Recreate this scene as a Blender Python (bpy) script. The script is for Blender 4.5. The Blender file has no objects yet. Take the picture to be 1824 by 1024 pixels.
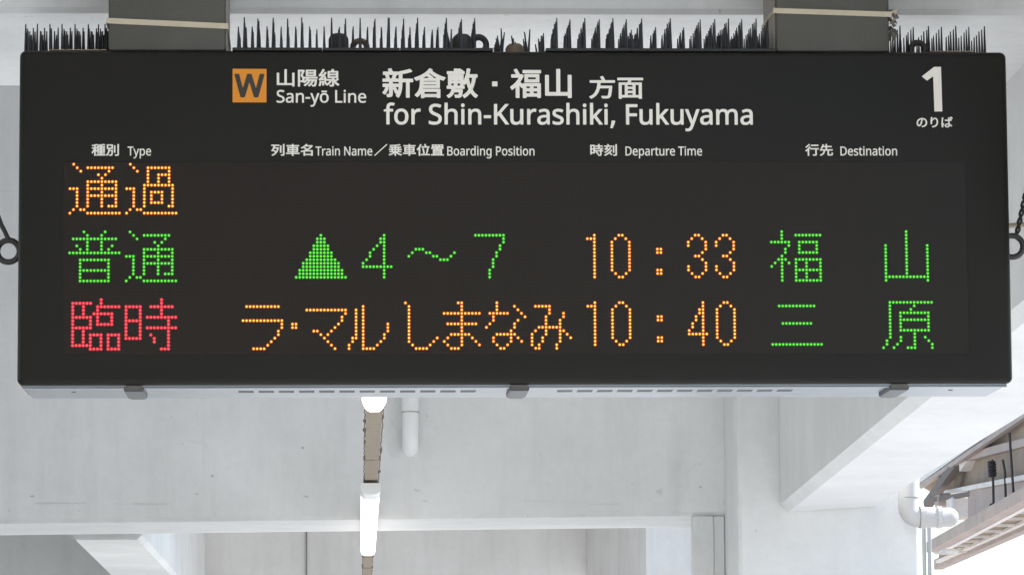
import bpy, bmesh, math, random
from mathutils import Vector, Matrix
random.seed(7)
S = bpy.context.scene
COL = S.collection
R = math.radians
EYE = 1.6

# ------------------------------------------------------------------ camera
F_PX, YAW, PIT, ROL = 6973.28, 0.0449584, 0.1141913, -0.0061145
_F = Vector((math.sin(YAW)*math.cos(PIT), math.cos(YAW)*math.cos(PIT), math.sin(PIT)))
_R = Vector((math.cos(YAW), -math.sin(YAW), 0))
_U = _R.cross(_F)
CR = _R*math.cos(ROL) + _U*math.sin(ROL)
CU = -_R*math.sin(ROL) + _U*math.cos(ROL)
cam = bpy.data.cameras.new('camera')
co = bpy.data.objects.new('camera', cam)
COL.objects.link(co)
m3 = Matrix((CR, CU, -_F)).transposed()
co.matrix_world = Matrix.Translation((0, 0, EYE)) @ m3.to_4x4()
cam.sensor_width = 36
cam.lens = F_PX/1824*36
cam.clip_start = 0.1
cam.clip_end = 6000
S.camera = co

# ------------------------------------------------------------------ light
SUN_EL, SUN_ROT = R(38.5), R(76)
W = bpy.data.worlds.new('World'); S.world = W; W.use_nodes = True
wn = W.node_tree
bg = wn.nodes['Background']
sky = wn.nodes.new('ShaderNodeTexSky'); sky.sky_type = 'NISHITA'; sky.sun_disc = False
sky.sun_elevation = SUN_EL; sky.sun_rotation = SUN_ROT
sky.air_density = 1.0; sky.dust_density = 0.0; sky.ozone_density = 1.0
wn.links.new(sky.outputs[0], bg.inputs[0]); bg.inputs[1].default_value = 0.11
sl = bpy.data.lights.new('sun', 'SUN'); sl.energy = 5.0; sl.angle = R(0.53); sl.color = (1, .98, .95)
so = bpy.data.objects.new('sun', sl); COL.objects.link(so)
sd = Vector((math.sin(SUN_ROT)*math.cos(SUN_EL), math.cos(SUN_ROT)*math.cos(SUN_EL), math.sin(SUN_EL)))
so.rotation_euler = sd.to_track_quat('Z', 'Y').to_euler()
so.location = (20, 5, 30)
EXPO = 1.03
vs = S.view_settings
vs.view_transform = 'Standard'; vs.look = 'None'; vs.exposure = EXPO; vs.gamma = 1; vs.use_curve_mapping = False
S.render.engine = 'CYCLES'
S.cycles.use_denoising = True
S.cycles.max_bounces = 10; S.cycles.diffuse_bounces = 7
S.cycles.use_adaptive_sampling = False

# ------------------------------------------------------------------ helpers
def at(px, py, Y):
    """point of the place at depth Y seen at photo pixel (px, py); surveying only"""
    d = _F + CR*((px-912)/F_PX) + CU*((512-py)/F_PX)
    d = d*(Y/d.y)
    return Vector((d.x, Y, d.z+EYE))

def mat(name, col, rough=.6, metal=0.0, spec=.5, noise=0.0, nscale=8, bump=0.0, bscale=60, emit=None, estr=0):
    m = bpy.data.materials.new(name); m.use_nodes = True
    nt = m.node_tree; b = nt.nodes['Principled BSDF']
    b.inputs['Base Color'].default_value = (*col, 1)
    b.inputs['Roughness'].default_value = rough
    b.inputs['Metallic'].default_value = metal
    b.inputs['Specular IOR Level'].default_value = spec
    tc = nt.nodes.new('ShaderNodeTexCoord')
    if noise:
        n = nt.nodes.new('ShaderNodeTexNoise'); n.inputs['Scale'].default_value = nscale
        n.inputs['Detail'].default_value = 6; n.inputs['Roughness'].default_value = .65
        nt.links.new(tc.outputs['Object'], n.inputs['Vector'])
        r = nt.nodes.new('ShaderNodeValToRGB')
        r.color_ramp.elements[0].position = .3; r.color_ramp.elements[1].position = .7
        r.color_ramp.elements[0].color = (*[c*(1-noise) for c in col], 1)
        r.color_ramp.elements[1].color = (*[min(1, c*(1+noise*.5)) for c in col], 1)
        nt.links.new(n.outputs['Fac'], r.inputs[0]); nt.links.new(r.outputs[0], b.inputs['Base Color'])
    if bump:
        n2 = nt.nodes.new('ShaderNodeTexNoise'); n2.inputs['Scale'].default_value = bscale
        n2.inputs['Detail'].default_value = 5
        nt.links.new(tc.outputs['Object'], n2.inputs['Vector'])
        bp = nt.nodes.new('ShaderNodeBump'); bp.inputs['Strength'].default_value = bump
        bp.inputs['Distance'].default_value = .01
        nt.links.new(n2.outputs['Fac'], bp.inputs['Height']); nt.links.new(bp.outputs[0], b.inputs['Normal'])
    if emit:
        b.inputs['Emission Color'].default_value = (*emit, 1)
        b.inputs['Emission Strength'].default_value = estr
    return m

def concrete(name, col, marks=(), pock=1.0, run=1.0):
    """white painted concrete: cloudy grime, flaking specks, hairline cracks; marks = stains at real places"""
    m = bpy.data.materials.new(name); m.use_nodes = True
    nt = m.node_tree; N = nt.nodes.new; L = nt.links.new
    b = nt.nodes['Principled BSDF']; b.inputs['Roughness'].default_value = .62; b.inputs['Specular IOR Level'].default_value = .3
    tc = N('ShaderNodeTexCoord'); P = tc.outputs['Object']
    def math_(op, a, c=None, clamp=False):
        n = N('ShaderNodeMath'); n.operation = op; n.use_clamp = clamp
        for i, v in enumerate((a, c)):
            if v is None: continue
            if isinstance(v, (int, float)): n.inputs[i].default_value = v
            else: L(v, n.inputs[i])
        return n.outputs[0]
    def noise(scale, det=5, rough=.6, sv=None, dist=0):
        n = N('ShaderNodeTexNoise'); n.inputs['Scale'].default_value = scale
        n.inputs['Detail'].default_value = det; n.inputs['Roughness'].default_value = rough
        n.inputs['Distortion'].default_value = dist
        v = P
        if sv:
            mp = N('ShaderNodeMapping'); mp.inputs['Scale'].default_value = sv; L(P, mp.inputs[0]); v = mp.outputs[0]
        L(v, n.inputs['Vector']); return n.outputs['Fac']
    def ramp(v, a, c, lo=0, hi=1):
        n = N('ShaderNodeMapRange'); n.inputs[1].default_value = a; n.inputs[2].default_value = c
        n.inputs[3].default_value = lo; n.inputs[4].default_value = hi; L(v, n.inputs[0]); return n.outputs[0]
    grime = ramp(noise(1.3, 7, .6), .34, .70, 0, .19)
    streak = ramp(noise(2.2, 6, .65, (3.2, 3.2, .35)), .48, .78, 0, .13*run)
    fine = ramp(noise(28, 4, .7), .3, .75, 0, .06)
    spot = ramp(noise(26, 2, .5), .735, .76, 0, .30*pock)
    v = N('ShaderNodeTexVoronoi'); v.feature = 'DISTANCE_TO_EDGE'; v.inputs['Scale'].default_value = .9
    ds = N('ShaderNodeVectorMath'); ds.operation = 'ADD'
    nz = N('ShaderNodeTexNoise'); nz.inputs['Scale'].default_value = 3.5; nz.inputs['Detail'].default_value = 6; L(P, nz.inputs['Vector'])
    sc = N('ShaderNodeVectorMath'); sc.operation = 'SCALE'; sc.inputs['Scale'].default_value = .45
    L(nz.outputs['Color'], sc.inputs[0]); L(P, ds.inputs[0]); L(sc.outputs[0], ds.inputs[1]); L(ds.outputs[0], v.inputs['Vector'])
    crack = math_('MULTIPLY', ramp(v.outputs['Distance'], .0, .0035, .22*pock, 0), ramp(noise(1.1, 3, .5), .56, .66, 0, 1))
    tot = math_('ADD', math_('ADD', grime, streak), math_('ADD', fine, math_('MAXIMUM', spot, crack)))
    sep = N('ShaderNodeSeparateXYZ'); L(P, sep.inputs[0])
    for (cx, cz, rx, rz, st) in marks:
        dx = math_('DIVIDE', math_('SUBTRACT', sep.outputs[0], cx), rx)
        dz = math_('DIVIDE', math_('SUBTRACT', sep.outputs[2], cz), rz)
        d = math_('SQRT', math_('ADD', math_('MULTIPLY', dx, dx), math_('MULTIPLY', dz, dz)))
        d = math_('ADD', d, ramp(noise(14/max(rx, .02)*.08, 4, .6), .3, .7, -.6, .6))
        tot = math_('MAXIMUM', tot, ramp(d, .55, 1.0, st, 0))
    mx = N('ShaderNodeMix'); mx.data_type = 'RGBA'
    mx.inputs[6].default_value = (*col, 1); mx.inputs[7].default_value = (.16, .145, .125, 1)
    L(math_('MINIMUM', tot, .95), mx.inputs[0]); L(mx.outputs[2], b.inputs['Base Color'])
    bp = N('ShaderNodeBump'); bp.inputs['Strength'].default_value = .35; bp.inputs['Distance'].default_value = .008
    L(math_('ADD', noise(7, 6, .6), math_('MULTIPLY', noise(70, 3, .6), .25)), bp.inputs['Height']); L(bp.outputs[0], b.inputs['Normal'])
    return m

def link(name, me, m=None, parent=None, loc=None):
    o = bpy.data.objects.new(name, me)
    COL.objects.link(o)
    if m is not None:
        for k in (m if isinstance(m, (list, tuple)) else [m]): me.materials.append(k)
    if parent is not None: o.parent = parent
    if loc is not None: o.location = loc
    return o

def from_bm(name, bm, m=None, parent=None, loc=None, smooth=False):
    me = bpy.data.meshes.new(name)
    if smooth:
        for f in bm.faces: f.smooth = True
    bm.normal_update(); bm.to_mesh(me); bm.free()
    if smooth:
        try: me.set_sharp_from_angle(angle=R(40))
        except Exception: pass
    return link(name, me, m, parent, loc)

def tag(o, label=None, cat=None, group=None, kind=None):
    if label: o['label'] = label
    if cat: o['category'] = cat
    if group: o['group'] = group
    if kind: o['kind'] = kind
    return o

def empty(name, loc=(0, 0, 0)):
    o = bpy.data.objects.new(name, None); COL.objects.link(o); o.location = loc; o.empty_display_size = .1
    return o

def box(bm, lo, hi, bev=0, seg=2):
    r = bmesh.ops.create_cube(bm, size=1)
    vs_ = r['verts']
    for v in vs_:
        v.co = Vector([(lo[i]+hi[i])/2 + v.co[i]*(hi[i]-lo[i]) for i in range(3)])
    if bev:
        es = list({e for v in vs_ for e in v.link_edges})
        bmesh.ops.bevel(bm, geom=es, offset=bev, segments=seg, profile=.5, affect='EDGES')
    return bm

def hexa(bm, p):
    """solid from 8 points: bottom four then top four, same order"""
    v = [bm.verts.new(q) for q in p]
    for f in ((0, 3, 2, 1), (4, 5, 6, 7), (0, 1, 5, 4), (1, 2, 6, 5), (2, 3, 7, 6), (3, 0, 4, 7)):
        bm.faces.new([v[i] for i in f])
    return bm

def tube(bm, pts, rad, n=10, cap=True):
    pts = [Vector(p) for p in pts]
    rads = rad if isinstance(rad, (list, tuple)) else [rad]*len(pts)
    rings = []
    up = Vector((0.31, .2, 1)).normalized()
    for i, p in enumerate(pts):
        t = (pts[min(i+1, len(pts)-1)] - pts[max(i-1, 0)]).normalized()
        a = t.cross(up)
        if a.length < .05: a = t.cross(Vector((1, 0, 0)))
        a.normalize(); b = t.cross(a)
        rings.append([bm.verts.new(p + (a*math.cos(2*math.pi*k/n) + b*math.sin(2*math.pi*k/n))*rads[i]) for k in range(n)])
    for i in range(len(rings)-1):
        for k in range(n):
            bm.faces.new((rings[i][k], rings[i][(k+1) % n], rings[i+1][(k+1) % n], rings[i+1][k]))
    if cap:
        bm.faces.new(rings[0][::-1]); bm.faces.new(rings[-1])
    bmesh.ops.recalc_face_normals(bm, faces=bm.faces[:])
    return bm

def ring(bm, c, ax, ay, R1, r, n=28, k=10, a0=0, a1=360):
    c = Vector(c); ax = Vector(ax).normalized(); ay = Vector(ay).normalized(); az = ax.cross(ay)
    full = a1-a0 >= 360
    rr = []
    for i in range(n if full else n+1):
        a = R(a0+(a1-a0)*i/n); d = ax*math.cos(a)+ay*math.sin(a)
        rr.append([bm.verts.new(c+d*(R1+r*math.cos(2*math.pi*j/k))+az*r*math.sin(2*math.pi*j/k)) for j in range(k)])
    for i in range(n):
        A, B = rr[i], rr[(i+1) % len(rr)]
        for j in range(k): bm.faces.new((A[j], A[(j+1) % k], B[(j+1) % k], B[j]))
    if not full:
        bm.faces.new(rr[0]); bm.faces.new(rr[-1][::-1])
    bmesh.ops.recalc_face_normals(bm, faces=bm.faces[:])
    return bm

def wloc(o):
    v = Vector((0, 0, 0))
    while o is not None:
        v += o.location; o = o.parent
    return v

def part(name, bm, m, parent, smooth=False):
    bmesh.ops.translate(bm, verts=bm.verts, vec=-wloc(parent))
    return from_bm(name, bm, m, parent, smooth=smooth)

def solo(name, bm, m, smooth=False):
    """one-mesh thing with its origin at its base"""
    lo = Vector([min(v.co[i] for v in bm.verts) for i in range(3)])
    hi = Vector([max(v.co[i] for v in bm.verts) for i in range(3)])
    c = Vector(((lo.x+hi.x)/2, (lo.y+hi.y)/2, lo.z))
    bmesh.ops.translate(bm, verts=bm.verts, vec=-c)
    return from_bm(name, bm, m, None, c, smooth)

BM = bmesh.new

# ------------------------------------------------------------------ materials
WHITE = (.80, .80, .80)
m_beam = concrete('painted concrete beam', WHITE, marks=[
    (0.81, 2.99, .09, .05, .13), (-.80, 2.552, .13, .007, .28), (-1.12, 2.556, .16, .006, .30), (-.575, 2.592, .012, .005, .42),
    (-1.24, 2.585, .012, .005, .42), (-.51, 2.665, .008, .006, .45), (-.13, 2.58, .014, .005, .42), (.33, 2.605, .022, .008, .28), (.36, 2.56, .02, .006, .3), (.86, 2.56, .13, .008, .24), (1.08, 2.545, .10, .006, .30),
    (1.32, 2.595, .016, .016, .28), (1.49, 2.615, .010, .007, .4), (-.14, 2.78, .006, .006, .5), (.30, 2.79, .11, .10, .16), (-.546, 2.77, .004, .34, .12), (-1.45, 3.837, .45, .004, .22), (1.2, 2.95, .25, .2, .07), (-1.0, 2.75, .3, .12, .06), (.2, 2.62, .5, .04, .07)], pock=.5)
m_conc = concrete('painted concrete', WHITE)
m_under = concrete('painted concrete pier', WHITE, pock=.6, run=.5)
m_ceil = concrete('painted ceiling', WHITE)
m_far = concrete('far painted wall', (.80, .785, .77), pock=.5)
m_floor = mat('platform paving', (.60, .60, .59), .8, noise=.25, nscale=3)
m_ground = mat('track ballast', (.46, .45, .44), .9, noise=.35, nscale=5, bump=.5, bscale=30)
m_house = mat('charcoal powder coat', (.0095, .0084, .0068), .36, spec=.22, noise=.10, nscale=5, bump=.06, bscale=900)
m_plate = mat('brushed zinc plate', (.32, .34, .37), .32, metal=.75, noise=.10, nscale=6)
m_slot = mat('dark slot', (.10, .105, .115), .8)
m_latch = mat('zinc latch', (.085, .088, .095), .45, metal=.3, noise=.15, nscale=40)
m_screw = mat('screw steel', (.12, .11, .10), .5, metal=.6)
m_letter = mat('white vinyl lettering', (.74, .70, .63), .55)
m_orange = mat('orange vinyl', (.66, .235, .007), .5)
m_black = mat('black vinyl', (.022, .02, .018), .5)
m_spike = mat('smoky black plastic', (.010, .010, .014), .35, spec=.5)
m_base = mat('black plastic strip', (.012, .012, .012), .5)
m_tan = mat('weathered tan tape', (.42, .33, .23), .8, noise=.35, nscale=60)
m_post = mat('grey green paint', (.057, .055, .045), .5, noise=.14, nscale=6, bump=.08, bscale=120)
m_seam = mat('post seam', (.30, .27, .24), .6, noise=.2, nscale=20)
m_strap = mat('beige strap', (.50, .43, .32), .75, noise=.12, nscale=25)
m_rope = mat('dirty rope', (.14, .125, .11), .9, noise=.4, nscale=60)
m_rust = mat('dull dark steel', (.055, .052, .05), .55, metal=.4, noise=.3, nscale=60)
m_lugt = mat('tan coated steel', (.17, .12, .08), .6, noise=.3, nscale=50)
m_pvc = mat('white pvc', (.46, .445, .435), .35, noise=.06, nscale=10)
m_pvc2 = mat('clean white pvc', (.86, .86, .86), .3)
m_grim = mat('joint grime', (.20, .19, .17), .8)
m_trunk = mat('beige trunking', (.27, .215, .155), .7, noise=.22, nscale=18)
m_web = mat('dusty cable', (.13, .105, .085), .9, noise=.3, nscale=60)
m_cap = mat('lamp end cap', (.80, .80, .80), .5)
k = 2**-EXPO
m_tube = mat('lamp diffuser', (.8, .8, .8), .5, emit=(1, .99, .97), estr=1.3)
m_tube2 = mat('near lamp diffuser', (.8, .8, .8), .5, emit=(1, 1, .99), estr=9)
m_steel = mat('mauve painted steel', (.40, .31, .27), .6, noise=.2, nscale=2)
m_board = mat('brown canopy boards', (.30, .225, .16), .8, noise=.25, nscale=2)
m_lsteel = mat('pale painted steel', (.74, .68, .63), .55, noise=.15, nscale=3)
m_dark = mat('dark fittings', (.06, .05, .05), .6, noise=.2, nscale=9)
m_brown = mat('brown painted steel', (.13, .10, .085), .6, noise=.2, nscale=4)
m_cond = mat('grey conduit', (.30, .31, .32), .4, noise=.1, nscale=8)

# LED window: smoked face with the faint grid of unlit diodes
m_led = bpy.data.materials.new('smoked led face'); m_led.use_nodes = True
nt = m_led.node_tree; b = nt.nodes['Principled BSDF']; b.inputs['Roughness'].default_value = .24; b.inputs['Specular IOR Level'].default_value = .24
tc = nt.nodes.new('ShaderNodeTexCoord'); sp = nt.nodes.new('ShaderNodeSeparateXYZ'); nt.links.new(tc.outputs['Object'], sp.inputs[0])
def _s(sock):
    a = nt.nodes.new('ShaderNodeMath'); a.operation = 'MULTIPLY'; a.inputs[1].default_value = 2*math.pi/.008; nt.links.new(sock, a.inputs[0])
    c = nt.nodes.new('ShaderNodeMath'); c.operation = 'COSINE'; nt.links.new(a.outputs[0], c.inputs[0]); return c.outputs[0]
pr = nt.nodes.new('ShaderNodeMath'); pr.operation = 'ADD'; nt.links.new(_s(sp.outputs[0]), pr.inputs[0]); nt.links.new(_s(sp.outputs[2]), pr.inputs[1])
mr = nt.nodes.new('ShaderNodeMapRange'); mr.inputs[1].default_value = .6; mr.inputs[2].default_value = 1.2; nt.links.new(pr.outputs[0], mr.inputs[0])
mx = nt.nodes.new('ShaderNodeMix'); mx.data_type = 'RGBA'; mx.inputs[6].default_value = (.0115, .0078, .0056, 1); mx.inputs[7].default_value = (.0165, .0118, .0088, 1)
nt.links.new(mr.outputs[0], mx.inputs[0]); nt.links.new(mx.outputs[2], b.inputs['Base Color'])

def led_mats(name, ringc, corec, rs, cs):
    return [mat(name+' led halo', (.02, .02, .02), .5, emit=ringc, estr=rs*k), mat(name+' led core', (.02, .02, .02), .5, emit=corec, estr=cs*k)]  # outer ring emits a painted bloom halo; the core is the diode itself
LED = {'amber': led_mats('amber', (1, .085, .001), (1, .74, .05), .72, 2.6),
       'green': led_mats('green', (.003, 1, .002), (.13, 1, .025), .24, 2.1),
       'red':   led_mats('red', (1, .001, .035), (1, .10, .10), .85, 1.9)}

# ------------------------------------------------------------------ setting: ground, platform, ceiling
bm = BM(); box(bm, (-400, -300, -1.5), (400, 600, -1.2)); tag(from_bm('ground', bm, m_ground), kind='structure')
bm = BM(); box(bm, (-9, -45, -1.2), (3.6, 60, 0)); tag(from_bm('platform', bm, m_floor), kind='structure')  # unseen; drawn out behind the viewer along with the ceiling to cut sky light
CEIL = 2.78 + EYE
bm = BM(); box(bm, (-12, -45, CEIL), (2.5, 17.2, CEIL+.5)); box(bm, (-12, 17.202, CEIL), (1.66, 60, CEIL+.5)); tag(from_bm('ceiling', bm, m_ceil), kind='structure')  # unseen slab; reach behind the viewer and right edges shaped to steer daylight

# near cross beam just behind the board
bm = BM(); box(bm, (-9, 9.125, 1.70+EYE), (2.45, 10.18, CEIL), .012, 1)
tag(from_bm('concrete_beam', bm, m_conc), 'white painted concrete beam crossing the top of the picture right behind the two grey posts', 'beam')
# main cross beam
YB = 16.0
pl, pr_ = at(0, 932, YB), at(1230, 918, YB)
slope = (pr_.z-pl.z)/(pr_.x-pl.x)
def zb(x): return pl.z + slope*(x-pl.x)
PX0, PX1, PY = at(1312, 800, 15.5).x, at(1640, 950, 15.5).x, 15.5
xa, xb = -9, PX0+.25
bm = BM()
hexa(bm, [(xa, YB, zb(xa)), (xb, YB, zb(xb)), (xb, 16.92, zb(xb)), (xa, 16.92, zb(xa)), (xa, YB, CEIL), (xb, YB, CEIL), (xb, 16.92, CEIL), (xa, 16.92, CEIL)])
bmesh.ops.bevel(bm, geom=bm.edges[:], offset=.014, segments=2, affect='EDGES')
tag(from_bm('concrete_beam', bm, m_beam), 'deep stained white concrete beam filling the background below the board, with a lit soffit band', 'beam')
# pier at the right, with its recessed lower jamb
pier = empty('concrete_pier', ((PX0+PX1)/2, PY+.7, 0))
bm = BM(); box(bm, (PX0, PY, 0), (PX1, 17.2, CEIL), .018, 2); part('shaft', bm, m_under, pier)
bm = BM(); jx = at(1233, 960, 16.04).x; box(bm, (jx, 15.994, 0), (jx+.085, 16.10, zb(jx)-.001), .004, 1); box(bm, (jx+.0855, 16.004, 0), (PX0-.002, 16.10, zb(jx)-.001), .003, 1); part('jamb', bm, m_conc, pier)
tag(pier, 'broad white concrete pier standing at the lower right under the slanting haunch beam', 'pier')
# haunch beam running from the pier toward the viewer
L0, R0 = at(1390, 912, PY), at(1555, 902, PY)
t = (L0.x)/at(1640, 707, 1).x
L1 = at(1640, 707, t)
dzdy = (L1.z-L0.z)/(L1.y-L0.y)
Yn = 7.9
zl = lambda y: L0.z + dzdy*(y-PY)
t = R0.x/at(1823, 737, 1).x; R1 = at(1823, 737, t); dzr = (R1.z-R0.z)/(R1.y-R0.y)
zr_ = lambda y: R0.z + dzr*(y-PY)
x0, x1 = L0.x, R0.x
bm = BM()
secs = []
for i in range(25):
    y = Yn+(PY-.003-Yn)*i/24
    secs.append([bm.verts.new(p_) for p_ in ((x0, y, zl(y)+.032), (x0+.032, y, zl(y)+(zr_(y)-zl(y))*.05), (x1, y, zr_(y)), (x1, y, CEIL-.001), (x0, y, CEIL-.001))])
for i in range(24):
    for q in range(5): bm.faces.new((secs[i][q], secs[i][(q+1) % 5], secs[i+1][(q+1) % 5], secs[i+1][q]))
bm.faces.new(secs[0]); bm.faces.new(secs[-1][::-1])
bmesh.ops.recalc_face_normals(bm, faces=bm.faces[:])
tag(from_bm('haunch_beam', bm, concrete('painted haunch', WHITE, pock=.4, run=.25)), 'slanting white concrete beam running from the pier toward the viewer at the right', 'beam')

# far bay beyond the main beam
fw = empty('far_wall', (0, 26, 0))
bm = BM(); box(bm, (-6, 26, 0), (2.3, 26.5, CEIL)); part('panel', bm, m_far, fw)
for pa, pb_ in ((545, 547),):
    bm = BM(); box(bm, (at(pa, 980, 25.985).x, 25.985, 0), (at(pb_, 980, 25.985).x, 25.997, CEIL)); part('seam', bm, m_grim, fw)
bm = BM(); box(bm, (at(322, 980, 25.4).x, 25.4, 0), (at(344, 980, 25.4).x, 25.998, CEIL), .02, 2); part('pilaster', bm, m_far, fw)
tag(fw, 'pale far wall with a thin vertical seam seen under the deep beam', 'wall')
sx0 = at(1047, 980, 25.9).x
bm = BM(); hexa(bm, [(sx0, 21, 2.40), (2.295, 21, 2.40), (2.295, 25.995, 2.655), (sx0, 25.995, 2.655), (sx0, 21, CEIL-.004), (2.295, 21, CEIL-.004), (2.295, 25.995, CEIL-.004), (sx0, 25.995, CEIL-.004)]); part('return_wall', bm, m_far, fw)
a0, a1, a2, a3 = at(126, 958.6, 16.95), at(253, 958.6, 16.95), at(194, 1026, 16.95), at(313, 1026, 16.95)
zz = a0.z-.005
yy = (zz-EYE)/(at(194, 1026, 1).z-EYE)
xl2, xr2 = at(194, 1026, yy).x, at(313, 1026, yy).x
def ext(xA, yA, xB, yB, y): return xA + (xB-xA)*(y-yA)/(yB-yA)
Ye = 25.9
bm = BM()
hexa(bm, [(a0.x, 16.95, zz), (a1.x, 16.95, zz), (ext(a1.x, 16.95, xr2, yy, Ye), Ye, zz), (ext(a0.x, 16.95, xl2, yy, Ye), Ye, zz),
          (a0.x, 16.95, CEIL), (a1.x, 16.95, CEIL), (ext(a1.x, 16.95, xr2, yy, Ye), Ye, CEIL), (ext(a0.x, 16.95, xl2, yy, Ye), Ye, CEIL)])
es = [e for e in bm.edges if max(v.co.z for v in e.verts) < zz+.01 and abs(e.verts[0].co.y-e.verts[1].co.y) > 1]
bmesh.ops.bevel(bm, geom=es, offset=.02, segments=1, affect='EDGES')
tag(from_bm('concrete_beam', bm, m_conc), 'white beam with lit underside running away at the lower left beyond the deep beam', 'beam')

# ------------------------------------------------------------------ the departure board
SY = 8.849
XL, XR = -.72304, 1.54324
ZB, ZT = .79512+EYE, 1.56184+EYE
DEP = .308
board = empty('departure_board', ((XL+XR)/2, SY, ZB))
wx0, wz0 = at(110, 633, SY).x, at(110, 633, SY).z
wx1, wz1 = at(1720, 289, SY).x, at(1720, 289, SY).z
# housing with rounded edges and an opening for the LED window
bm = BM(); box(bm, (XL, SY, ZB), (XR, SY+DEP, ZT), .0145, 5)
ff = max((f for f in bm.faces if f.normal.y < -.99), key=lambda f: f.calc_area())
ov = sorted(ff.verts, key=lambda v: (v.co.z, v.co.x)); o4 = [ov[0], ov[1], ov[3], ov[2]]
bmesh.ops.delete(bm, geom=[ff], context='FACES_ONLY')
REC = .0016
i4 = [bm.verts.new((x, SY, z)) for x, z in ((wx0, wz0), (wx1, wz0), (wx1, wz1), (wx0, wz1))]
j4 = [bm.verts.new((v.co.x, SY+REC, v.co.z)) for v in i4]
for i in range(4):
    n = (i+1) % 4
    bm.faces.new((o4[i], o4[n], i4[n], i4[i])); bm.faces.new((i4[i], i4[n], j4[n], j4[i]))
bm.faces.new(j4)
bmesh.ops.recalc_face_normals(bm, faces=bm.faces[:])
housing = part('housing', bm, m_house, board, smooth=True)
# LED screen
bm = BM(); box(bm, (wx0+.0004, SY+REC-.0012, wz0+.0004), (wx1-.0004, SY+REC-.0003, wz1-.0004))
screen = part('led_screen', bm, m_led, board)
tag(screen, label='smoked LED window with lit amber, green and red characters')

P = .008
RZ = [1.298575+EYE, 1.143649+EYE, .988903+EYE]
GX0 = -.60589
def rows(d):
    out = []
    for r, s in d.items():
        for w in s.split():
            if '-' in w:
                a, c = w.split('-'); out += [(x, r) for x in range(int(a), int(c)+1)]
            else: out.append((int(w), r))
    return sorted(set(out))
TSU = {0: '1', 1: '2 5-12', 2: '3 11', 3: '8 10', 4: '9', 5: '5-13', 6: '5 9 13', 7: '0-2 5-13', 8: '2 5 9 13', 9: '2 5-13', 10: '2 5 9 13', 11: '2 5 9 13', 12: '2 5 9 11-13', 13: '1 3 4', 14: '0 5-14'}
KA = {0: '1', 1: '2 6-12', 2: '3 6 12', 3: '6 9-12', 4: '6 9 12', 5: '6 9 12', 6: '5-13', 7: '0-2 5 13', 8: '2 5 7-10 13', 9: '2 5 7 10 13', 10: '2 5 7 10 13', 11: '2 5 7-10 13', 12: '2 5 12 13', 13: '1 3 4', 14: '0 5-14'}
FU = {0: '4 10', 1: '5 9', 2: '1-13', 3: '5 9', 4: '2 5 9 12', 5: '3 5 9 11', 6: '0-14', 8: '3-11', 9: '3 11', 10: '3 11', 11: '3-11', 12: '3 11', 13: '3 11', 14: '3-11'}
RIN = {0: '9', 1: '1-6 9', 2: '1 4 8-14', 3: '1 4 8', 4: '1 4 7-12', 5: '1-6 8 12', 6: '1 6 8 12', 7: '1 6 8-12', 8: '1-6', 9: '1 4', 10: '1 4 6-9 11-14', 11: '1 4 6 9 11 14', 12: '1 4 6 9 11 14', 13: '1-6 9 11 14', 14: '6-9 11-14'}
JI = {0: '10', 1: '10', 2: '0-4 7-13', 3: '0 4 10', 4: '0 4 10', 5: '0 4 6-14', 6: '0-4 12', 7: '0 4 12', 8: '0 4 6-14', 9: '0 4 12', 10: '0 4 7 12', 11: '0-4 8 12', 12: '8 12', 13: '12', 14: '10-12'}
TRI = {1: '7', 2: '6-8', 3: '6-8', 4: '5-9', 5: '5-9', 6: '4-10', 7: '4-10', 8: '3-11', 9: '2-12', 10: '2-12', 11: '1-13', 12: '1-13', 13: '0-14'}
FOUR = {1: '9', 2: '8 9', 3: '8 9', 4: '7 9', 5: '6 9', 6: '5 9', 7: '5 9', 8: '4 9', 9: '3 9', 10: '3-11', 11: '9', 12: '9', 13: '9'}
WAVE = {5: '2-4', 6: '1 5 6 13', 7: '0 7 8 12', 8: '9-11'}
SEVEN = {1: '3-11', 2: '11', 3: '11', 4: '10', 5: '10', 6: '9', 7: '9', 8: '8', 9: '8', 10: '8', 11: '7', 12: '7', 13: '7'}
ONE = {1: '3', 2: '1-3', **{r: '3' for r in range(3, 14)}}
ZERO = {1: '10 11', 2: '9 12', **{r: '8 13' for r in range(3, 12)}, 12: '9 12', 13: '10 11'}
COLON = {5: '21 22', 6: '21 22', 11: '21 22', 12: '21 22'}
def THREE(o):
    d = {1: (2, 3), 2: (1, 4), 3: (0, 5), 4: (0, 5), 5: (5,), 6: (4,), 7: (2, 3), 8: (4,), 9: (5,), 10: (0, 5), 11: (0, 5), 12: (1, 4), 13: (2, 3)}
    return {r: ' '.join(str(c+o) for c in v) for r, v in d.items()}
F4 = {1: '4', 2: '4', 3: '3 4', 4: '3 4', 5: '2 4', 6: '2 4', 7: '1 4', 8: '1 4', 9: '0 4', 10: '0-5', 11: '4', 12: '4', 13: '4'}
FUKU = {0: '3', 1: '3 7-14', 2: '3', 3: '0-5 8-13', 4: '5 8 13', 5: '4 8 13', 6: '4 8-13', 7: '3', 8: '2-4 7-14', 9: '1 3 5 7 10 14', 10: '0 3 7 10 14', 11: '3 7-14', 12: '3 7 10 14', 13: '3 7 10 14', 14: '3 7-14'}
YAMA = {**{r: '7' for r in range(0, 4)}, **{r: '1 7 13' for r in range(4, 13)}, 13: '1-13', 14: '1 13'}
SAN = {2: '2-12', 7: '3-11', 13: '0-14'}
HARA = {1: '2-14', 2: '2 9', 3: '2 8', 4: '2 5-13', 5: '2 5 13', 6: '2 5-13', 7: '2 5 13', 8: '2 5 13', 9: '2 5-13', 10: '2 9', 11: '2 5 9 12', 12: '1 5 9 13', 13: '1 4 9 14', 14: '0 3 7-9 14'}
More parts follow.
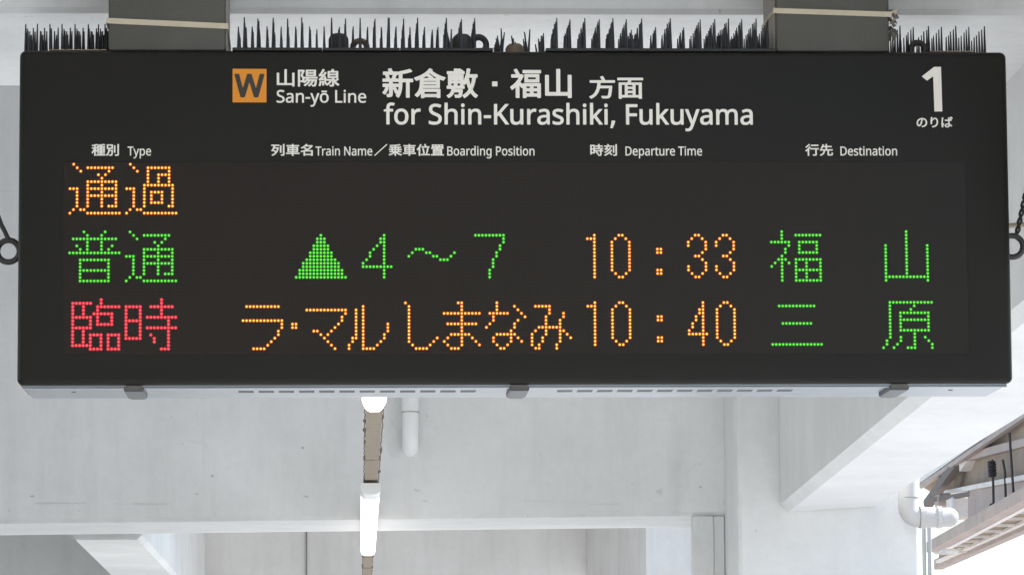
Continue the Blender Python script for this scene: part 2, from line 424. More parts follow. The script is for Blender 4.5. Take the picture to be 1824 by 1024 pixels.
RA = {2: '2-11', 6: '1-12', 7: '12', 8: '12', 9: '11', 10: '11', 11: '10', 12: '9', 13: '8', 14: '4-7'}
DOT = {7: '15 16', 8: '15 16'}
MA = {3: '0-11', 4: '11', 5: '10', 6: '10', 7: '9', 8: '8', 9: '2 3 7', 10: '4 6', 11: '5', 12: '6', 13: '7', 14: '8'}
RU = {2: '16', 3: '14 16', 4: '14 16', 5: '14 16', 6: '14 16', 7: '14 16 23', 8: '14 16 23', 9: '14 16 23', 10: '14 16 22', 11: '13 14 16 22', 12: '13 16 21', 13: '12 16 20', 14: '12 16-19'}
SHI = {1: '0', **{r: '1' for r in range(2, 11)}, 11: '1 9', 12: '1 8', 13: '2 7', 14: '3-6'}
MAH = {1: '15 16', 2: '16', 3: '16', 4: '11-21', 5: '16', 6: '16', 7: '12-20', 8: '16', 9: '16', 10: '13-18', 11: '12 16 19', 12: '11 16 20', 13: '12 16 21', 14: '13-15'}
NA = {1: '26', 2: '26 31', 3: '26 32', 4: '24-29 33', 5: '25 34', 6: '25 32', 7: '24 31', 8: '23 31', 9: '30', 10: '26-31', 11: '25 30 32', 12: '25 30 33', 13: '26 29', 14: '27 28'}
MI = {2: '1-5', 3: '5', 4: '5 9', 5: '4 9', 6: '4 8', 7: '4 8', 8: '2-8', 9: '1 4 8 9', 10: '0 4 8 10', 11: '0 3 8 11', 12: '0 3 8', 13: '0 2 7', 14: '1 2 7'}
TEXTS = [  # row, column offset, pattern, colour
    (0, 0, TSU, 'amber'), (0, 16.04, KA, 'amber'),
    (1, 0, FU, 'green'), (1, 16.04, TSU, 'green'), (1, 64.15, TRI, 'green'), (1, 80.14, FOUR, 'green'), (1, 96.15, WAVE, 'green'), (1, 112.15, SEVEN, 'green'),
    (1, 146.1, ONE, 'amber'), (1, 146.1, ZERO, 'amber'), (1, 146.1, COLON, 'amber'), (1, 175.97, THREE(0), 'amber'), (1, 175.97, THREE(8), 'amber'), (1, 199.8, FUKU, 'green'), (1, 231.6, YAMA, 'green'),
    (2, 0, RIN, 'red'), (2, 16.04, JI, 'red'), (2, 48.1, RA, 'amber'), (2, 48.1, DOT, 'amber'), (2, 67.14, MA, 'amber'), (2, 67.14, RU, 'amber'), (2, 95.15, SHI, 'amber'), (2, 95.15, MAH, 'amber'), (2, 95.15, NA, 'amber'), (2, 131.13, MI, 'amber'),
    (2, 146.08, ONE, 'amber'), (2, 146.08, ZERO, 'amber'), (2, 146.08, COLON, 'amber'), (2, 175.96, F4, 'amber'), (2, 175.96, ZERO, 'amber'), (2, 199.78, SAN, 'green'), (2, 231.55, HARA, 'green')]
YS = SY+REC-.0014
NS = 10
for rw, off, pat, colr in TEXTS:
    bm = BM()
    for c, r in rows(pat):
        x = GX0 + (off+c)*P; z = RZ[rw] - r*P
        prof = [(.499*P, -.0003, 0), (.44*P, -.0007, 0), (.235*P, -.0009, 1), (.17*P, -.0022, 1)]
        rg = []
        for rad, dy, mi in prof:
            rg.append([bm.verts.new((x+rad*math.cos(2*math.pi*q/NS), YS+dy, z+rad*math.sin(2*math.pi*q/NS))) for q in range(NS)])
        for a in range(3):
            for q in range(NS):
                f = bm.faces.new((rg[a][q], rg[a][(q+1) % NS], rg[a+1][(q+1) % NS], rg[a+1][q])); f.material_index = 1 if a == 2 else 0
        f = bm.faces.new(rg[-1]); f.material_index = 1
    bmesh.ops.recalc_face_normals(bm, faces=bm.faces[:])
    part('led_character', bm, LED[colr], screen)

GLY = {
 'W': [[[6,590],[2,583],[0,576],[2,562],[152,-5],[154,-12],[160,-19],[168,-24],[175,-26],[252,-26],[259,-25],[266,-21],[273,-12],[385,370],[392,361],[503,-12],[511,-21],[518,-25],[525,-26],[602,-26],[609,-24],[617,-19],[622,-12],[625,-5],[776,562],[777,576],[775,583],[770,591],[763,596],[756,598],[672,598],[665,596],[658,591],[652,583],[560,218],[553,234],[450,576],[447,583],[441,592],[434,597],[427,598],[350,599],[343,598],[336,595],[330,590],[325,583],[224,237],[217,224],[125,583],[119,592],[112,596],[105,598],[21,598],[14,596]]],
 '山陽線': [[[286,-30],[287,-28],[287,-26],[287,221],[287,223],[286,225],[284,227],[282,228],[253,228],[251,227],[249,225],[248,223],[248,34],[246,32],[165,32],[163,34],[163,289],[163,291],[162,293],[161,295],[158,296],[156,296],[130,296],[128,296],[125,295],[124,293],[123,291],[123,34],[121,32],[42,32],[40,33],[39,223],[37,226],[35,227],[33,228],[7,228],[4,227],[2,226],[1,225],[0,223],[0,221],[0,1],[0,-2],[1,-4],[2,-5],[4,-7],[7,-7],[246,-7],[248,-8],[248,-28],[249,-30],[251,-32],[253,-33],[255,-33],[282,-33],[284,-32]],[[343,284],[342,282],[341,280],[341,278],[341,-28],[341,-30],[343,-32],[345,-34],[348,-34],[370,-34],[372,-34],[374,-33],[376,-30],[377,-28],[377,62],[377,67],[378,68],[381,60],[382,53],[383,51],[385,49],[387,48],[411,49],[420,50],[422,50],[425,47],[440,31],[442,30],[444,30],[447,30],[449,31],[464,43],[479,58],[490,71],[504,71],[504,69],[491,49],[466,23],[438,1],[436,-2],[435,-4],[435,-6],[437,-8],[453,-26],[455,-27],[458,-28],[460,-27],[462,-26],[481,-10],[501,9],[518,29],[533,51],[543,69],[545,71],[561,71],[561,71],[560,69],[556,58],[546,40],[535,23],[521,7],[506,-7],[504,-8],[503,-10],[503,-13],[504,-15],[506,-17],[524,-32],[526,-33],[528,-33],[530,-32],[532,-30],[548,-15],[564,5],[578,27],[590,49],[598,71],[609,71],[610,71],[611,69],[608,34],[604,12],[603,9],[599,1],[598,0],[594,0],[568,1],[565,0],[563,-1],[562,-4],[562,-6],[565,-15],[567,-21],[568,-28],[569,-30],[570,-32],[572,-33],[574,-34],[605,-34],[614,-32],[616,-32],[623,-29],[629,-24],[630,-21],[638,-4],[644,29],[650,97],[650,100],[649,102],[647,104],[645,105],[642,105],[515,105],[513,106],[517,115],[519,117],[656,117],[658,118],[660,119],[661,122],[661,124],[661,146],[660,149],[658,151],[656,151],[653,152],[444,152],[442,151],[440,150],[438,150],[430,163],[420,177],[419,179],[452,267],[453,269],[453,271],[452,273],[450,276],[433,285],[431,286],[429,286],[425,285],[348,285],[345,285]],[[1012,5],[1012,7],[1012,9],[1011,12],[1009,14],[988,28],[970,45],[959,60],[958,62],[969,71],[987,86],[1001,100],[1003,102],[1004,104],[1004,106],[1003,109],[982,126],[983,127],[988,127],[990,128],[992,130],[993,133],[993,256],[993,258],[992,260],[990,262],[988,263],[920,263],[918,265],[928,287],[928,289],[928,291],[926,293],[924,294],[893,301],[891,300],[890,300],[888,298],[877,265],[876,263],[827,263],[825,263],[823,261],[822,260],[821,258],[821,256],[821,135],[821,133],[822,130],[824,128],[825,128],[827,127],[889,127],[891,126],[891,106],[889,107],[876,111],[873,111],[869,110],[814,110],[812,110],[810,108],[808,106],[807,100],[805,111],[798,137],[790,163],[788,166],[785,167],[783,167],[772,165],[770,166],[783,185],[807,225],[808,227],[808,229],[807,232],[805,234],[782,247],[779,248],[777,247],[774,245],[750,203],[748,201],[748,201],[733,199],[730,200],[730,201],[741,218],[759,249],[775,282],[775,284],[775,287],[774,288],[772,290],[746,301],[744,301],[741,300],[739,298],[723,260],[706,228],[694,210],[689,201],[684,196],[677,192],[675,190],[675,188],[675,185],[683,161],[685,159],[686,158],[689,157],[691,157],[697,159],[719,163],[722,163],[723,161],[705,137],[695,126],[686,118],[680,114],[678,113],[677,111],[677,108],[677,106],[686,82],[687,80],[689,79],[691,78],[693,78],[704,82],[728,86],[772,93],[773,93],[774,91],[775,84],[774,82],[763,79],[761,78],[759,75],[759,74],[757,73],[755,75],[752,75],[733,73],[730,72],[729,71],[727,69],[726,67],[726,64],[730,38],[733,14],[734,-10],[735,-13],[737,-15],[739,-16],[741,-16],[763,-11],[765,-10],[766,-8],[767,-6],[765,18],[762,45],[760,60],[759,64],[759,65],[758,69],[759,72],[760,69],[760,67],[761,65],[766,51],[771,31],[775,14],[776,12],[779,9],[781,9],[783,9],[788,11],[790,9],[789,7],[790,5],[791,3],[805,-15],[807,-17],[810,-17],[812,-17],[814,-16],[836,-2],[854,16],[856,18],[872,40],[885,67],[889,77],[890,78],[891,80],[891,83],[891,3],[889,2],[856,2],[854,2],[851,0],[850,-2],[850,-4],[850,-6],[857,-30],[859,-32],[860,-34],[862,-35],[882,-34],[900,-33],[913,-30],[922,-23],[923,-21],[926,-15],[927,-13],[927,-10],[928,1],[928,42],[928,40],[931,39],[940,25],[953,9],[969,-6],[986,-18],[988,-19],[990,-19],[992,-18],[993,-17]],[[722,71],[700,75],[697,75],[695,74],[694,73],[692,71],[688,40],[683,14],[675,-13],[675,-15],[675,-17],[678,-19],[700,-28],[702,-28],[704,-27],[706,-26],[707,-24],[715,3],[721,34],[726,64],[726,67],[725,69]],[[850,75],[845,64],[834,48],[821,34],[807,22],[807,23],[802,42],[796,60],[791,75],[792,77],[805,80],[807,81],[810,78],[812,77],[814,76],[849,76]],[[447,75],[446,78],[448,84],[450,102],[449,117],[478,117],[477,115],[468,100],[449,77]],[[405,249],[407,247],[382,174],[382,172],[383,170],[396,155],[404,141],[410,128],[413,115],[414,104],[413,95],[411,89],[409,86],[407,85],[400,83],[381,84],[378,83],[377,84],[377,86],[377,247],[378,249]],[[975,126],[973,124],[961,111],[948,97],[942,91],[940,93],[938,97],[932,111],[929,122],[928,126],[931,127],[972,127],[975,127]],[[739,124],[759,149],[766,128],[764,126],[741,123]],[[631,284],[629,286],[627,286],[475,286],[473,286],[471,285],[469,282],[468,280],[468,168],[468,166],[469,163],[471,161],[473,160],[475,160],[627,160],[629,161],[630,161],[632,163],[633,166],[633,168],[633,280],[633,282]],[[955,179],[955,161],[955,161],[860,161],[858,161],[858,179],[860,179],[955,179]],[[505,194],[505,205],[505,207],[506,208],[594,208],[595,207],[595,194],[594,193],[592,192],[508,192],[506,193]],[[955,229],[956,214],[955,212],[858,212],[858,229],[860,230],[955,230]],[[505,240],[505,251],[505,254],[506,254],[594,254],[595,254],[595,251],[595,240],[594,239],[506,239]]],
 'San-yō Line': [[[1617,-195],[1645,-201],[1680,-203],[1708,-202],[1736,-195],[1757,-186],[1778,-172],[1796,-154],[1812,-134],[1848,-63],[2033,426],[2033,434],[2030,438],[2023,441],[1946,441],[1939,437],[1936,434],[1849,188],[1827,123],[1820,111],[1794,188],[1701,434],[1694,440],[1687,441],[1617,441],[1610,440],[1605,434],[1604,426],[1607,420],[1776,0],[1757,-50],[1736,-91],[1711,-112],[1708,-115],[1701,-117],[1673,-123],[1645,-122],[1624,-119],[1617,-121],[1613,-126],[1612,-134],[1612,-182],[1613,-190]],[[7,9],[49,-6],[105,-16],[168,-19],[210,-17],[252,-9],[280,1],[308,15],[336,36],[358,62],[373,90],[379,112],[381,118],[384,154],[382,182],[375,210],[361,238],[350,252],[336,266],[329,273],[308,288],[154,358],[133,370],[119,383],[112,393],[105,412],[102,434],[103,448],[107,462],[119,480],[133,491],[147,498],[161,502],[175,505],[196,506],[266,498],[336,476],[343,478],[347,482],[370,546],[369,552],[364,558],[287,583],[203,591],[168,590],[133,584],[98,571],[76,560],[56,544],[49,538],[32,518],[20,496],[11,468],[7,434],[18,370],[43,328],[49,320],[98,283],[238,222],[259,209],[273,196],[280,186],[287,168],[289,146],[288,132],[284,118],[277,104],[271,98],[264,90],[252,82],[238,76],[217,70],[196,67],[175,66],[91,75],[84,76],[14,99],[7,98],[0,90],[0,84],[0,20],[2,14]],[[803,-8],[806,0],[806,294],[801,342],[789,378],[785,384],[763,412],[735,430],[693,444],[686,444],[637,448],[560,437],[490,410],[485,406],[484,398],[506,342],[511,338],[518,336],[574,359],[637,369],[665,366],[679,361],[686,357],[697,350],[706,336],[713,314],[715,272],[714,271],[707,269],[651,267],[588,262],[532,248],[490,226],[462,199],[442,160],[436,118],[438,90],[446,62],[456,42],[469,24],[490,6],[511,-5],[532,-13],[553,-17],[588,-18],[644,-12],[651,-10],[693,12],[721,39],[725,34],[735,-6],[742,-11],[798,-11]],[[2352,-3],[2380,11],[2401,26],[2417,42],[2439,70],[2450,90],[2462,118],[2469,146],[2473,174],[2476,216],[2472,266],[2463,308],[2449,342],[2429,373],[2406,398],[2373,422],[2345,435],[2303,446],[2268,449],[2233,446],[2226,446],[2191,437],[2156,422],[2128,402],[2121,396],[2100,372],[2082,342],[2068,308],[2060,266],[2056,216],[2059,174],[2063,146],[2071,118],[2083,90],[2095,70],[2117,42],[2135,24],[2156,10],[2184,-4],[2205,-11],[2233,-17],[2268,-19],[2296,-17],[2324,-12]],[[4109,446],[4074,449],[4039,446],[4004,437],[3969,421],[3941,399],[3916,370],[3896,336],[3884,300],[3875,258],[3873,210],[3875,168],[3884,126],[3901,84],[3920,55],[3941,33],[3948,27],[3976,8],[4011,-7],[4053,-16],[4095,-19],[4165,-12],[4235,10],[4240,14],[4242,20],[4242,84],[4238,90],[4235,92],[4228,92],[4165,71],[4095,63],[4060,67],[4025,80],[4003,98],[3983,126],[3974,154],[3972,160],[3969,188],[3976,190],[4249,190],[4256,192],[4260,196],[4262,202],[4262,244],[4259,286],[4253,314],[4242,344],[4223,378],[4200,404],[4172,424],[4144,438]],[[1299,-8],[1302,0],[1302,280],[1298,328],[1296,336],[1282,378],[1262,406],[1254,412],[1225,432],[1183,445],[1134,449],[1078,441],[1029,417],[1008,396],[1004,398],[1001,405],[996,434],[994,436],[987,440],[931,441],[924,440],[918,434],[917,426],[917,0],[921,-8],[924,-10],[931,-11],[994,-11],[1001,-11],[1008,-6],[1010,0],[1010,224],[1013,266],[1021,300],[1036,332],[1057,352],[1085,363],[1127,367],[1155,364],[1176,356],[1190,344],[1197,334],[1200,328],[1207,308],[1210,272],[1210,0],[1211,-3],[1213,-8],[1218,-11],[1225,-11],[1288,-11],[1295,-10]],[[2793,583],[2787,580],[2784,574],[2784,0],[2786,-7],[2793,-11],[2800,-11],[3115,-11],[3122,-10],[3125,-8],[3128,0],[3128,6],[3128,62],[3126,70],[3122,74],[3115,75],[2884,75],[2879,76],[2878,84],[2878,574],[2874,580],[2870,583]],[[3276,-11],[3283,-8],[3287,0],[3286,434],[3283,438],[3276,441],[3206,441],[3199,439],[3195,434],[3194,426],[3194,0],[3199,-9],[3206,-11]],[[3780,-9],[3782,-8],[3785,0],[3785,286],[3780,335],[3769,370],[3766,378],[3745,406],[3738,412],[3717,426],[3710,431],[3703,433],[3668,444],[3619,449],[3563,441],[3514,418],[3493,397],[3486,396],[3479,434],[3472,440],[3409,440],[3402,434],[3401,426],[3401,0],[3404,-8],[3409,-11],[3416,-11],[3479,-11],[3486,-10],[3490,-8],[3493,0],[3494,224],[3496,266],[3504,300],[3517,328],[3523,336],[3542,353],[3570,363],[3612,367],[3640,364],[3654,359],[3661,355],[3675,342],[3682,332],[3690,308],[3694,272],[3694,0],[3696,-6],[3703,-11],[3773,-11]],[[714,196],[714,168],[709,132],[700,109],[685,90],[679,85],[658,72],[637,65],[630,63],[602,60],[581,62],[567,65],[553,72],[541,84],[534,98],[533,104],[531,118],[534,140],[545,160],[560,174],[581,184],[616,192],[665,197],[707,198]],[[2226,362],[2261,367],[2289,366],[2310,360],[2331,350],[2346,336],[2357,322],[2367,300],[2376,272],[2380,244],[2381,216],[2380,188],[2376,160],[2369,132],[2359,112],[2343,90],[2331,80],[2317,72],[2296,65],[2268,62],[2240,64],[2219,70],[2205,77],[2189,90],[2173,112],[2163,132],[2158,154],[2153,182],[2151,216],[2154,258],[2165,300],[2179,328],[2198,348]],[[1592,252],[1589,254],[1582,257],[1386,257],[1378,252],[1377,244],[1377,182],[1379,178],[1386,173],[1582,173],[1589,175],[1593,182],[1593,244]],[[3972,272],[3976,294],[3985,314],[3998,336],[4004,342],[4018,354],[4039,364],[4046,366],[4074,369],[4095,367],[4109,363],[4123,356],[4137,345],[4150,328],[4157,314],[4161,300],[4165,272],[4158,268],[3976,268]],[[2136,546],[2136,490],[2136,482],[2142,476],[2149,475],[2380,475],[2388,476],[2395,482],[2395,546],[2394,548],[2387,554],[2149,554],[2142,553]],[[3241,490],[3276,504],[3287,518],[3292,532],[3293,546],[3290,566],[3283,580],[3278,588],[3269,592],[3241,602],[3227,600],[3220,598],[3213,595],[3203,588],[3194,574],[3190,560],[3189,546],[3190,532],[3195,518],[3205,504],[3213,498],[3220,494],[3227,492]]],
 '新倉敷・福山': [[[690,198],[687,201],[651,212],[621,225],[588,242],[561,260],[547,272],[545,276],[549,282],[550,284],[549,288],[546,290],[522,302],[519,303],[515,302],[512,300],[489,274],[459,249],[426,229],[390,212],[351,198],[348,196],[347,194],[346,192],[346,188],[347,186],[355,176],[366,162],[369,160],[372,159],[375,160],[405,172],[408,170],[408,134],[407,110],[402,80],[394,56],[393,54],[379,30],[356,6],[353,2],[353,0],[353,-4],[354,-6],[369,-18],[375,-25],[378,-27],[381,-27],[384,-26],[386,-24],[405,-6],[408,-2],[417,11],[420,8],[420,-34],[422,-36],[423,-38],[426,-39],[453,-39],[456,-38],[457,-36],[459,-34],[459,-28],[462,-27],[591,-27],[592,-28],[593,-30],[595,-34],[597,-35],[600,-36],[624,-36],[627,-35],[630,-34],[632,-30],[633,-28],[633,60],[633,62],[632,66],[630,67],[628,68],[627,69],[624,70],[447,70],[444,70],[443,72],[443,74],[444,75],[447,76],[618,76],[621,76],[624,77],[627,80],[627,84],[627,170],[628,174],[630,174],[660,163],[663,162],[666,162],[670,164],[681,180],[690,191],[691,194]],[[705,268],[704,266],[703,264],[703,242],[703,240],[705,237],[708,235],[711,234],[723,234],[777,234],[780,234],[777,233],[723,233],[720,233],[717,231],[715,228],[715,224],[715,108],[714,105],[708,105],[705,104],[702,102],[700,98],[700,74],[702,71],[705,69],[708,68],[750,68],[752,66],[751,56],[745,38],[735,22],[723,8],[704,-4],[701,-6],[700,-10],[700,-12],[702,-16],[711,-24],[718,-34],[720,-35],[723,-36],[726,-36],[729,-35],[744,-25],[759,-13],[771,2],[780,18],[784,26],[786,28],[831,28],[833,26],[832,18],[830,8],[830,6],[828,2],[822,2],[792,4],[788,2],[785,0],[784,-4],[785,-6],[788,-16],[790,-22],[791,-28],[793,-30],[795,-33],[798,-34],[837,-34],[846,-32],[852,-30],[859,-24],[862,-22],[868,-10],[873,12],[876,44],[877,56],[877,60],[876,61],[873,64],[870,65],[795,65],[795,66],[795,68],[870,68],[876,68],[891,68],[894,70],[896,72],[897,74],[897,98],[896,102],[894,103],[891,104],[888,105],[885,108],[886,110],[886,120],[888,122],[894,115],[897,114],[900,114],[903,115],[906,119],[915,134],[917,132],[918,128],[919,122],[929,90],[939,62],[937,60],[924,40],[903,18],[876,-2],[874,-4],[872,-6],[872,-10],[874,-12],[888,-34],[891,-37],[894,-38],[897,-38],[900,-36],[927,-16],[948,6],[960,21],[971,6],[990,-16],[1011,-33],[1014,-35],[1017,-36],[1020,-35],[1023,-33],[1032,-21],[1040,-12],[1042,-10],[1042,-6],[1041,-4],[1038,-1],[1017,16],[999,36],[985,60],[984,62],[1000,102],[1012,146],[1021,194],[1023,196],[1032,196],[1035,197],[1038,200],[1038,204],[1038,228],[1038,230],[1036,234],[1035,235],[1032,236],[1029,236],[951,236],[951,240],[960,288],[960,290],[960,294],[957,297],[954,298],[930,302],[927,302],[924,301],[922,300],[920,296],[915,260],[908,228],[899,198],[888,170],[887,170],[886,174],[886,176],[886,224],[886,228],[882,232],[879,233],[822,233],[821,234],[822,234],[891,234],[895,236],[897,240],[898,242],[898,260],[898,264],[896,266],[894,269],[893,270],[891,270],[885,270],[882,272],[882,276],[881,278],[879,281],[843,301],[840,302],[837,303],[834,302],[831,300],[822,291],[821,294],[820,296],[818,300],[816,301],[813,301],[786,301],[783,300],[781,296],[780,294],[780,272],[777,270],[711,270],[708,270]],[[324,274],[302,294],[300,295],[297,296],[294,295],[261,285],[225,276],[186,268],[182,266],[177,261],[174,264],[171,265],[117,265],[116,266],[114,270],[99,300],[96,303],[93,303],[90,303],[66,297],[63,295],[62,294],[61,290],[61,288],[70,266],[69,265],[15,265],[12,265],[10,264],[8,260],[7,258],[7,234],[9,230],[12,228],[15,227],[27,227],[30,226],[37,206],[41,188],[39,186],[9,185],[6,185],[3,182],[2,180],[2,176],[2,156],[2,152],[4,150],[6,148],[9,147],[72,147],[73,146],[73,144],[73,128],[72,127],[69,127],[12,127],[9,126],[7,126],[4,122],[3,120],[3,96],[4,92],[6,90],[9,88],[33,87],[34,86],[26,66],[16,48],[0,26],[0,24],[1,20],[3,18],[21,5],[24,3],[27,3],[30,3],[33,6],[48,26],[60,50],[70,74],[70,78],[70,80],[66,84],[57,86],[63,88],[72,88],[73,86],[73,84],[73,12],[72,10],[48,9],[45,8],[43,6],[42,2],[43,0],[48,-13],[51,-25],[54,-28],[57,-29],[75,-28],[87,-27],[99,-23],[106,-18],[108,-16],[112,-6],[114,6],[114,66],[114,68],[115,66],[117,63],[122,54],[133,32],[141,14],[144,11],[147,10],[150,10],[156,12],[157,12],[147,-6],[147,-10],[148,-12],[150,-16],[171,-32],[174,-33],[177,-33],[180,-31],[183,-28],[198,1],[209,36],[216,74],[219,108],[220,140],[222,143],[255,143],[257,140],[257,-28],[258,-30],[261,-33],[264,-34],[291,-34],[294,-33],[297,-30],[298,-28],[298,-24],[298,140],[300,143],[330,143],[333,144],[335,146],[337,150],[337,152],[337,176],[336,180],[333,182],[330,184],[222,184],[220,186],[220,188],[220,234],[221,236],[222,237],[252,242],[288,251],[321,261],[324,264],[326,266],[326,270],[325,272]],[[1728,-32],[1729,-28],[1729,126],[1729,128],[1728,132],[1725,134],[1722,135],[1539,135],[1536,134],[1532,132],[1531,128],[1531,126],[1530,124],[1505,146],[1506,150],[1516,164],[1531,192],[1542,218],[1542,222],[1541,224],[1539,227],[1524,236],[1521,237],[1512,236],[1496,236],[1497,242],[1496,246],[1495,248],[1489,260],[1479,278],[1468,296],[1467,298],[1464,300],[1461,300],[1458,299],[1437,290],[1434,288],[1433,284],[1433,282],[1452,246],[1455,240],[1455,236],[1413,236],[1410,236],[1407,233],[1406,230],[1405,228],[1405,204],[1406,200],[1410,198],[1413,197],[1485,196],[1487,194],[1479,180],[1461,156],[1443,134],[1419,112],[1395,94],[1394,92],[1393,90],[1393,86],[1395,84],[1399,78],[1407,62],[1409,60],[1410,58],[1413,57],[1416,57],[1419,58],[1436,72],[1452,85],[1453,84],[1453,-28],[1454,-30],[1455,-32],[1458,-35],[1461,-35],[1488,-35],[1492,-34],[1494,-30],[1495,-28],[1495,96],[1495,98],[1497,101],[1519,78],[1521,76],[1524,75],[1527,76],[1530,78],[1530,78],[1531,74],[1531,-28],[1531,-30],[1533,-34],[1536,-35],[1539,-36],[1563,-36],[1566,-36],[1569,-34],[1571,-30],[1571,-22],[1572,-20],[1575,-20],[1686,-20],[1688,-22],[1688,-28],[1689,-30],[1692,-34],[1695,-35],[1722,-35],[1725,-34]],[[2061,-34],[2064,-30],[2065,-28],[2065,-24],[2065,222],[2064,224],[2062,228],[2061,228],[2058,230],[2031,230],[2028,229],[2025,228],[2023,224],[2022,222],[2022,36],[2019,34],[1944,34],[1941,35],[1941,36],[1941,290],[1940,294],[1938,296],[1935,298],[1932,298],[1905,298],[1902,298],[1900,296],[1898,294],[1897,290],[1897,36],[1896,34],[1821,34],[1818,34],[1817,36],[1817,222],[1816,224],[1815,227],[1812,229],[1809,229],[1782,229],[1779,229],[1776,226],[1775,224],[1774,222],[1774,0],[1775,-4],[1777,-6],[1779,-8],[1782,-9],[2019,-9],[2022,-10],[2022,-28],[2023,-30],[2026,-34],[2028,-34],[2031,-35],[2058,-35]],[[592,12],[591,10],[588,10],[462,10],[459,12],[459,32],[462,33],[591,33],[592,32],[592,30]],[[1571,38],[1572,39],[1575,40],[1605,40],[1608,39],[1608,38],[1608,20],[1608,20],[1605,18],[1575,18],[1572,19],[1571,20]],[[1688,20],[1686,18],[1650,19],[1648,20],[1648,38],[1650,40],[1686,40],[1688,38]],[[168,47],[156,68],[146,86],[147,88],[171,88],[174,88],[177,90],[176,80],[171,50],[171,50]],[[1571,78],[1571,96],[1572,96],[1575,97],[1605,97],[1608,96],[1608,96],[1608,78],[1608,77],[1575,77],[1572,77]],[[1688,96],[1688,80],[1688,78],[1686,77],[1650,77],[1649,78],[1648,80],[1648,96],[1650,97],[1686,97]],[[125,86],[120,84],[114,80],[114,80],[114,86],[114,87],[117,88],[123,88]],[[753,105],[752,108],[753,129],[756,130],[777,130],[780,129],[780,122],[777,119],[775,116],[775,114],[776,110],[777,108],[774,105],[756,105]],[[846,105],[822,105],[817,114],[819,116],[820,120],[821,128],[822,130],[843,130],[846,130],[847,128],[847,110],[848,108]],[[449,110],[449,116],[450,117],[585,117],[586,116],[586,114],[586,110],[585,110],[450,110]],[[963,117],[960,119],[958,126],[949,164],[944,192],[943,194],[945,196],[978,196],[979,194],[974,162],[966,126]],[[114,146],[114,147],[117,147],[177,147],[178,146],[179,144],[179,128],[178,126],[177,124],[174,126],[171,127],[117,127],[114,128],[114,128]],[[1550,234],[1549,230],[1549,150],[1550,146],[1551,145],[1554,142],[1557,142],[1704,142],[1707,142],[1710,143],[1713,146],[1713,150],[1713,230],[1713,234],[1710,237],[1707,239],[1704,239],[1557,239],[1554,238],[1552,236]],[[586,156],[586,152],[585,151],[582,151],[453,151],[450,152],[450,156],[453,157],[582,157],[585,157]],[[753,164],[753,165],[756,166],[777,166],[780,164],[777,163],[756,163],[753,164]],[[821,164],[822,166],[843,166],[846,166],[847,164],[846,163],[843,163],[822,163]],[[1672,200],[1673,198],[1673,182],[1672,180],[1671,179],[1590,179],[1589,180],[1589,182],[1589,198],[1589,200],[1590,201],[1671,201]],[[72,227],[75,227],[111,227],[114,226],[114,224],[102,188],[99,186],[84,186],[81,188],[79,200],[74,218],[71,224]],[[177,232],[178,230],[179,228],[179,188],[178,186],[144,186],[143,188],[157,224],[159,227],[171,227],[174,229],[176,230]],[[445,192],[447,192],[449,194],[471,207],[480,214],[483,212],[498,200],[505,194],[508,192],[507,191],[447,191]],[[593,192],[591,191],[555,191],[554,192],[556,194],[556,198],[555,200],[552,204],[540,215],[528,225],[512,236],[512,240],[519,246],[540,227],[567,207],[589,194],[591,192]],[[1732,278],[1731,282],[1728,284],[1725,285],[1536,285],[1533,284],[1531,282],[1530,278],[1529,254],[1530,252],[1532,248],[1533,248],[1536,246],[1539,246],[1725,246],[1728,247],[1730,248],[1732,252],[1732,254]],[[821,272],[822,274],[825,272],[825,272],[822,271]]],
 '方面': [[[21,-33],[24,-35],[27,-35],[30,-34],[64,-11],[67,-8],[93,19],[113,52],[127,88],[135,118],[135,119],[138,120],[243,120],[246,120],[248,118],[242,61],[235,25],[228,10],[225,8],[222,7],[216,7],[156,9],[153,8],[152,7],[150,4],[150,1],[156,-11],[158,-17],[160,-26],[162,-28],[165,-30],[225,-31],[228,-30],[237,-29],[240,-28],[249,-25],[259,-17],[262,-14],[269,-2],[276,19],[280,46],[285,85],[290,151],[290,154],[288,157],[285,159],[144,159],[142,160],[142,163],[144,199],[147,201],[320,202],[321,202],[324,205],[325,208],[325,235],[323,238],[321,239],[318,240],[204,240],[201,240],[201,241],[202,244],[201,247],[194,265],[185,283],[177,298],[174,301],[171,303],[168,303],[144,293],[141,292],[138,289],[138,286],[139,283],[148,265],[155,250],[158,244],[158,241],[156,240],[15,240],[12,240],[9,238],[8,235],[8,208],[9,205],[12,202],[15,201],[99,201],[102,201],[103,199],[100,160],[91,112],[74,67],[48,30],[46,28],[3,-2],[1,-5],[0,-8],[1,-11],[3,-14],[11,-20],[16,-26]],[[372,-32],[375,-34],[378,-35],[402,-35],[405,-34],[407,-32],[409,-29],[409,-17],[411,-16],[618,-16],[621,-17],[621,-29],[623,-32],[624,-33],[627,-35],[654,-35],[657,-34],[659,-32],[661,-29],[661,-26],[661,202],[660,205],[657,208],[654,208],[528,208],[525,208],[523,211],[531,237],[531,238],[534,239],[672,239],[675,240],[678,244],[678,247],[678,271],[677,274],[675,277],[672,278],[669,278],[363,278],[360,278],[357,276],[355,274],[354,271],[354,247],[355,244],[357,241],[360,239],[486,239],[488,238],[482,211],[480,209],[378,208],[375,208],[371,205],[370,202],[370,-26],[371,-29]],[[411,171],[444,171],[446,169],[446,25],[444,22],[411,22],[409,25],[409,166],[409,169]],[[484,49],[486,49],[543,49],[544,49],[544,46],[544,25],[543,22],[486,22],[483,25],[483,46]],[[585,171],[618,171],[621,169],[621,22],[582,22],[582,169]],[[484,109],[486,110],[543,110],[544,109],[544,88],[544,85],[543,84],[486,84],[484,85],[483,88]],[[484,169],[486,171],[543,170],[544,169],[544,148],[543,145],[540,145],[486,145],[483,148]]],
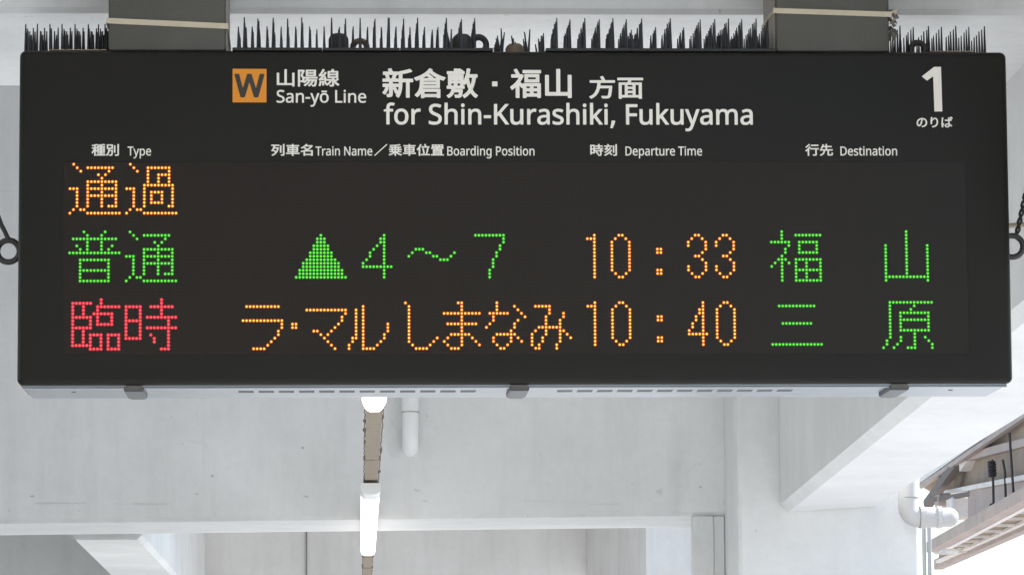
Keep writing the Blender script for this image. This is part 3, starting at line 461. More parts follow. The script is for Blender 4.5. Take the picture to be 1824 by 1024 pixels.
 'for Shin-Kurashiki, Fukuyama': [[[8953,-196],[8960,-199],[8981,-202],[9016,-205],[9044,-203],[9072,-197],[9093,-188],[9114,-175],[9135,-156],[9151,-135],[9189,-58],[9372,425],[9373,432],[9369,439],[9366,441],[9359,442],[9282,442],[9275,438],[9272,432],[9187,194],[9163,123],[9156,121],[9131,194],[9040,432],[9037,438],[9030,442],[9023,442],[8953,442],[8944,439],[8940,432],[8941,425],[9112,-2],[9093,-51],[9074,-86],[9069,-93],[9044,-114],[9009,-122],[8988,-121],[8960,-117],[8952,-121],[8948,-128],[8948,-184],[8949,-191]],[[6720,-115],[6727,-116],[6776,-116],[6783,-115],[6790,-107],[6816,-44],[6840,19],[6859,82],[6858,89],[6853,97],[6846,104],[6839,106],[6769,106],[6762,105],[6755,99],[6753,96],[6743,33],[6730,-30],[6713,-100],[6713,-107]],[[441,438],[406,422],[381,404],[374,397],[355,376],[336,346],[320,306],[311,264],[308,215],[311,173],[315,145],[323,117],[335,89],[348,68],[370,40],[385,25],[406,10],[434,-5],[462,-14],[483,-18],[518,-20],[553,-18],[581,-13],[602,-6],[630,7],[637,12],[651,21],[672,41],[693,68],[705,89],[716,117],[725,152],[729,180],[731,215],[728,264],[718,306],[705,341],[682,376],[658,402],[624,425],[595,438],[565,446],[525,450],[483,448]],[[1337,8],[1379,-7],[1435,-17],[1498,-20],[1540,-18],[1582,-10],[1610,-1],[1638,13],[1666,33],[1690,61],[1705,89],[1713,117],[1716,152],[1714,180],[1708,208],[1695,236],[1680,256],[1666,270],[1638,290],[1484,360],[1463,373],[1453,383],[1443,397],[1440,404],[1436,418],[1435,432],[1436,446],[1440,460],[1449,476],[1463,489],[1477,496],[1491,500],[1512,504],[1533,504],[1596,497],[1666,474],[1673,476],[1679,481],[1680,484],[1702,544],[1702,551],[1698,558],[1687,563],[1624,583],[1617,585],[1533,593],[1498,591],[1463,585],[1435,575],[1407,561],[1379,539],[1360,516],[1348,495],[1340,467],[1337,432],[1348,369],[1373,327],[1379,319],[1428,282],[1568,221],[1589,208],[1603,195],[1613,180],[1617,166],[1619,145],[1618,131],[1613,117],[1605,103],[1599,96],[1589,88],[1575,80],[1547,71],[1526,68],[1505,67],[1421,77],[1344,101],[1337,100],[1333,96],[1330,90],[1330,82],[1330,19],[1332,12]],[[3749,439],[3745,432],[3745,425],[3745,152],[3747,117],[3753,82],[3756,75],[3764,54],[3780,30],[3798,12],[3822,-3],[3850,-13],[3878,-18],[3913,-20],[3969,-14],[4018,8],[4025,12],[4039,27],[4046,28],[4052,-2],[4056,-9],[4060,-12],[4123,-12],[4130,-9],[4134,-2],[4134,5],[4134,425],[4134,432],[4130,439],[4123,442],[4053,442],[4046,441],[4043,439],[4039,433],[4038,201],[4037,173],[4034,152],[4029,131],[4021,110],[4016,103],[4005,89],[3990,78],[3976,71],[3955,66],[3927,63],[3899,66],[3878,73],[3874,75],[3864,83],[3854,96],[3850,103],[3844,124],[3841,159],[3841,432],[3836,440],[3829,442],[3759,442],[3752,441]],[[4914,-9],[4918,-2],[4918,5],[4918,292],[4914,341],[4899,383],[4879,409],[4872,415],[4844,433],[4802,445],[4753,449],[4669,438],[4599,411],[4593,404],[4593,397],[4613,348],[4616,341],[4620,337],[4627,335],[4634,337],[4690,358],[4746,367],[4774,365],[4788,360],[4802,352],[4806,348],[4816,334],[4822,313],[4824,278],[4823,271],[4821,271],[4760,269],[4697,263],[4641,249],[4599,227],[4571,200],[4553,166],[4551,159],[4545,117],[4548,89],[4555,61],[4566,40],[4578,24],[4600,5],[4620,-6],[4641,-14],[4669,-19],[4697,-20],[4760,-12],[4807,12],[4830,35],[4833,33],[4836,26],[4842,-2],[4846,-9],[4851,-12],[4907,-12]],[[5005,9],[5068,-13],[5145,-20],[5180,-19],[5215,-14],[5243,-5],[5250,-2],[5271,8],[5286,19],[5307,40],[5322,68],[5329,89],[5331,117],[5329,145],[5325,159],[5323,166],[5313,184],[5299,201],[5291,208],[5283,215],[5264,227],[5131,285],[5124,289],[5101,306],[5093,327],[5093,334],[5095,341],[5100,348],[5110,356],[5124,362],[5138,365],[5166,367],[5222,360],[5285,340],[5292,342],[5297,348],[5321,404],[5322,411],[5318,418],[5313,421],[5250,442],[5173,450],[5131,447],[5089,438],[5054,421],[5047,417],[5025,397],[5020,390],[5005,362],[5000,327],[5001,299],[5005,285],[5007,278],[5019,257],[5031,243],[5047,230],[5068,217],[5201,157],[5208,152],[5226,138],[5232,131],[5238,110],[5235,96],[5229,86],[5222,79],[5215,74],[5201,68],[5180,63],[5145,62],[5082,71],[5019,94],[5012,96],[5005,93],[5001,89],[5000,82],[5000,19],[5002,12]],[[7588,440],[7583,432],[7583,425],[7583,152],[7585,117],[7591,82],[7594,75],[7602,54],[7616,32],[7637,11],[7658,-2],[7686,-12],[7721,-19],[7756,-20],[7812,-12],[7861,11],[7882,32],[7884,26],[7890,-2],[7894,-9],[7896,-11],[7903,-12],[7959,-12],[7968,-9],[7972,-2],[7972,5],[7972,425],[7972,432],[7968,439],[7959,442],[7889,442],[7882,440],[7877,432],[7876,201],[7875,173],[7872,152],[7865,124],[7854,103],[7847,93],[7833,81],[7812,70],[7791,65],[7763,63],[7735,66],[7712,75],[7700,85],[7692,96],[7688,103],[7682,124],[7679,159],[7679,432],[7675,439],[7672,441],[7665,442],[7595,442]],[[8512,440],[8507,432],[8507,425],[8507,152],[8509,117],[8515,82],[8518,75],[8526,54],[8540,32],[8561,11],[8582,-2],[8610,-12],[8645,-19],[8680,-20],[8729,-14],[8736,-12],[8785,11],[8806,32],[8808,26],[8813,-2],[8817,-9],[8820,-11],[8827,-12],[8883,-12],[8892,-9],[8896,-2],[8896,5],[8896,425],[8896,432],[8892,439],[8883,442],[8813,442],[8806,440],[8801,432],[8800,208],[8799,180],[8796,152],[8789,124],[8778,103],[8771,93],[8757,81],[8736,70],[8715,65],[8687,63],[8659,66],[8636,75],[8624,85],[8616,96],[8612,103],[8606,124],[8603,159],[8603,432],[8599,439],[8596,441],[8589,442],[8519,442]],[[9751,-11],[9754,-9],[9758,-2],[9758,5],[9758,292],[9754,341],[9742,376],[9737,385],[9716,412],[9688,430],[9681,434],[9639,446],[9590,449],[9513,439],[9506,438],[9443,413],[9436,409],[9433,404],[9433,397],[9456,341],[9464,335],[9471,336],[9527,358],[9583,367],[9590,367],[9611,365],[9632,358],[9646,348],[9655,334],[9662,313],[9664,278],[9660,271],[9604,269],[9541,264],[9485,251],[9443,230],[9415,205],[9408,196],[9393,166],[9390,159],[9385,117],[9387,89],[9393,68],[9402,47],[9408,36],[9422,19],[9436,7],[9452,-2],[9478,-13],[9506,-19],[9534,-20],[9597,-13],[9646,12],[9667,33],[9674,33],[9682,-2],[9688,-11],[9695,-12],[9744,-12]],[[10954,-9],[10958,-2],[10958,5],[10958,292],[10953,341],[10938,383],[10916,411],[10885,432],[10843,445],[10836,446],[10787,449],[10710,439],[10639,411],[10633,404],[10632,397],[10654,344],[10655,341],[10661,336],[10668,335],[10724,357],[10731,359],[10787,367],[10815,364],[10829,360],[10843,351],[10855,334],[10861,313],[10864,278],[10859,271],[10801,269],[10738,263],[10682,250],[10640,228],[10611,201],[10592,166],[10590,159],[10585,117],[10587,89],[10595,61],[10605,40],[10619,22],[10640,4],[10661,-7],[10682,-14],[10703,-18],[10738,-20],[10794,-13],[10801,-11],[10846,12],[10871,37],[10874,33],[10881,-2],[10885,-9],[10892,-12],[10899,-12],[10948,-12]],[[84,-12],[161,-12],[167,-9],[171,-2],[171,355],[174,362],[266,363],[273,365],[277,369],[279,376],[279,432],[273,441],[266,442],[175,442],[171,446],[173,488],[178,509],[185,523],[189,528],[196,534],[210,541],[231,543],[259,540],[294,531],[301,535],[306,544],[322,593],[323,600],[322,603],[320,607],[315,611],[273,622],[224,626],[196,624],[175,619],[144,607],[126,595],[110,579],[93,551],[83,523],[78,495],[75,446],[70,440],[7,419],[0,411],[0,376],[2,369],[7,364],[14,363],[70,363],[72,362],[75,355],[75,5],[76,-2],[77,-5],[80,-9]],[[826,-12],[903,-12],[910,-7],[913,-2],[913,5],[913,229],[923,285],[945,322],[950,327],[980,349],[987,352],[1029,361],[1050,359],[1071,356],[1078,357],[1083,362],[1085,369],[1093,432],[1092,439],[1085,445],[1057,449],[1029,450],[1008,449],[987,444],[966,435],[924,405],[910,387],[906,390],[903,397],[900,432],[896,439],[889,442],[833,442],[826,442],[822,439],[819,435],[817,432],[817,425],[817,5],[817,-2],[819,-6],[821,-9]],[[1806,621],[1798,614],[1797,607],[1797,5],[1797,-2],[1799,-6],[1801,-9],[1806,-12],[1813,-12],[1883,-12],[1890,-7],[1893,-2],[1893,5],[1893,222],[1894,250],[1897,278],[1903,299],[1911,320],[1915,327],[1925,339],[1939,351],[1953,357],[1974,363],[2009,366],[2037,362],[2051,357],[2058,353],[2072,341],[2079,330],[2087,306],[2090,271],[2090,-2],[2094,-9],[2100,-12],[2170,-12],[2177,-11],[2180,-9],[2184,-2],[2185,278],[2183,313],[2178,341],[2176,348],[2165,376],[2149,400],[2128,419],[2107,432],[2100,435],[2079,442],[2051,447],[2016,449],[1960,442],[1911,419],[1897,406],[1893,411],[1892,418],[1893,607],[1892,614],[1890,617],[1883,622]],[[2303,-12],[2380,-12],[2384,-9],[2388,-2],[2388,425],[2387,434],[2384,439],[2380,442],[2303,442],[2296,438],[2293,432],[2293,5],[2293,-2],[2296,-8]],[[2883,-9],[2887,-2],[2887,5],[2887,285],[2882,334],[2868,376],[2848,404],[2842,411],[2807,434],[2765,446],[2716,450],[2660,442],[2611,418],[2590,396],[2586,404],[2581,432],[2576,440],[2569,442],[2513,442],[2504,439],[2500,432],[2500,425],[2500,5],[2500,-2],[2504,-9],[2506,-11],[2513,-12],[2583,-12],[2591,-9],[2595,-2],[2595,5],[2595,222],[2598,264],[2606,299],[2618,327],[2623,334],[2639,349],[2667,361],[2709,366],[2737,363],[2758,355],[2772,344],[2779,334],[2783,327],[2789,306],[2792,271],[2793,-3],[2797,-9],[2800,-11],[2807,-12],[2877,-12]],[[3703,-9],[3707,-2],[3706,5],[3703,9],[3476,320],[3479,327],[3695,565],[3698,572],[3696,579],[3689,584],[3682,585],[3605,585],[3598,585],[3591,580],[3367,330],[3361,334],[3360,341],[3360,572],[3358,579],[3353,584],[3346,585],[3276,585],[3269,583],[3265,579],[3263,572],[3263,5],[3263,-2],[3267,-9],[3276,-12],[3346,-12],[3353,-11],[3356,-9],[3360,-2],[3360,215],[3367,222],[3402,253],[3409,249],[3601,-9],[3605,-12],[3612,-12],[3696,-12]],[[4256,-12],[4326,-12],[4333,-12],[4337,-9],[4340,-4],[4341,5],[4341,229],[4351,285],[4375,324],[4410,351],[4452,361],[4473,360],[4501,356],[4508,359],[4511,362],[4513,369],[4521,432],[4520,439],[4515,444],[4487,449],[4459,450],[4438,449],[4417,445],[4396,436],[4354,406],[4340,389],[4333,383],[4328,432],[4324,439],[4319,442],[4312,442],[4263,442],[4256,442],[4249,438],[4246,432],[4245,425],[4245,5],[4246,-2],[4249,-9]],[[5418,621],[5411,614],[5411,607],[5411,-3],[5415,-9],[5418,-11],[5425,-12],[5495,-12],[5502,-9],[5506,-2],[5506,5],[5506,222],[5507,250],[5511,278],[5516,299],[5525,320],[5529,327],[5537,338],[5551,350],[5572,359],[5586,363],[5621,366],[5649,363],[5670,354],[5684,343],[5691,332],[5694,327],[5700,306],[5703,271],[5703,5],[5703,-2],[5705,-5],[5708,-9],[5712,-12],[5719,-12],[5789,-12],[5794,-9],[5798,-2],[5798,278],[5796,313],[5791,341],[5790,348],[5779,376],[5765,397],[5747,415],[5740,420],[5719,433],[5698,440],[5663,448],[5628,449],[5572,441],[5523,418],[5509,404],[5505,411],[5506,607],[5505,614],[5502,619],[5495,622],[5425,622]],[[5992,-12],[5999,-7],[6002,-2],[6002,5],[6002,432],[5997,439],[5992,442],[5915,442],[5911,439],[5908,435],[5906,432],[5906,425],[5906,-2],[5910,-9],[5915,-12]],[[6122,621],[6118,619],[6114,614],[6113,607],[6113,5],[6113,-2],[6117,-9],[6125,-12],[6132,-12],[6195,-12],[6204,-9],[6208,-2],[6208,152],[6237,178],[6244,180],[6385,-9],[6391,-12],[6398,-12],[6482,-12],[6487,-9],[6491,-2],[6489,6],[6310,243],[6313,250],[6475,421],[6478,425],[6479,432],[6475,439],[6468,442],[6461,442],[6384,442],[6377,440],[6237,293],[6209,259],[6207,264],[6208,292],[6208,607],[6207,614],[6202,620],[6195,622],[6125,622]],[[6552,-12],[6622,-12],[6629,-12],[6633,-9],[6637,-2],[6637,425],[6636,434],[6632,439],[6629,441],[6622,442],[6552,442],[6545,439],[6542,432],[6541,5],[6541,-2],[6545,-9]],[[7189,-11],[7196,-12],[7266,-12],[7273,-10],[7278,-2],[7278,222],[7278,229],[7280,230],[7497,230],[7504,232],[7509,236],[7511,243],[7511,306],[7509,313],[7504,317],[7497,319],[7280,319],[7279,320],[7278,495],[7280,497],[7287,497],[7518,498],[7524,502],[7526,509],[7526,516],[7526,572],[7524,579],[7518,584],[7196,585],[7189,584],[7183,579],[7181,572],[7181,5],[7182,-3],[7186,-9]],[[8092,621],[8084,614],[8083,607],[8083,5],[8084,-2],[8085,-5],[8088,-9],[8092,-12],[8099,-12],[8169,-12],[8176,-6],[8178,-2],[8178,5],[8179,152],[8211,181],[8218,175],[8351,-4],[8358,-11],[8365,-12],[8449,-12],[8456,-10],[8461,-2],[8460,5],[8456,11],[8281,243],[8284,250],[8443,418],[8448,425],[8449,432],[8445,439],[8442,441],[8435,442],[8358,442],[8351,442],[8346,439],[8211,297],[8183,263],[8181,264],[8178,271],[8178,607],[8177,614],[8169,622]],[[10504,-9],[10508,-2],[10508,5],[10508,278],[10503,334],[10490,376],[10472,404],[10465,412],[10437,432],[10395,446],[10353,450],[10318,448],[10290,441],[10262,429],[10241,417],[10220,397],[10213,388],[10185,418],[10164,432],[10136,443],[10108,448],[10073,450],[10024,443],[9975,418],[9961,402],[9954,397],[9948,432],[9944,439],[9940,441],[9877,442],[9870,439],[9866,432],[9866,425],[9866,5],[9866,-2],[9870,-9],[9877,-12],[9947,-12],[9954,-11],[9957,-9],[9961,-3],[9962,222],[9963,257],[9966,278],[9971,299],[9979,320],[9982,327],[9993,341],[10003,350],[10017,358],[10038,364],[10066,366],[10080,365],[10094,362],[10108,356],[10118,348],[10124,341],[10131,327],[10140,271],[10140,5],[10140,-2],[10144,-9],[10150,-12],[10220,-12],[10227,-11],[10230,-9],[10234,-2],[10234,236],[10237,278],[10244,306],[10247,313],[10259,334],[10276,350],[10304,362],[10339,366],[10360,364],[10382,355],[10395,343],[10402,332],[10405,327],[10411,306],[10413,271],[10413,-2],[10417,-9],[10423,-12],[10493,-12],[10500,-12]],[[546,66],[518,63],[497,65],[476,70],[455,81],[441,94],[429,110],[419,131],[411,159],[407,187],[406,215],[410,264],[419,299],[433,327],[453,348],[483,362],[518,366],[539,364],[567,357],[581,350],[599,334],[609,320],[620,299],[628,271],[631,243],[633,215],[631,187],[627,159],[620,131],[609,109],[600,96],[588,85],[581,80],[567,72]],[[4823,195],[4824,173],[4820,138],[4810,110],[4792,89],[4774,77],[4767,73],[4739,64],[4711,62],[4697,63],[4690,63],[4676,67],[4669,71],[4662,75],[4650,89],[4645,103],[4644,117],[4646,138],[4655,157],[4669,171],[4690,182],[4725,191],[4774,195],[4816,197]],[[9663,194],[9663,173],[9660,138],[9649,110],[9632,89],[9611,76],[9583,65],[9576,64],[9548,62],[9534,63],[9514,68],[9506,72],[9499,77],[9490,89],[9485,103],[9483,117],[9486,138],[9496,159],[9512,173],[9534,184],[9569,191],[9611,195],[9660,197]],[[10862,194],[10863,173],[10859,138],[10849,110],[10831,89],[10810,75],[10780,65],[10752,62],[10731,63],[10717,67],[10703,74],[10694,82],[10689,89],[10684,103],[10683,117],[10685,138],[10696,159],[10710,172],[10731,183],[10766,191],[10815,195],[10857,197]],[[2960,180],[2966,173],[2968,172],[2975,171],[3164,171],[3171,172],[3178,180],[3178,250],[3171,258],[3164,259],[2968,258],[2960,250]],[[2317,494],[2331,490],[2345,489],[2376,502],[2380,505],[2388,516],[2393,530],[2395,544],[2392,565],[2387,579],[2380,587],[2373,592],[2345,603],[2331,602],[2317,598],[2310,594],[2303,589],[2295,579],[2289,565],[2288,558],[2287,544],[2289,530],[2294,516],[2299,509],[2305,502]],[[5957,489],[5985,500],[5992,504],[6001,516],[6007,530],[6008,544],[6006,565],[6000,579],[5995,586],[5985,593],[5957,603],[5943,602],[5935,600],[5929,598],[5915,587],[5908,579],[5903,565],[5901,544],[5902,530],[5904,523],[5907,516],[5915,505],[5929,495],[5943,490]],[[6573,491],[6587,489],[6594,489],[6622,500],[6629,506],[6636,515],[6642,530],[6643,544],[6642,558],[6641,565],[6635,579],[6629,587],[6622,592],[6594,603],[6587,603],[6573,601],[6559,595],[6552,589],[6544,579],[6538,565],[6536,544],[6537,530],[6542,516],[6553,502],[6564,495]]],
 'のりば': [[[453,-24],[456,-25],[459,-24],[507,-12],[510,-10],[549,9],[552,12],[582,41],[603,82],[604,86],[611,137],[608,179],[597,213],[596,215],[594,218],[578,242],[555,259],[552,260],[525,266],[498,261],[495,260],[471,246],[450,227],[444,219],[442,221],[442,224],[446,245],[453,275],[452,278],[451,281],[447,284],[414,285],[411,284],[408,281],[407,278],[404,248],[400,212],[395,173],[394,134],[394,113],[396,92],[397,80],[397,77],[399,74],[402,72],[405,71],[432,73],[435,74],[438,77],[439,80],[438,98],[438,110],[438,122],[444,149],[446,152],[458,179],[474,200],[477,203],[498,220],[519,225],[522,225],[534,222],[537,221],[549,211],[558,194],[560,191],[566,167],[568,137],[561,95],[560,92],[543,62],[516,39],[480,24],[438,15],[435,13],[433,11],[432,8],[433,5],[450,-21]],[[726,274],[722,272],[720,269],[719,266],[717,242],[711,203],[705,149],[701,95],[703,50],[708,11],[715,-19],[717,-22],[720,-24],[723,-24],[747,-22],[750,-22],[753,-19],[754,-16],[753,-4],[754,11],[761,35],[779,89],[779,92],[777,96],[763,107],[759,109],[756,109],[753,107],[751,104],[744,86],[743,89],[742,92],[742,101],[745,146],[751,197],[759,239],[765,263],[765,266],[763,269],[759,271]],[[963,284],[960,285],[942,279],[939,278],[937,275],[936,272],[933,273],[930,274],[900,274],[897,273],[894,271],[892,269],[892,266],[893,245],[893,212],[892,209],[891,208],[867,208],[807,210],[804,209],[801,206],[801,203],[801,176],[802,173],[804,171],[805,170],[807,170],[810,169],[867,167],[891,168],[893,167],[894,164],[896,95],[894,93],[870,95],[846,93],[825,85],[822,84],[807,72],[796,56],[795,53],[792,35],[795,17],[797,14],[806,-1],[823,-13],[846,-20],[870,-22],[873,-22],[897,-19],[900,-19],[918,-9],[931,5],[938,23],[939,32],[942,34],[948,30],[963,19],[981,3],[984,1],[987,1],[990,2],[992,5],[1008,29],[1008,32],[1007,35],[1005,38],[987,53],[963,70],[942,80],[939,83],[935,167],[936,170],[990,176],[993,178],[994,179],[995,182],[996,209],[995,212],[994,215],[990,218],[987,218],[978,217],[975,217],[974,218],[981,220],[987,224],[989,227],[989,230],[988,233],[967,281],[966,282]],[[4,74],[13,50],[15,46],[29,26],[46,14],[48,13],[51,12],[69,8],[72,8],[90,13],[93,14],[111,27],[114,31],[129,51],[145,83],[158,122],[167,155],[174,191],[178,212],[178,215],[180,216],[201,211],[204,210],[226,197],[244,176],[254,152],[258,125],[258,122],[253,92],[241,68],[222,48],[201,36],[198,34],[174,27],[144,22],[141,20],[140,17],[139,14],[140,11],[156,-13],[159,-17],[162,-18],[165,-18],[210,-7],[213,-6],[249,13],[277,41],[279,44],[295,77],[296,80],[296,83],[302,122],[296,164],[295,167],[278,200],[276,204],[249,231],[246,233],[210,251],[207,252],[162,259],[159,259],[110,251],[108,250],[66,229],[33,199],[30,195],[8,155],[0,110],[3,77]],[[898,53],[897,38],[894,29],[888,23],[882,20],[879,20],[867,18],[855,19],[846,22],[843,23],[837,27],[833,32],[832,38],[833,44],[838,50],[846,55],[855,58],[870,59],[882,58],[891,57],[895,56],[897,55]],[[132,214],[134,212],[133,209],[131,194],[124,161],[116,131],[106,101],[96,80],[86,65],[78,58],[72,56],[69,56],[66,56],[63,58],[57,62],[51,71],[49,74],[44,89],[42,110],[46,137],[47,140],[60,165],[81,189],[108,207],[111,208]],[[939,264],[957,219],[960,216],[962,215],[957,214],[939,211],[936,211],[935,212],[936,245],[937,260]],[[975,289],[973,287],[972,285],[971,284],[971,281],[980,263],[993,230],[996,227],[999,226],[1002,227],[1020,233],[1023,235],[1024,239],[1024,242],[1003,290],[1001,293],[999,295],[996,296],[993,295]]],
 '種別': [[[7,264],[5,262],[6,257],[14,238],[15,236],[18,234],[21,234],[63,241],[64,240],[64,238],[64,204],[63,202],[15,202],[11,202],[8,198],[7,196],[7,172],[8,168],[10,166],[12,164],[15,164],[54,164],[57,162],[45,132],[25,96],[1,64],[0,60],[1,58],[15,32],[18,30],[21,29],[24,30],[27,34],[44,58],[61,88],[63,93],[64,90],[64,88],[64,-26],[65,-30],[67,-32],[69,-34],[72,-34],[96,-34],[99,-34],[101,-32],[104,-30],[104,-26],[104,100],[105,101],[123,77],[126,74],[129,73],[132,74],[134,76],[138,81],[139,82],[141,85],[142,82],[142,76],[142,72],[144,70],[147,68],[213,68],[215,66],[214,58],[213,56],[144,56],[141,55],[140,54],[138,52],[138,30],[138,28],[140,24],[141,23],[144,22],[213,22],[214,22],[215,18],[215,10],[213,8],[123,8],[120,6],[118,4],[118,0],[118,-20],[119,-24],[120,-25],[121,-26],[123,-27],[126,-28],[333,-28],[336,-27],[339,-26],[341,-24],[342,-20],[342,0],[341,4],[339,6],[336,8],[255,8],[253,10],[253,18],[254,22],[255,22],[324,22],[327,23],[328,24],[330,28],[330,52],[327,55],[324,56],[321,56],[255,56],[254,58],[253,60],[253,66],[255,68],[321,68],[324,69],[325,70],[328,72],[328,76],[328,186],[328,190],[327,191],[324,193],[321,194],[255,194],[253,196],[253,202],[255,204],[327,204],[331,204],[333,206],[334,208],[335,210],[335,234],[333,237],[330,239],[255,239],[254,240],[253,250],[255,252],[276,255],[303,258],[327,263],[330,264],[331,264],[334,268],[334,270],[333,274],[316,294],[315,296],[312,297],[261,289],[201,283],[141,280],[129,293],[126,295],[123,296],[90,285],[51,275],[12,267],[9,267]],[[522,284],[519,285],[381,285],[378,284],[375,282],[374,280],[374,162],[375,160],[378,157],[381,156],[408,156],[411,156],[411,154],[409,124],[403,88],[393,52],[378,22],[376,18],[354,-6],[352,-8],[352,-12],[353,-14],[354,-16],[363,-23],[367,-26],[372,-33],[375,-35],[378,-35],[381,-34],[402,-13],[418,12],[431,42],[439,70],[444,94],[444,94],[447,95],[486,95],[489,94],[486,46],[482,16],[477,3],[474,2],[471,2],[432,4],[429,3],[426,2],[425,0],[424,-2],[424,-6],[428,-14],[430,-20],[432,-30],[435,-33],[438,-33],[483,-33],[492,-32],[501,-28],[507,-23],[510,-20],[518,0],[524,42],[528,114],[528,127],[527,130],[525,131],[522,132],[450,132],[450,132],[449,136],[450,154],[453,156],[519,156],[522,157],[525,160],[526,162],[526,166],[526,276],[526,280],[525,281],[524,282]],[[669,294],[666,294],[639,294],[635,292],[634,288],[634,6],[633,6],[630,5],[579,5],[576,5],[574,4],[572,0],[571,-2],[572,-6],[581,-30],[582,-32],[585,-35],[588,-35],[615,-35],[636,-34],[654,-30],[663,-24],[666,-21],[671,-12],[672,-8],[674,10],[674,286],[674,288],[672,292]],[[582,51],[585,53],[586,54],[587,58],[587,252],[586,256],[585,257],[582,259],[555,259],[552,258],[549,256],[548,252],[548,58],[549,54],[552,52],[555,51]],[[214,114],[214,102],[213,101],[180,101],[179,102],[179,114],[180,116],[213,116]],[[290,114],[290,112],[290,102],[288,101],[255,101],[254,102],[254,114],[255,116],[288,116]],[[141,114],[105,150],[104,154],[104,162],[105,164],[138,164],[141,164],[142,162],[142,118]],[[214,160],[215,150],[214,148],[213,147],[180,147],[179,148],[179,160],[180,161],[213,161]],[[290,160],[290,150],[289,148],[288,147],[255,147],[254,148],[253,150],[253,160],[255,161],[288,161]],[[214,196],[213,194],[150,194],[148,196],[147,198],[144,202],[147,204],[150,204],[213,204],[215,202]],[[412,246],[414,248],[486,248],[487,246],[487,196],[486,194],[483,194],[414,194],[412,196],[411,198]],[[215,246],[214,240],[213,239],[132,239],[129,237],[127,234],[127,232],[127,210],[128,208],[129,206],[132,204],[129,203],[126,202],[108,202],[105,203],[104,204],[104,250],[105,251],[135,260],[137,258],[138,257],[140,250],[144,246],[147,246],[210,249],[213,249]]],
 'Type': [[[454,-196],[483,-201],[518,-202],[546,-200],[567,-195],[588,-186],[609,-173],[630,-154],[644,-135],[681,-62],[864,420],[867,428],[866,434],[861,439],[854,440],[784,440],[777,439],[772,434],[684,190],[658,110],[651,117],[626,190],[533,434],[525,440],[518,440],[448,440],[440,434],[439,428],[441,422],[610,0],[609,-6],[590,-56],[571,-90],[546,-113],[539,-117],[504,-124],[455,-120],[448,-125],[447,-132],[447,-188]],[[924,-202],[994,-202],[1001,-201],[1005,-196],[1006,-20],[1004,22],[1008,28],[1022,15],[1064,-7],[1071,-9],[1127,-18],[1169,-14],[1197,-6],[1225,7],[1252,28],[1275,56],[1291,84],[1306,126],[1313,168],[1316,218],[1310,288],[1293,344],[1267,386],[1261,392],[1225,423],[1183,441],[1127,448],[1071,439],[1064,437],[1022,414],[1001,392],[998,400],[991,434],[987,439],[980,440],[924,440],[916,434],[915,428],[915,-188],[915,-196],[917,-198]],[[1624,444],[1582,448],[1547,445],[1512,435],[1477,418],[1454,400],[1447,392],[1428,370],[1412,344],[1409,336],[1396,302],[1387,260],[1384,210],[1387,168],[1395,126],[1413,84],[1435,52],[1456,30],[1463,25],[1490,8],[1519,-5],[1561,-15],[1603,-18],[1680,-11],[1743,10],[1751,14],[1752,22],[1752,84],[1750,87],[1744,92],[1736,90],[1673,69],[1603,62],[1568,66],[1538,78],[1512,97],[1493,126],[1483,154],[1479,182],[1480,190],[1484,191],[1757,191],[1764,192],[1770,196],[1771,204],[1771,238],[1769,280],[1762,316],[1749,350],[1732,378],[1714,400],[1706,406],[1687,420],[1659,434]],[[189,-10],[259,-10],[266,-9],[268,-6],[271,0],[271,498],[273,499],[441,499],[448,504],[449,512],[449,574],[441,582],[14,583],[7,582],[0,574],[0,512],[1,504],[7,500],[175,499],[177,498],[179,490],[179,0],[181,-6]],[[1141,63],[1120,61],[1092,63],[1071,68],[1050,79],[1036,92],[1027,106],[1017,126],[1010,154],[1007,182],[1006,232],[1007,260],[1010,280],[1018,308],[1028,330],[1040,344],[1050,352],[1071,362],[1092,367],[1120,368],[1148,364],[1176,350],[1195,330],[1209,302],[1220,260],[1223,218],[1222,190],[1218,162],[1211,134],[1202,112],[1190,95],[1181,84],[1162,70]],[[1482,274],[1486,294],[1494,316],[1512,341],[1533,358],[1554,366],[1582,370],[1603,369],[1624,363],[1638,355],[1651,344],[1661,330],[1668,316],[1673,299],[1677,274],[1673,268],[1666,267],[1491,267],[1484,269]]],
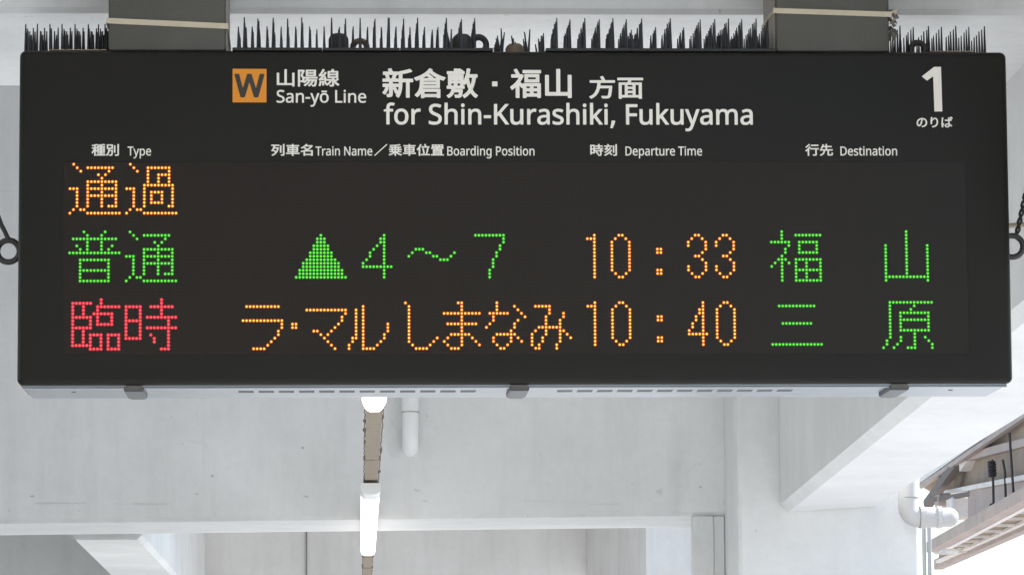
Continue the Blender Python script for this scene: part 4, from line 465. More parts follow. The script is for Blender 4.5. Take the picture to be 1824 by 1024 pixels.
 '列車名': [[[30,-36],[33,-36],[36,-35],[78,-11],[115,23],[146,68],[169,125],[184,191],[184,194],[183,197],[180,200],[162,205],[156,204],[90,204],[88,206],[98,242],[99,243],[189,243],[192,244],[193,245],[195,248],[195,251],[195,275],[194,278],[192,281],[189,282],[186,282],[9,282],[6,281],[4,278],[3,275],[3,248],[5,245],[6,244],[9,243],[54,243],[57,243],[58,242],[52,221],[42,191],[31,164],[17,140],[0,116],[0,113],[1,110],[22,92],[24,91],[27,90],[30,90],[33,93],[42,106],[45,107],[45,110],[48,115],[50,116],[51,119],[62,140],[73,164],[75,166],[138,166],[140,164],[134,140],[125,116],[117,99],[114,99],[90,117],[69,131],[66,132],[63,131],[61,128],[54,120],[52,119],[51,116],[48,112],[45,110],[45,104],[46,101],[66,87],[84,73],[95,62],[84,48],[69,33],[53,20],[33,8],[15,-1],[12,-2],[11,-4],[9,-7],[9,-10],[11,-13],[16,-19],[21,-25],[26,-34],[27,-35]],[[677,20],[678,23],[678,47],[677,50],[675,53],[672,54],[537,54],[534,55],[533,56],[533,65],[533,68],[534,69],[636,69],[639,70],[640,71],[641,74],[641,77],[641,212],[641,215],[639,217],[637,218],[633,219],[537,219],[534,219],[533,221],[533,230],[534,231],[660,231],[663,232],[664,233],[666,236],[666,263],[665,266],[663,268],[660,269],[657,269],[534,269],[534,269],[533,272],[533,293],[532,296],[531,298],[528,300],[525,301],[501,301],[498,301],[495,299],[493,296],[492,293],[492,269],[369,269],[366,269],[363,267],[362,266],[361,263],[361,236],[363,233],[366,231],[489,231],[492,230],[492,221],[492,220],[489,219],[393,219],[390,218],[388,215],[387,212],[387,209],[387,77],[387,74],[388,71],[390,70],[393,69],[492,69],[492,56],[492,56],[489,54],[357,54],[354,53],[351,50],[350,47],[350,23],[351,20],[353,17],[357,16],[489,16],[492,15],[492,14],[492,-28],[492,-31],[494,-34],[495,-34],[498,-36],[525,-36],[528,-36],[531,-34],[533,-31],[533,14],[534,16],[537,16],[672,16],[675,17]],[[990,-33],[992,-31],[992,-28],[992,119],[992,122],[990,124],[987,126],[882,126],[879,126],[876,127],[875,128],[885,134],[915,156],[945,184],[971,215],[989,245],[991,248],[991,251],[989,254],[987,256],[970,266],[966,267],[960,266],[855,266],[852,266],[866,284],[867,287],[867,290],[866,293],[864,295],[861,296],[831,302],[828,301],[825,299],[810,278],[794,260],[770,239],[741,219],[711,203],[708,200],[706,197],[706,194],[707,191],[717,182],[727,170],[729,169],[732,169],[735,170],[765,187],[795,209],[816,227],[819,228],[927,228],[930,227],[915,209],[889,185],[861,166],[858,165],[845,176],[825,191],[804,206],[801,207],[798,206],[777,191],[775,188],[774,185],[774,182],[777,179],[795,166],[813,152],[819,146],[821,143],[789,129],[747,114],[702,102],[699,98],[698,95],[699,92],[705,83],[708,77],[712,68],[714,67],[717,65],[720,65],[768,79],[770,77],[770,-28],[771,-31],[774,-34],[777,-34],[801,-34],[804,-34],[806,-34],[809,-31],[810,-28],[810,-18],[813,-16],[948,-16],[951,-17],[952,-19],[952,-28],[953,-31],[954,-32],[957,-34],[960,-34],[984,-34],[987,-34]],[[312,299],[285,299],[282,298],[280,296],[278,293],[278,8],[276,5],[234,6],[231,5],[228,2],[227,-1],[228,-4],[236,-28],[238,-31],[240,-33],[243,-33],[267,-33],[285,-32],[300,-28],[310,-22],[312,-19],[317,-10],[318,8],[318,290],[318,293],[317,296],[315,298]],[[952,86],[952,23],[951,22],[813,22],[810,23],[810,87],[813,88],[948,88],[951,88]],[[240,260],[213,260],[210,260],[207,257],[206,254],[206,56],[208,53],[210,51],[213,51],[240,51],[243,52],[244,53],[246,56],[246,254],[244,257],[243,259]],[[426,105],[426,125],[426,126],[429,127],[489,127],[492,126],[492,125],[492,105],[489,104],[429,104]],[[601,125],[601,107],[600,105],[537,104],[534,105],[533,107],[533,125],[534,127],[600,127]],[[426,161],[426,183],[429,183],[489,183],[492,182],[492,161]],[[601,182],[601,179],[601,164],[600,161],[534,161],[533,164],[533,179],[533,182],[534,183],[600,183]]],
 'Train Name': [[[1169,-8],[1173,-4],[1174,3],[1174,290],[1170,339],[1155,381],[1134,409],[1106,428],[1099,431],[1057,443],[1008,447],[931,436],[859,409],[853,402],[855,395],[875,346],[882,338],[889,338],[945,360],[1001,369],[1008,370],[1029,368],[1052,360],[1064,352],[1074,339],[1077,332],[1083,311],[1085,269],[1022,267],[952,260],[903,248],[861,227],[831,199],[813,164],[811,157],[806,122],[808,94],[814,66],[824,45],[828,38],[840,23],[861,6],[875,-2],[896,-10],[924,-16],[952,-18],[1015,-11],[1064,15],[1092,42],[1094,38],[1104,-4],[1106,-7],[1113,-10],[1162,-10]],[[3136,-10],[3143,-4],[3144,3],[3144,290],[3140,339],[3125,381],[3104,409],[3073,430],[3031,443],[3024,444],[2982,447],[2898,436],[2828,408],[2824,402],[2825,395],[2845,346],[2849,339],[2856,337],[2912,359],[2975,370],[3003,367],[3024,359],[3033,353],[3038,348],[3045,339],[3048,332],[3053,311],[3055,276],[3052,269],[2989,266],[2926,261],[2870,246],[2835,229],[2828,224],[2800,197],[2783,164],[2782,157],[2777,122],[2778,94],[2784,66],[2794,45],[2799,38],[2814,20],[2828,8],[2842,0],[2849,-4],[2870,-11],[2898,-17],[2926,-18],[2982,-11],[2989,-9],[3031,12],[3037,17],[3059,39],[3061,38],[3066,31],[3074,-4],[3080,-9]],[[4221,445],[4186,448],[4144,444],[4109,435],[4081,421],[4053,399],[4025,367],[4009,339],[3994,297],[3986,255],[3983,213],[3986,164],[3996,122],[4011,85],[4032,54],[4060,26],[4084,10],[4095,5],[4123,-7],[4158,-15],[4200,-18],[4277,-11],[4343,10],[4347,12],[4351,17],[4351,80],[4350,87],[4347,90],[4340,92],[4270,69],[4207,63],[4165,67],[4137,77],[4115,94],[4109,100],[4094,122],[4081,157],[4078,185],[4081,191],[4361,191],[4368,195],[4370,199],[4370,241],[4368,283],[4361,318],[4347,352],[4334,374],[4329,381],[4310,402],[4284,422],[4256,435]],[[189,-10],[259,-10],[266,-8],[270,-4],[271,3],[271,493],[273,498],[280,499],[442,500],[449,507],[449,570],[448,577],[441,582],[14,583],[7,582],[1,577],[0,570],[0,507],[7,500],[168,499],[175,499],[179,493],[179,3],[180,-4],[182,-7]],[[511,-8],[518,-10],[588,-10],[596,-4],[597,227],[606,283],[631,325],[637,331],[668,353],[714,364],[735,362],[756,358],[764,360],[768,367],[777,430],[776,437],[770,442],[742,447],[714,448],[693,446],[672,441],[658,435],[616,406],[609,400],[595,381],[588,388],[584,430],[581,437],[574,440],[567,440],[518,440],[509,437],[506,430],[506,3],[507,-4]],[[1295,-10],[1365,-10],[1372,-9],[1377,-4],[1378,3],[1378,430],[1374,437],[1372,439],[1365,440],[1295,440],[1291,437],[1287,430],[1287,3],[1288,-4]],[[1869,-10],[1876,-4],[1876,3],[1876,283],[1872,332],[1858,374],[1834,408],[1799,431],[1764,442],[1757,444],[1708,448],[1659,441],[1652,439],[1605,416],[1582,393],[1579,395],[1576,402],[1571,430],[1568,437],[1561,440],[1505,440],[1498,438],[1494,430],[1494,3],[1495,-4],[1498,-8],[1505,-10],[1575,-10],[1582,-6],[1584,-4],[1585,3],[1585,220],[1588,269],[1596,304],[1610,332],[1631,352],[1659,364],[1701,368],[1729,366],[1750,358],[1764,348],[1775,332],[1778,326],[1784,304],[1787,269],[1787,3],[1788,-4],[1792,-9],[1799,-10]],[[2212,581],[2209,577],[2208,570],[2208,3],[2209,-4],[2212,-8],[2219,-10],[2282,-10],[2289,-9],[2293,-4],[2294,3],[2294,318],[2291,423],[2292,430],[2296,434],[2578,-4],[2583,-9],[2590,-10],[2674,-10],[2681,-4],[2682,3],[2682,570],[2681,577],[2674,582],[2667,583],[2604,583],[2597,579],[2595,577],[2594,570],[2594,255],[2598,136],[2597,133],[2310,577],[2303,582],[2219,583]],[[3892,-6],[3894,3],[3894,276],[3890,332],[3877,374],[3873,381],[3853,409],[3829,427],[3822,431],[3787,443],[3738,448],[3710,446],[3682,439],[3654,428],[3633,416],[3612,397],[3605,388],[3598,385],[3592,395],[3577,412],[3556,427],[3528,439],[3500,445],[3465,448],[3416,441],[3409,438],[3367,417],[3346,394],[3340,402],[3335,430],[3331,437],[3325,440],[3318,440],[3269,440],[3261,437],[3257,430],[3257,3],[3258,-4],[3262,-8],[3269,-10],[3339,-10],[3347,-4],[3348,3],[3348,227],[3349,255],[3352,276],[3358,304],[3367,325],[3374,335],[3381,344],[3392,353],[3409,362],[3423,365],[3451,368],[3472,367],[3479,365],[3486,364],[3500,357],[3507,351],[3514,343],[3521,332],[3523,325],[3531,276],[3531,3],[3532,-4],[3535,-8],[3542,-10],[3612,-10],[3620,-4],[3621,241],[3623,276],[3632,311],[3647,337],[3664,353],[3689,364],[3724,368],[3752,366],[3773,357],[3785,346],[3794,332],[3802,304],[3804,276],[3804,3],[3805,-4],[3808,-7],[3815,-10],[3885,-10]],[[1081,199],[1084,192],[1084,178],[1080,136],[1069,108],[1050,86],[1029,72],[1001,63],[966,59],[945,62],[931,66],[917,74],[906,87],[901,101],[899,115],[901,136],[903,143],[910,157],[924,172],[952,186],[987,194],[1036,198]],[[3053,199],[3055,192],[3054,171],[3051,136],[3040,108],[3024,89],[3017,84],[2996,71],[2975,64],[2968,62],[2940,59],[2919,61],[2902,66],[2889,73],[2877,86],[2871,101],[2870,115],[2873,143],[2880,157],[2898,175],[2919,185],[2954,193],[3003,198]],[[4080,269],[4084,290],[4095,318],[4109,339],[4130,357],[4137,360],[4151,366],[4179,370],[4200,369],[4221,364],[4235,356],[4248,346],[4259,332],[4266,318],[4272,297],[4276,276],[4274,269],[4270,267],[4088,267],[4081,268]],[[1309,596],[1302,591],[1294,584],[1288,577],[1283,563],[1282,549],[1283,535],[1284,528],[1290,514],[1295,507],[1304,500],[1309,497],[1323,492],[1337,492],[1365,503],[1376,514],[1382,528],[1383,535],[1384,549],[1382,563],[1377,577],[1371,584],[1365,590],[1337,600],[1323,600]]],
 '／': [[[1,-23],[12,-34],[15,-35],[18,-34],[21,-32],[333,280],[335,283],[336,286],[335,289],[324,300],[321,301],[318,300],[315,298],[3,-15],[1,-17],[0,-20]]],
 '乗車位置': [[[20,-24],[21,-25],[24,-26],[27,-26],[55,-15],[84,-1],[111,15],[135,32],[147,42],[147,-27],[147,-30],[150,-34],[153,-35],[180,-35],[183,-34],[185,-33],[186,-31],[187,-30],[187,-27],[187,36],[187,39],[189,40],[198,33],[222,15],[252,-3],[279,-16],[306,-27],[309,-28],[312,-27],[315,-25],[327,-9],[333,-3],[335,0],[336,3],[335,6],[333,8],[330,9],[303,18],[276,30],[249,44],[228,58],[221,63],[222,64],[312,64],[315,64],[317,66],[318,69],[319,93],[318,96],[316,99],[312,100],[267,100],[265,102],[265,105],[265,123],[266,126],[324,126],[327,127],[329,129],[330,131],[330,135],[330,156],[330,159],[327,162],[324,163],[267,163],[265,165],[265,186],[267,188],[306,188],[309,188],[312,190],[313,192],[314,195],[314,219],[312,222],[309,224],[306,225],[189,225],[188,225],[187,228],[187,243],[189,245],[222,249],[261,255],[294,261],[297,262],[299,264],[300,266],[300,267],[300,270],[298,273],[280,294],[279,295],[276,296],[273,296],[204,284],[120,277],[33,272],[30,271],[29,270],[27,267],[27,264],[33,240],[36,237],[39,236],[42,236],[144,242],[147,240],[147,225],[144,225],[33,225],[30,224],[27,223],[26,222],[25,219],[24,195],[25,192],[27,189],[30,188],[33,188],[69,188],[71,186],[71,165],[69,163],[12,163],[9,162],[7,159],[6,156],[6,132],[7,129],[9,128],[12,126],[70,126],[71,123],[71,105],[71,102],[69,100],[27,100],[23,99],[21,96],[20,93],[20,72],[20,69],[21,68],[22,66],[24,64],[27,64],[111,64],[113,63],[111,62],[110,60],[108,59],[84,43],[60,31],[33,19],[3,8],[1,6],[0,3],[1,0],[14,-15]],[[681,19],[682,21],[683,24],[683,48],[682,51],[678,54],[675,54],[540,54],[537,57],[537,66],[540,69],[639,69],[642,69],[645,72],[646,75],[646,210],[646,213],[645,216],[642,218],[639,219],[540,219],[539,219],[537,222],[537,228],[539,231],[663,231],[666,232],[669,234],[671,237],[671,261],[671,264],[669,267],[666,269],[663,269],[540,269],[538,270],[537,273],[537,294],[537,297],[534,300],[531,301],[528,301],[504,301],[501,300],[498,297],[497,294],[497,273],[496,270],[495,269],[372,269],[369,268],[367,267],[365,264],[365,261],[365,237],[367,234],[369,232],[372,231],[495,231],[497,228],[497,222],[495,219],[399,219],[396,219],[393,216],[392,213],[391,210],[392,75],[393,71],[396,69],[399,69],[495,69],[497,66],[497,57],[495,54],[360,54],[357,52],[356,51],[355,48],[355,24],[355,21],[357,18],[360,16],[363,16],[495,16],[497,15],[497,12],[497,-30],[498,-33],[501,-35],[504,-36],[528,-36],[531,-36],[534,-35],[536,-33],[537,-30],[537,12],[538,15],[540,16],[675,16],[678,17]],[[783,-34],[786,-33],[789,-30],[789,-27],[789,207],[790,210],[801,231],[813,256],[824,282],[825,285],[824,288],[822,291],[795,299],[792,299],[789,298],[786,294],[772,261],[758,234],[742,207],[722,180],[702,158],[700,156],[700,153],[700,150],[716,123],[717,122],[720,120],[723,120],[726,122],[738,135],[747,146],[749,144],[749,141],[749,-27],[750,-30],[753,-33],[756,-34]],[[1059,-23],[1062,-24],[1065,-24],[1374,-24],[1377,-24],[1380,-21],[1381,-18],[1381,3],[1380,6],[1377,8],[1374,9],[1335,9],[1334,9],[1333,12],[1333,147],[1333,150],[1332,153],[1329,156],[1326,156],[1230,156],[1227,157],[1226,159],[1227,163],[1230,163],[1365,163],[1368,164],[1370,165],[1372,168],[1373,171],[1373,192],[1371,195],[1368,197],[1365,198],[1236,198],[1235,198],[1234,201],[1236,204],[1356,204],[1359,205],[1362,207],[1363,210],[1363,279],[1363,282],[1362,285],[1359,287],[1356,288],[1086,288],[1083,287],[1080,286],[1079,285],[1078,282],[1077,279],[1077,213],[1077,210],[1079,207],[1080,206],[1083,204],[1086,204],[1194,204],[1194,201],[1193,198],[1191,198],[1068,198],[1065,197],[1062,195],[1060,192],[1060,171],[1061,168],[1062,166],[1065,164],[1068,163],[1185,163],[1187,162],[1187,159],[1185,156],[1110,156],[1107,156],[1104,153],[1103,150],[1103,147],[1103,12],[1101,9],[1065,9],[1062,9],[1059,7],[1058,6],[1056,3],[1056,0],[1056,-18],[1057,-21]],[[801,-16],[802,-18],[804,-19],[807,-20],[1026,-20],[1029,-20],[1032,-18],[1034,-15],[1034,-12],[1034,12],[1033,15],[1032,17],[1030,18],[1026,19],[969,19],[966,19],[964,21],[975,63],[988,123],[998,180],[998,183],[996,187],[993,188],[966,193],[963,193],[961,192],[958,189],[949,129],[937,69],[926,21],[924,19],[879,19],[873,19],[870,21],[864,19],[861,19],[807,19],[805,18],[801,15],[800,12],[800,-12]],[[1142,15],[1143,17],[1146,17],[1290,17],[1293,16],[1293,15],[1293,12],[1293,9],[1143,9],[1142,12]],[[870,21],[897,29],[900,31],[901,33],[902,36],[896,81],[886,135],[876,186],[873,189],[870,191],[867,190],[843,185],[840,182],[839,180],[839,177],[849,124],[857,72],[862,27],[864,24],[867,22]],[[1142,48],[1142,51],[1143,53],[1146,53],[1290,53],[1293,52],[1293,51],[1293,48],[1293,47],[1290,46],[1146,46],[1143,47]],[[1142,84],[1142,87],[1143,89],[1146,90],[1290,90],[1293,88],[1293,87],[1293,84],[1293,84],[1290,83],[1146,83],[1143,83]],[[147,126],[147,102],[144,100],[114,100],[111,101],[110,102],[110,123],[111,126]],[[187,102],[187,123],[188,126],[225,126],[225,102],[225,101],[222,100],[189,100]],[[496,126],[497,123],[497,108],[496,105],[495,104],[432,104],[431,105],[430,108],[430,123],[431,126],[432,127],[495,127]],[[538,126],[540,127],[603,127],[606,126],[606,105],[603,104],[540,104],[538,105],[537,108],[537,123]],[[1142,120],[1142,123],[1143,125],[1146,125],[1290,125],[1293,124],[1293,123],[1293,120],[1293,120],[1290,119],[1146,119],[1143,119]],[[496,162],[495,161],[432,161],[431,162],[430,165],[430,180],[432,183],[495,183],[497,180],[497,165]],[[538,162],[537,165],[537,180],[539,183],[606,183],[606,162],[603,161],[540,161]],[[110,186],[111,187],[114,188],[144,188],[147,186],[147,165],[144,163],[114,163],[111,164],[110,165]],[[187,165],[187,186],[189,188],[222,188],[225,187],[225,186],[225,165],[225,164],[222,163],[189,163]],[[1020,204],[1020,231],[1019,234],[1017,236],[1014,237],[1011,237],[945,237],[942,239],[942,243],[937,261],[925,297],[923,300],[921,302],[918,303],[915,303],[891,296],[887,294],[886,291],[886,288],[892,270],[899,249],[901,240],[900,237],[822,237],[819,236],[817,234],[816,231],[816,204],[817,201],[819,199],[822,198],[1014,198],[1017,199],[1019,201]],[[1116,240],[1116,252],[1119,255],[1158,255],[1158,238],[1155,237],[1119,237]],[[1240,240],[1239,237],[1197,237],[1196,240],[1196,252],[1197,255],[1239,255],[1240,252]],[[1323,238],[1320,237],[1281,237],[1278,240],[1278,255],[1323,255],[1323,252],[1323,240]]],
